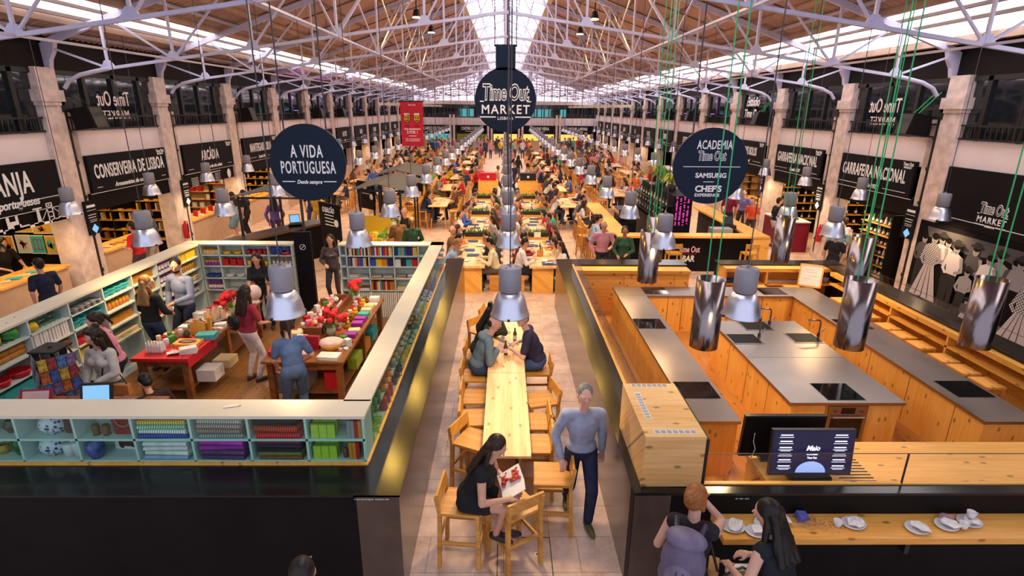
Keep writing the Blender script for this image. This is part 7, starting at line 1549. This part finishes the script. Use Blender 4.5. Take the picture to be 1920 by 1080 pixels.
for y, x, c in ((28.2, -0.85, 'red'), (28.2, 1.15, 'black')):
    t = thing('service_station', 'wooden tray station with a %s box on top in the middle of the hall' % c, 'station', (x, y, 0)); MB().box(-0.5, 0.5, -0.3, 0.3, 0, 1.05).build('cabinet', m_pinex, t); MB().box(-0.48, 0.48, -0.28, 0.28, 1.05, 1.1).build('top', m_chair, t)
    t = thing('crate', '%s box on the wooden tray station, middle of the hall' % c, 'crate', (x, y, 1.1)); MB().box(-0.4, 0.4, -0.25, 0.25, 0, 0.36).build('box', m_obj, t, col=(0.6, 0.015, 0.03) if c == 'red' else BLK); MB().cyl((0, -0.26, 0.18), (0, -0.25, 0.18), 0.06, n=16).build('emblem', m_letter, t)
# named walkers of the middle distance
for x, y, rz, w, top, pose in ((-2.85, 15.9, 2.5, 'at the yellow food counter, taller of three on the left', 'black', 5), (-2.5, 14.7, 0.3, 'beside the near left communal table', 'dark green', 4), (-2.95, 15.15, 0.5, 'at the yellow food counter behind the others', 'brown', 4),
                               (-2.0, 27.4, 0.2, 'in the left lane before the tray stations, seen from behind', 'navy', 0), (-1.35, 29.6, 0, 'in the left lane, brightest red of the crowd', 'red', 1), (-1.5, 28.75, 2, 'in the left lane in front of another red top', 'red', 2), (1.25, 30.6, 1, 'near the right tray station', 'beige', 4), (3.9, 28.5, 1.5, 'in the right lane by the tables', 'red', 0),
                               (2.55, 14.05, pi, 'behind the kitchen rear wall, left of two', 'pink', 5), (3.05, 13.75, pi - 0.2, 'behind the kitchen rear wall, right of two', 'dark green', 4)):
    stander(x, y, rz, w, top, pose)
# ---- bar
t = thing('bar_counter', 'long black-fronted bar counter with pale wood top behind the kitchen', 'bar', (0, 0, 0))
MB().box(3.2, 7.55, 15.3, 15.75, 1.05, 1.11).box(3.05, 3.6, 15.75, 21.2, 1.05, 1.11).box(7.0, 7.55, 15.75, 20.4, 1.05, 1.11).build('worktop', m_wood_d, t)
MB().box(3.45, 7.3, 15.55, 15.72, 0, 1.05).box(3.3, 3.5, 15.72, 21.0, 0, 1.05).box(7.15, 7.35, 15.72, 20.2, 0, 1.05).build('front', m_sign, t)
MB().box(7.1, 7.56, 15.32, 15.5, 0, 1.05).build('end_panel', m_pinex, t)
text('Time Out', 0.25, t, (5.35, 15.54, 0.66), RF, m_redl, sx=0.62, off=0.012, shear=0.08); text('Time Out', 0.25, t, (5.35, 15.535, 0.66), RF, m_letter, sx=0.62, off=0.002, shear=0.08); text('BAR', 0.26, t, (5.35, 15.54, 0.38), RF, m_letter, sx=0.75, off=0.006, shear=0.1); rules(t, [(5.12, 5.58, 0.525, 0.535)], RF, (0, 15.545, 0), m_redl)
for i, x in enumerate((4.05, 4.75, 6.9)): fstool(x, 15.05, 0, 'wooden high stool in front of the black bar counter, %s from the left' % ORD[i])
for i, y in enumerate((16.0, 16.6, 17.4, 18.0, 18.7, 19.4, 20.1)): fstool(2.75, y, E_, 'wooden high stool along the left side of the bar, %s from its corner' % ORD[i])
fstool(2.55, 17.25, E_ + 0.3, 'wooden high stool pulled away from the left side of the bar')
sitter(2.6, 16.0, E_, 'at the bar corner, nearest on its left side', z=0.2, top='pale blue', pose=0, hair=0); sitter(2.6, 16.6, E_, 'at the bar beside the pale blue shirt', z=0.2, top='beige', pose=1, hair=1)
sitter(2.6, 19.4, E_, 'on the left side of the bar, long haired', z=0.2, top='white', pose=3, hair=1); sitter(2.6, 20.1, E_, 'on the left side of the bar, farthest', z=0.2, top='grey', pose=2)
bt = thing('bottle_tower', 'black bar tower with bottle shelves and pink-lit end behind the bar', 'shelving', (5.4, 17.3, 0))
MB().box(-0.45, 0.5, 0, 4.2, 0, 1.0).box(-0.1, 0.5, 0, 4.2, 1.0, 1.95).build('tower', m_sign, bt)
for z in (1.1, 1.35, 1.6): MB().box(-0.42, -0.1, 0.05, 4.2, z, z + 0.02).build('shelf', m_iron, bt)
pk = MB(); rn = random.Random(9)
for i in range(4):
    for j in range(22):
        if rn.random() < 0.75: pk.box(-0.02 + 0.12 * i + rn.uniform(0, 0.03), 0.04 + 0.12 * i, -0.012, 0.0, 1.02 + 0.042 * j, 1.045 + 0.042 * j)
pk.build('pink_lettering', m_pink, bt); MB().box(-0.44, -0.1, -0.01, 0.0, 0.35, 0.95).build('menu_panel', m_signb, bt)
for r, z in enumerate((1.12, 1.37, 1.62)):
    for i in range(11):
        c = [WHT, AMB, GRN, CRM, BRN, YEL][rn.randrange(6)]; good('bottle', 5.4 - 0.28, 17.42 + 0.37 * i, z, c, '%s bottle on the %s shelf of the black bar tower' % (cname(c), ('lower', 'middle', 'upper')[r]), '%s bottles on the %s bar shelf' % (cname(c), ('lower', 'middle', 'upper')[r]), 0, 1.05)
for i, (y, sz) in enumerate(((18.6, 0.5), (19.8, 0.6), (20.8, 0.6))):
    t = thing('potted_palm', 'leafy green plant on top of the black bar tower, %s from the near end' % ORD[i], 'plant', (5.6, y, 1.95)); MB().lathe([(0.12, 0), (0.16, 0.2), (0, 0.18)], 14).build('pot', m_iron, t); b = MB()
    for j in range(34):
        a = rn.random() * 6.28; e = rn.uniform(0.3, 1.0) * sz; pts = [V((0, 0, 0.18)), V((e * 0.5 * cos(a), e * 0.5 * sin(a), 0.18 + sz * 0.7 * rn.uniform(0.6, 1.1))), V((e * cos(a), e * sin(a), 0.18 + sz * 0.5 * rn.uniform(0.2, 1.0)))]
        for p0, p1, w in ((pts[0], pts[1], 0.05), (pts[1], pts[2], 0.04)): b.bar(p0, p1, w, 0.006)
    b.build('leaves', m_lime if i == 0 else m_leaf, t)
t = thing('parrot_figure', 'red and yellow figure among the plants on the bar tower', 'figure', (5.35, 20.2, 1.95)); MB().ball((0, 0, 0.35), (0.2, 0.2, 0.3), 12, 8).build('body', m_redc, t); MB().ball((0, -0.12, 0.55), (0.08, 0.08, 0.14), 10, 6).build('beak', m_yel, t); MB().cyl((0, 0, 0), (0, 0, 0.2), 0.1, n=10).build('foot', m_white, t)
t = thing('till', 'black card till on the right bar counter', 'till', (6.75, 16.4, 1.11)); MB().box(-0.2, 0.2, -0.15, 0.15, 0, 0.12).build('base', m_black2, t); MB().obox((0, 0.05, 0.24), (0.3, 0.04, 0.24), (RD(-20), 0, 0)).build('display', m_black2, t); MB().box(-0.02, 0.02, 0.02, 0.06, 0.1, 0.2).build('neck', m_iron, t)
t = thing('bar_machine', 'grey bar machine on the inner right bar counter', 'machine', (6.4, 16.05, 0.85)); MB().box(-0.3, 0.3, -0.18, 0.18, 0, 0.35).build('body', m_cap, t); MB().cyl((0, -0.19, 0.2), (0, -0.24, 0.2), 0.05, n=10).build('spout', m_iron, t); MB().box(-0.3, 0.3, -0.2, 0.2, -0.85, 0.0).build('stand', m_sign, t)
t = thing('coffee_machine', 'steel espresso machine inside the left arm of the bar', 'machine', (4.05, 18.4, 0.95)); MB().box(-0.3, 0.3, -0.4, 0.4, 0, 0.4).build('body', m_hood, t); MB().box(-0.32, 0.32, -0.42, 0.42, 0.4, 0.44).build('cup_tray', m_iron, t); MB().box(-0.3, 0.3, -0.42, 0.42, -0.95, 0).build('stand', m_sign, t)
# ---- kiosks with grey canopies on the left
def kiosk(x0, x1, y0, y1, zc, lab, counter_m, food, desk_lab):
    t = thing('kiosk_canopy', 'grey cloth canopy on black posts over the ' + lab, 'canopy', ((x0 + x1) / 2, (y0 + y1) / 2, 0)); w, d = (x1 - x0) / 2, (y1 - y0) / 2
    MB().prism([(-w - 0.25, zc), (0, zc + 0.22), (w + 0.25, zc), (0, zc + 0.19)], -d - 0.25, d + 0.25, 'XZ').build('cloth', m_canvas, t)
    for sx in (-1, 1):
        for sy in (-1, 1): MB().bar((sx * w, sy * d, 0), (sx * w, sy * d, zc + 0.02), 0.06).build('post', m_iron, t)
    for sy in (-1, 1): MB().bar((-w, sy * d, zc - 0.02), (w, sy * d, zc - 0.02), 0.05).build('rail', m_iron, t)
    if 'left' in lab: return
    c = thing('kiosk_counter', 'counter under the grey canopy of the ' + lab, 'counter', ((x0 + x1) / 2, (y0 + y1) / 2, 0))
    MB().box(-w + 0.1, -w + 0.6, -d, d, 0, 1.05).box(w - 0.6, w - 0.1, -d, d, 0, 1.05).build('cabinet', counter_m, c); MB().box(-w + 0.05, -w + 0.65, -d - 0.05, d + 0.05, 1.05, 1.1).box(w - 0.65, w - 0.05, -d - 0.05, d + 0.05, 1.05, 1.1).build('worktop', m_steel if counter_m is m_sign else m_wood_d, c)
    rn = random.Random(len(lab))
    for i in range(10):
        col = food[i % len(food)]; y = (y0 + y1) / 2 - d + 0.2 + i * (2 * d - 0.4) / 9
        for sx in (-1, 1):
            o = MB().box(-0.14, 0.14, -0.1, 0.1, 0, 0.05).ball((0, 0, 0.05), (0.12, 0.09, 0.07), 10, 6).build('food_tray', m_obj, None, ((x0 + x1) / 2 + sx * (w - 0.35), y, 1.102), (0, 0, rn.uniform(-0.2, 0.2)), col); tag(o, '%s food tray, %s along the %s counter of the %s' % (cname(col), ORD[i], ('left', 'right')[sx > 0], lab), 'tray')
    return c
kiosk(-7.3, -5.6, 15.2, 18.0, 2.15, 'left kiosk', m_sign, [GRY, WHT, BLK, CRM], ''); kiosk(-4.3, -3.1, 16.4, 19.0, 2.2, 'flower kiosk', m_chair, [WHT, LIM, CRM, GRN], ''); kiosk(-4.5, -3.2, 20.2, 22.6, 2.2, 'farther kiosk', m_chair, [BRN, WHT, AMB, CRM], '')
c = thing('food_counter', 'bright yellow lit salad counter right of the book shelving', 'counter', (-3.75, 14.6, 0)); MB().box(-0.5, 0.45, -0.5, 1.5, 0, 1.0).build('cabinet', m_pine, c); MB().box(-0.45, 0.4, -0.45, 1.45, 1.0, 1.06).build('trays', m_lime, c); MB().box(-0.45, 0.4, 1.45, 1.5, 1.0, 1.5).build('rear_panel', m_yel, c); MB().box(0.4, 0.41, -0.45, 1.45, 1.0, 1.3).build('glass_guard', m_gglass, c)
for i in range(12):
    col = [YEL, LIM, ORG, GRN, RED][i % 5]; o = MB().ball((0, 0, 0), (0.12, 0.1, 0.07), 10, 6).build('salad', m_obj, None, (-4.0 + 0.28 * (i % 3), 14.35 + 0.4 * (i // 3), 1.08), col=col); tag(o, '%s food heap, row %s and place %s on the bright salad counter' % (cname(col), ORD[i // 3], ORD[i % 3]), 'food')
c = thing('till_counter', 'steel-topped till counter behind the rear left shelving', 'counter', (-6.75, 15.8, 0)); c.rotation_euler = (0, 0, -0.48); MB().box(-0.3, 0.3, -1.5, 1.9, 0, 1.02).build('cabinet', m_sign, c); MB().box(-0.35, 0.35, -1.55, 1.95, 1.02, 1.08).build('worktop', m_steel, c)
t = thing('till_monitor', 'small lit till screen on the steel-topped till counter', 'screen', (-6.35, 16.6, 1.09)); t.rotation_euler = (RD(-20), 0, 0.5); MB().box(-0.15, 0.15, 0, 0.03, 0.08, 0.34).build('casing', m_black2, t); MB().box(-0.13, 0.13, -0.004, 0, 0.1, 0.32).build('display', m_screen, t); MB().box(-0.2, 0.2, -0.15, 0.1, 0, 0.05).build('keyboard', m_black2, t)
def board_sign(x, y, rz, lab, title, lines):
    t = thing('kiosk_sign', lab, 'sign', (x, y, 0), rz); MB().box(-0.5, 0.5, -0.03, 0.03, 1.1, 2.05).build('board', m_sign, t); MB().bar((-0.45, 0, 0), (-0.45, 0, 1.1), 0.05).bar((0.45, 0, 0), (0.45, 0, 1.1), 0.05).build('post', m_iron, t)
    text(title, 0.2, t, (0, -0.035, 1.86), RF, sx=0.6, off=0.004); rules(t, [(-0.2, 0.25, 1.72 - 0.09 * i, 1.74 - 0.09 * i) for i in range(lines)], RF, (0, -0.031, 0)); MB().cyl((0.36, -0.04, 1.55), (0.36, -0.03, 1.55), 0.1, n=20).build('emblem', m_letter, t)
board_sign(-4.75, 14.9, -0.75, 'black kiosk sign on posts with a round white emblem, nearest behind the doorway', 'O BALCÃO', 4); board_sign(-4.9, 19.6, -0.75, 'black kiosk sign on posts, middle of three on the left', 'SEA', 2); board_sign(-3.9, 24.2, -0.75, 'black kiosk sign on posts, farthest of three on the left', 'FOOD', 2)
t = thing('long_counter', 'long wooden counter with planted top by the left wall under the red banner', 'counter', (-3.9, 26.9, 0)); MB().box(-0.3, 0.3, -1.0, 3.0, 0, 1.05).build('cabinet', m_pine, t); MB().box(-0.25, 0.25, -0.9, 2.9, 1.05, 1.2).build('plants', m_leaf, t)
# ---- stalls in the bays of the side walls
def stall(s, k, front, goods_cols, lab, shelves=5, bright=m_warm, counter=True):
    y0, y1 = KY[k] + 0.5, KY[k + 1] - 0.5; X = lambda d: s * (10.05 + d); yb = KY[k + 1] - 0.09; rn = random.Random(k * 7 + s)
    if shelves:
        t = thing('stall_shelving', 'lit back shelving of the ' + lab, 'shelving', (0, 0, 0)); b = MB()
        MB().box(*sorted((X(0.15), X(2.85))), yb, yb + 0.03, 0, 2.3).build('back_panel', front, t)
        for i in range(shelves): b.box(*sorted((X(0.15), X(2.85))), yb - 0.26, yb, 0.55 + 0.3 * i, 0.57 + 0.3 * i)
        b.build('shelves', m_wood_d, t)
        for q in range(4): MB().box(*sorted((X(0.15 + 0.9 * q - 0.015), X(0.15 + 0.9 * q + 0.015))), yb - 0.26, yb, 0, 2.3).build('upright', m_iron, t)
        for i in range(shelves):
            for j in range(9):
                kind, cols = goods_cols[(i + j // 4) % len(goods_cols)]; c = cols[rn.randrange(len(cols))]
                good(kind, X(0.3 + 0.285 * j), yb - 0.14, 0.572 + 0.3 * i, c, '%s %s on the %s shelf of the %s' % (cname(c), kind.replace('_', ' '), ORD[i], lab), '%s %ss, %s shelf, %s' % (cname(c), kind, ORD[i], lab), 0, 1.2)
    if counter:
        c = thing('stall_counter', 'plain front counter of the ' + lab, 'counter', (0, 0, 0)); MB().box(*sorted((X(0.05), X(0.7))), y0, y1 - (0.9 if k % 2 else 0.2), 0, 0.95).build('counter', m_plaster, c); MB().box(*sorted((X(0.0), X(0.75))), y0, y1 - (0.85 if k % 2 else 0.15), 0.95, 1.0).build('worktop', m_wood_d, c)
        for j in range(9):
            kind, cols = goods_cols[j % len(goods_cols)]; cc = cols[rn.randrange(len(cols))]; good('flat_book' if kind == 'book' else kind, X(0.3), y0 + 0.25 + 0.25 * j, 1.002, cc, '%s %s, %s along the counter of the %s' % (cname(cc), kind.replace('_', ' '), ORD[j], lab), None, rn.random(), 1.2)
    area_light('stall_light', (X(1.2), (y0 + y1) / 2, 2.4), (0, 0, 0), 1.2, 2.6, 40, (1.0, 0.66, 0.3))
stall(-1, 0, m_black, [('flat_book', [CRM, TEA])], 'print stall at the left edge', 0); stall(-1, 1, m_black, [('tin', [AMB, YEL]), ('book', [YEL, CRM, AMB])], 'tin stall on the left'); stall(-1, 2, m_plaster, [('carton', [WHT, RED]), ('flat_book', [WHT, CRM])], 'sweet stall on the left'); stall(-1, 3, m_black, [('bottle', [YEL, GRN]), ('bread', [YEL])], 'cheese stall on the left')
WN = [('bottle', [BLK, GRN, WHT, BLK, AMB])]
stall(1, 1, m_black, WN, 'near wine stall on the right', 5, counter=False); stall(1, 2, m_black, WN, 'farther wine stall on the right', 5, counter=False); stall(1, 3, m_plaster, [('bread', [AMB, BRN]), ('plate', [CRM, YEL])], 'cake stall on the right')
for s, nm in ((-1, 'left'), (1, 'right')):
    for k in range(4, 13):
        y0, y1 = KY[k] + 0.5, KY[k + 1] - 0.5; X = lambda d: s * (10.05 + d)
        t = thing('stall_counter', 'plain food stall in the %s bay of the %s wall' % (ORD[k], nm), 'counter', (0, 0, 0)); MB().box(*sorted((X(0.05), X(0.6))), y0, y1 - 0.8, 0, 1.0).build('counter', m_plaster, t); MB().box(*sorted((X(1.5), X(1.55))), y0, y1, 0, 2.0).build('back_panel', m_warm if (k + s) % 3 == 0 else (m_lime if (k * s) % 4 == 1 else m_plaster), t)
        b = MB(); rn = random.Random(k)
        for j in range(7): b.box(*sorted((X(0.15), X(0.45))), y0 + 0.1 + 0.3 * j, y0 + 0.32 + 0.3 * j, 1.0, 1.06 + 0.14 * rn.random())
        b.build('display', m_white, t)
# near wine rack beside the mural, open to the hall
t = thing('wine_rack', 'tall dark wine rack with lit shelves at the near end of the first wine stall', 'rack', (10.0, 13.95, 0))
MB().box(0.25, 0.3, -0.1, 1.2, 0, 2.0).build('back_panel', m_black, t); MB().box(-0.1, 0.3, -0.14, -0.1, 0, 2.0).build('side', m_black, t)
for i in range(6):
    MB().box(-0.06, 0.26, -0.1, 1.2, 0.3 + 0.27 * i, 0.315 + 0.27 * i).build('shelf', m_chair, t)
    for j in range(7): 
        c = [BLK, BLK, GRN, WHT][(i + j) % 4]; good('bottle', 10.06, 13.95 + 0.17 * j, 0.316 + 0.27 * i, c, '%s wine bottle on the %s shelf of the rack beside the mural' % (cname(c), ORD[i]), '%s wine bottles, %s rack shelf' % (cname(c), ORD[i]), 0, 1.05)
# framed prints in the print stall
fr_c = [((0.75, 0.45, 0.05), (0.6, 0.3, 0.02)), ((0.8, 0.5, 0.08), (0.5, 0.2, 0.05)), ((0.02, 0.02, 0.02), (0.6, 0.6, 0.62)), ((0.55, 0.6, 0.55), (0.4, 0.02, 0.08)), ((0.05, 0.45, 0.42), (0.5, 0.03, 0.15)), ((0.7, 0.4, 0.06), (0.1, 0.5, 0.45)), ((0.75, 0.3, 0.04), (0.02, 0.02, 0.02))]
fr_n = ['yellow with dark shapes, upper left', 'yellow with a dark bell shape, upper middle', 'black with white birds, upper right', 'pale with a crimson shape, lower left', 'teal with a red window, lower middle', 'orange and teal, lower right', 'orange with black spots, far left']
for (x, z, w, h), (c1, c2), nm in zip(((-11.37, 1.74, 0.43, 0.22), (-10.93, 1.75, 0.46, 0.30), (-10.5, 1.70, 0.40, 0.44), (-11.46, 1.35, 0.33, 0.45), (-11.12, 1.34, 0.36, 0.45), (-10.8, 1.33, 0.33, 0.46), (-11.83, 1.34, 0.29, 0.42)), fr_c, fr_n):
    t = thing('framed_print', 'framed print ' + nm + ', on the print stall wall', 'picture', (x, 12.96, z)); MB().box(-w / 2, w / 2, 0, 0.02, -h / 2, h / 2).build('frame', m_paper, t); MB().box(-w / 2 + 0.025, w / 2 - 0.025, -0.006, 0, -h / 2 + 0.025, h / 2 - 0.025).build('sheet', m_obj, t, col=c1)
    b = MB(); rn = random.Random(nm)
    if 'birds' in nm:
        for i in range(4):
            y_, z_ = rn.uniform(-0.1, 0.1), -0.15 + 0.1 * i; b.add([(y_ - 0.12, -0.009, z_ + 0.07), (y_, -0.009, z_), (y_ + 0.1, -0.009, z_ + 0.04), (y_ + 0.02, -0.009, z_ + 0.03), (y_ - 0.02, -0.009, z_ + 0.05)], [(0, 1, 2, 3, 4)])
    elif 'window' in nm:
        for q in ((-0.1, 0.1, -0.13, -0.11), (-0.1, 0.1, 0.11, 0.13), (-0.1, -0.08, -0.13, 0.13), (0.08, 0.1, -0.13, 0.13), (-0.01, 0.01, -0.13, 0.13)): b.box(q[0], q[1], -0.009, -0.006, q[2], q[3])
    else:
        for i in range(4): b.prism([(rn.uniform(-w / 3, w / 3), rn.uniform(-h / 3, h / 3)) for _ in range(4)], -0.009, -0.006, 'XZ')
    b.build('motif', m_obj, t, col=c2)
t = thing('card_rack', 'black rack of orange cards on the print stall wall beside the column', 'rack', (-10.46, 12.94, 1.15)); MB().box(-0.15, 0.15, 0, 0.04, -0.3, 0.3).build('board', m_black2, t); b = MB()
for i in range(4):
    for j in range(5): b.box(-0.13 + 0.07 * i, -0.08 + 0.07 * i, -0.008, 0, -0.28 + 0.1 * j, -0.2 + 0.1 * j)
b.build('cards', m_obj, t, col=(0.6, 0.25, 0.08))
t = thing('stall_lamp', 'small black dome lamp hanging in the print stall', 'lamp', (-10.6, 11.35, 1.62)); MB().lathe([(0.14, 0), (0.1, 0.1), (0.03, 0.16), (0, 0.18)], 18, caps=False).build('shade', m_black2, t); MB().cyl((0, 0, 0.16), (0, 0, 0.7), 0.008, n=6).build('cable', m_iron, t)
for i, (y, s) in enumerate(((20.9, -1), (15.9, 1))):
    t = thing('fire_extinguisher', 'red fire extinguisher at the foot of a %s wall column' % ('left', 'right')[i], 'extinguisher', (s * 9.855, 16.9, 0.6)); MB().lathe([(0, 0), (0.075, 0.01), (0.075, 0.42), (0.03, 0.5), (0.03, 0.55), (0, 0.55)], 14, caps=False).build('cylinder', m_redc, t); MB().tube([(0, 0, 0.53), (0.07, 0, 0.55), (0.09, 0, 0.4), (0.08, 0, 0.2)], 0.012, 6).build('hose', m_iron, t)
t = thing('wine_totem', 'dark red wine display box with a bottle picture before the first wine stall', 'display', (9.75, 14.5, 0)); MB().box(-0.2, 0.2, -0.2, 0.2, 0, 1.3).build('box', m_obj, t, col=(0.2, 0.01, 0.02)); MB().lathe([(0.05, 0.2), (0.05, 0.6), (0.02, 0.75), (0.02, 0.9)], 12).build('bottle', m_obj, t, (0, -0.2, 0), col=BLK); MB().lathe([(0.052, 0.35), (0.052, 0.5)], 12, caps=False).build('label', m_paper, t, (0, -0.2, 0))
t = thing('wine_counter', 'dark red counter at the farther wine stall on the right', 'counter', (9.6, 18.2, 0)); MB().box(-0.3, 0.5, -0.3, 1.3, 0, 1.0).build('cabinet', m_obj, t, col=(0.22, 0.01, 0.03)); MB().box(-0.33, 0.5, -0.33, 1.33, 1.0, 1.04).build('worktop', m_white, t)
t = thing('potted_plant', 'green potted plant at the tin stall on the left', 'plant', (-10.7, 16.3, 1.0)); MB().lathe([(0.07, 0), (0.1, 0.15), (0, 0.14)], 14).build('pot', m_white, t); b = MB()
for j in range(20):
    a = j * 2.4; b.bar((0, 0, 0.14), (0.16 * cos(a), 0.16 * sin(a), 0.25 + 0.02 * (j % 7)), 0.06, 0.006)
b.build('leaves', m_leaf, t)
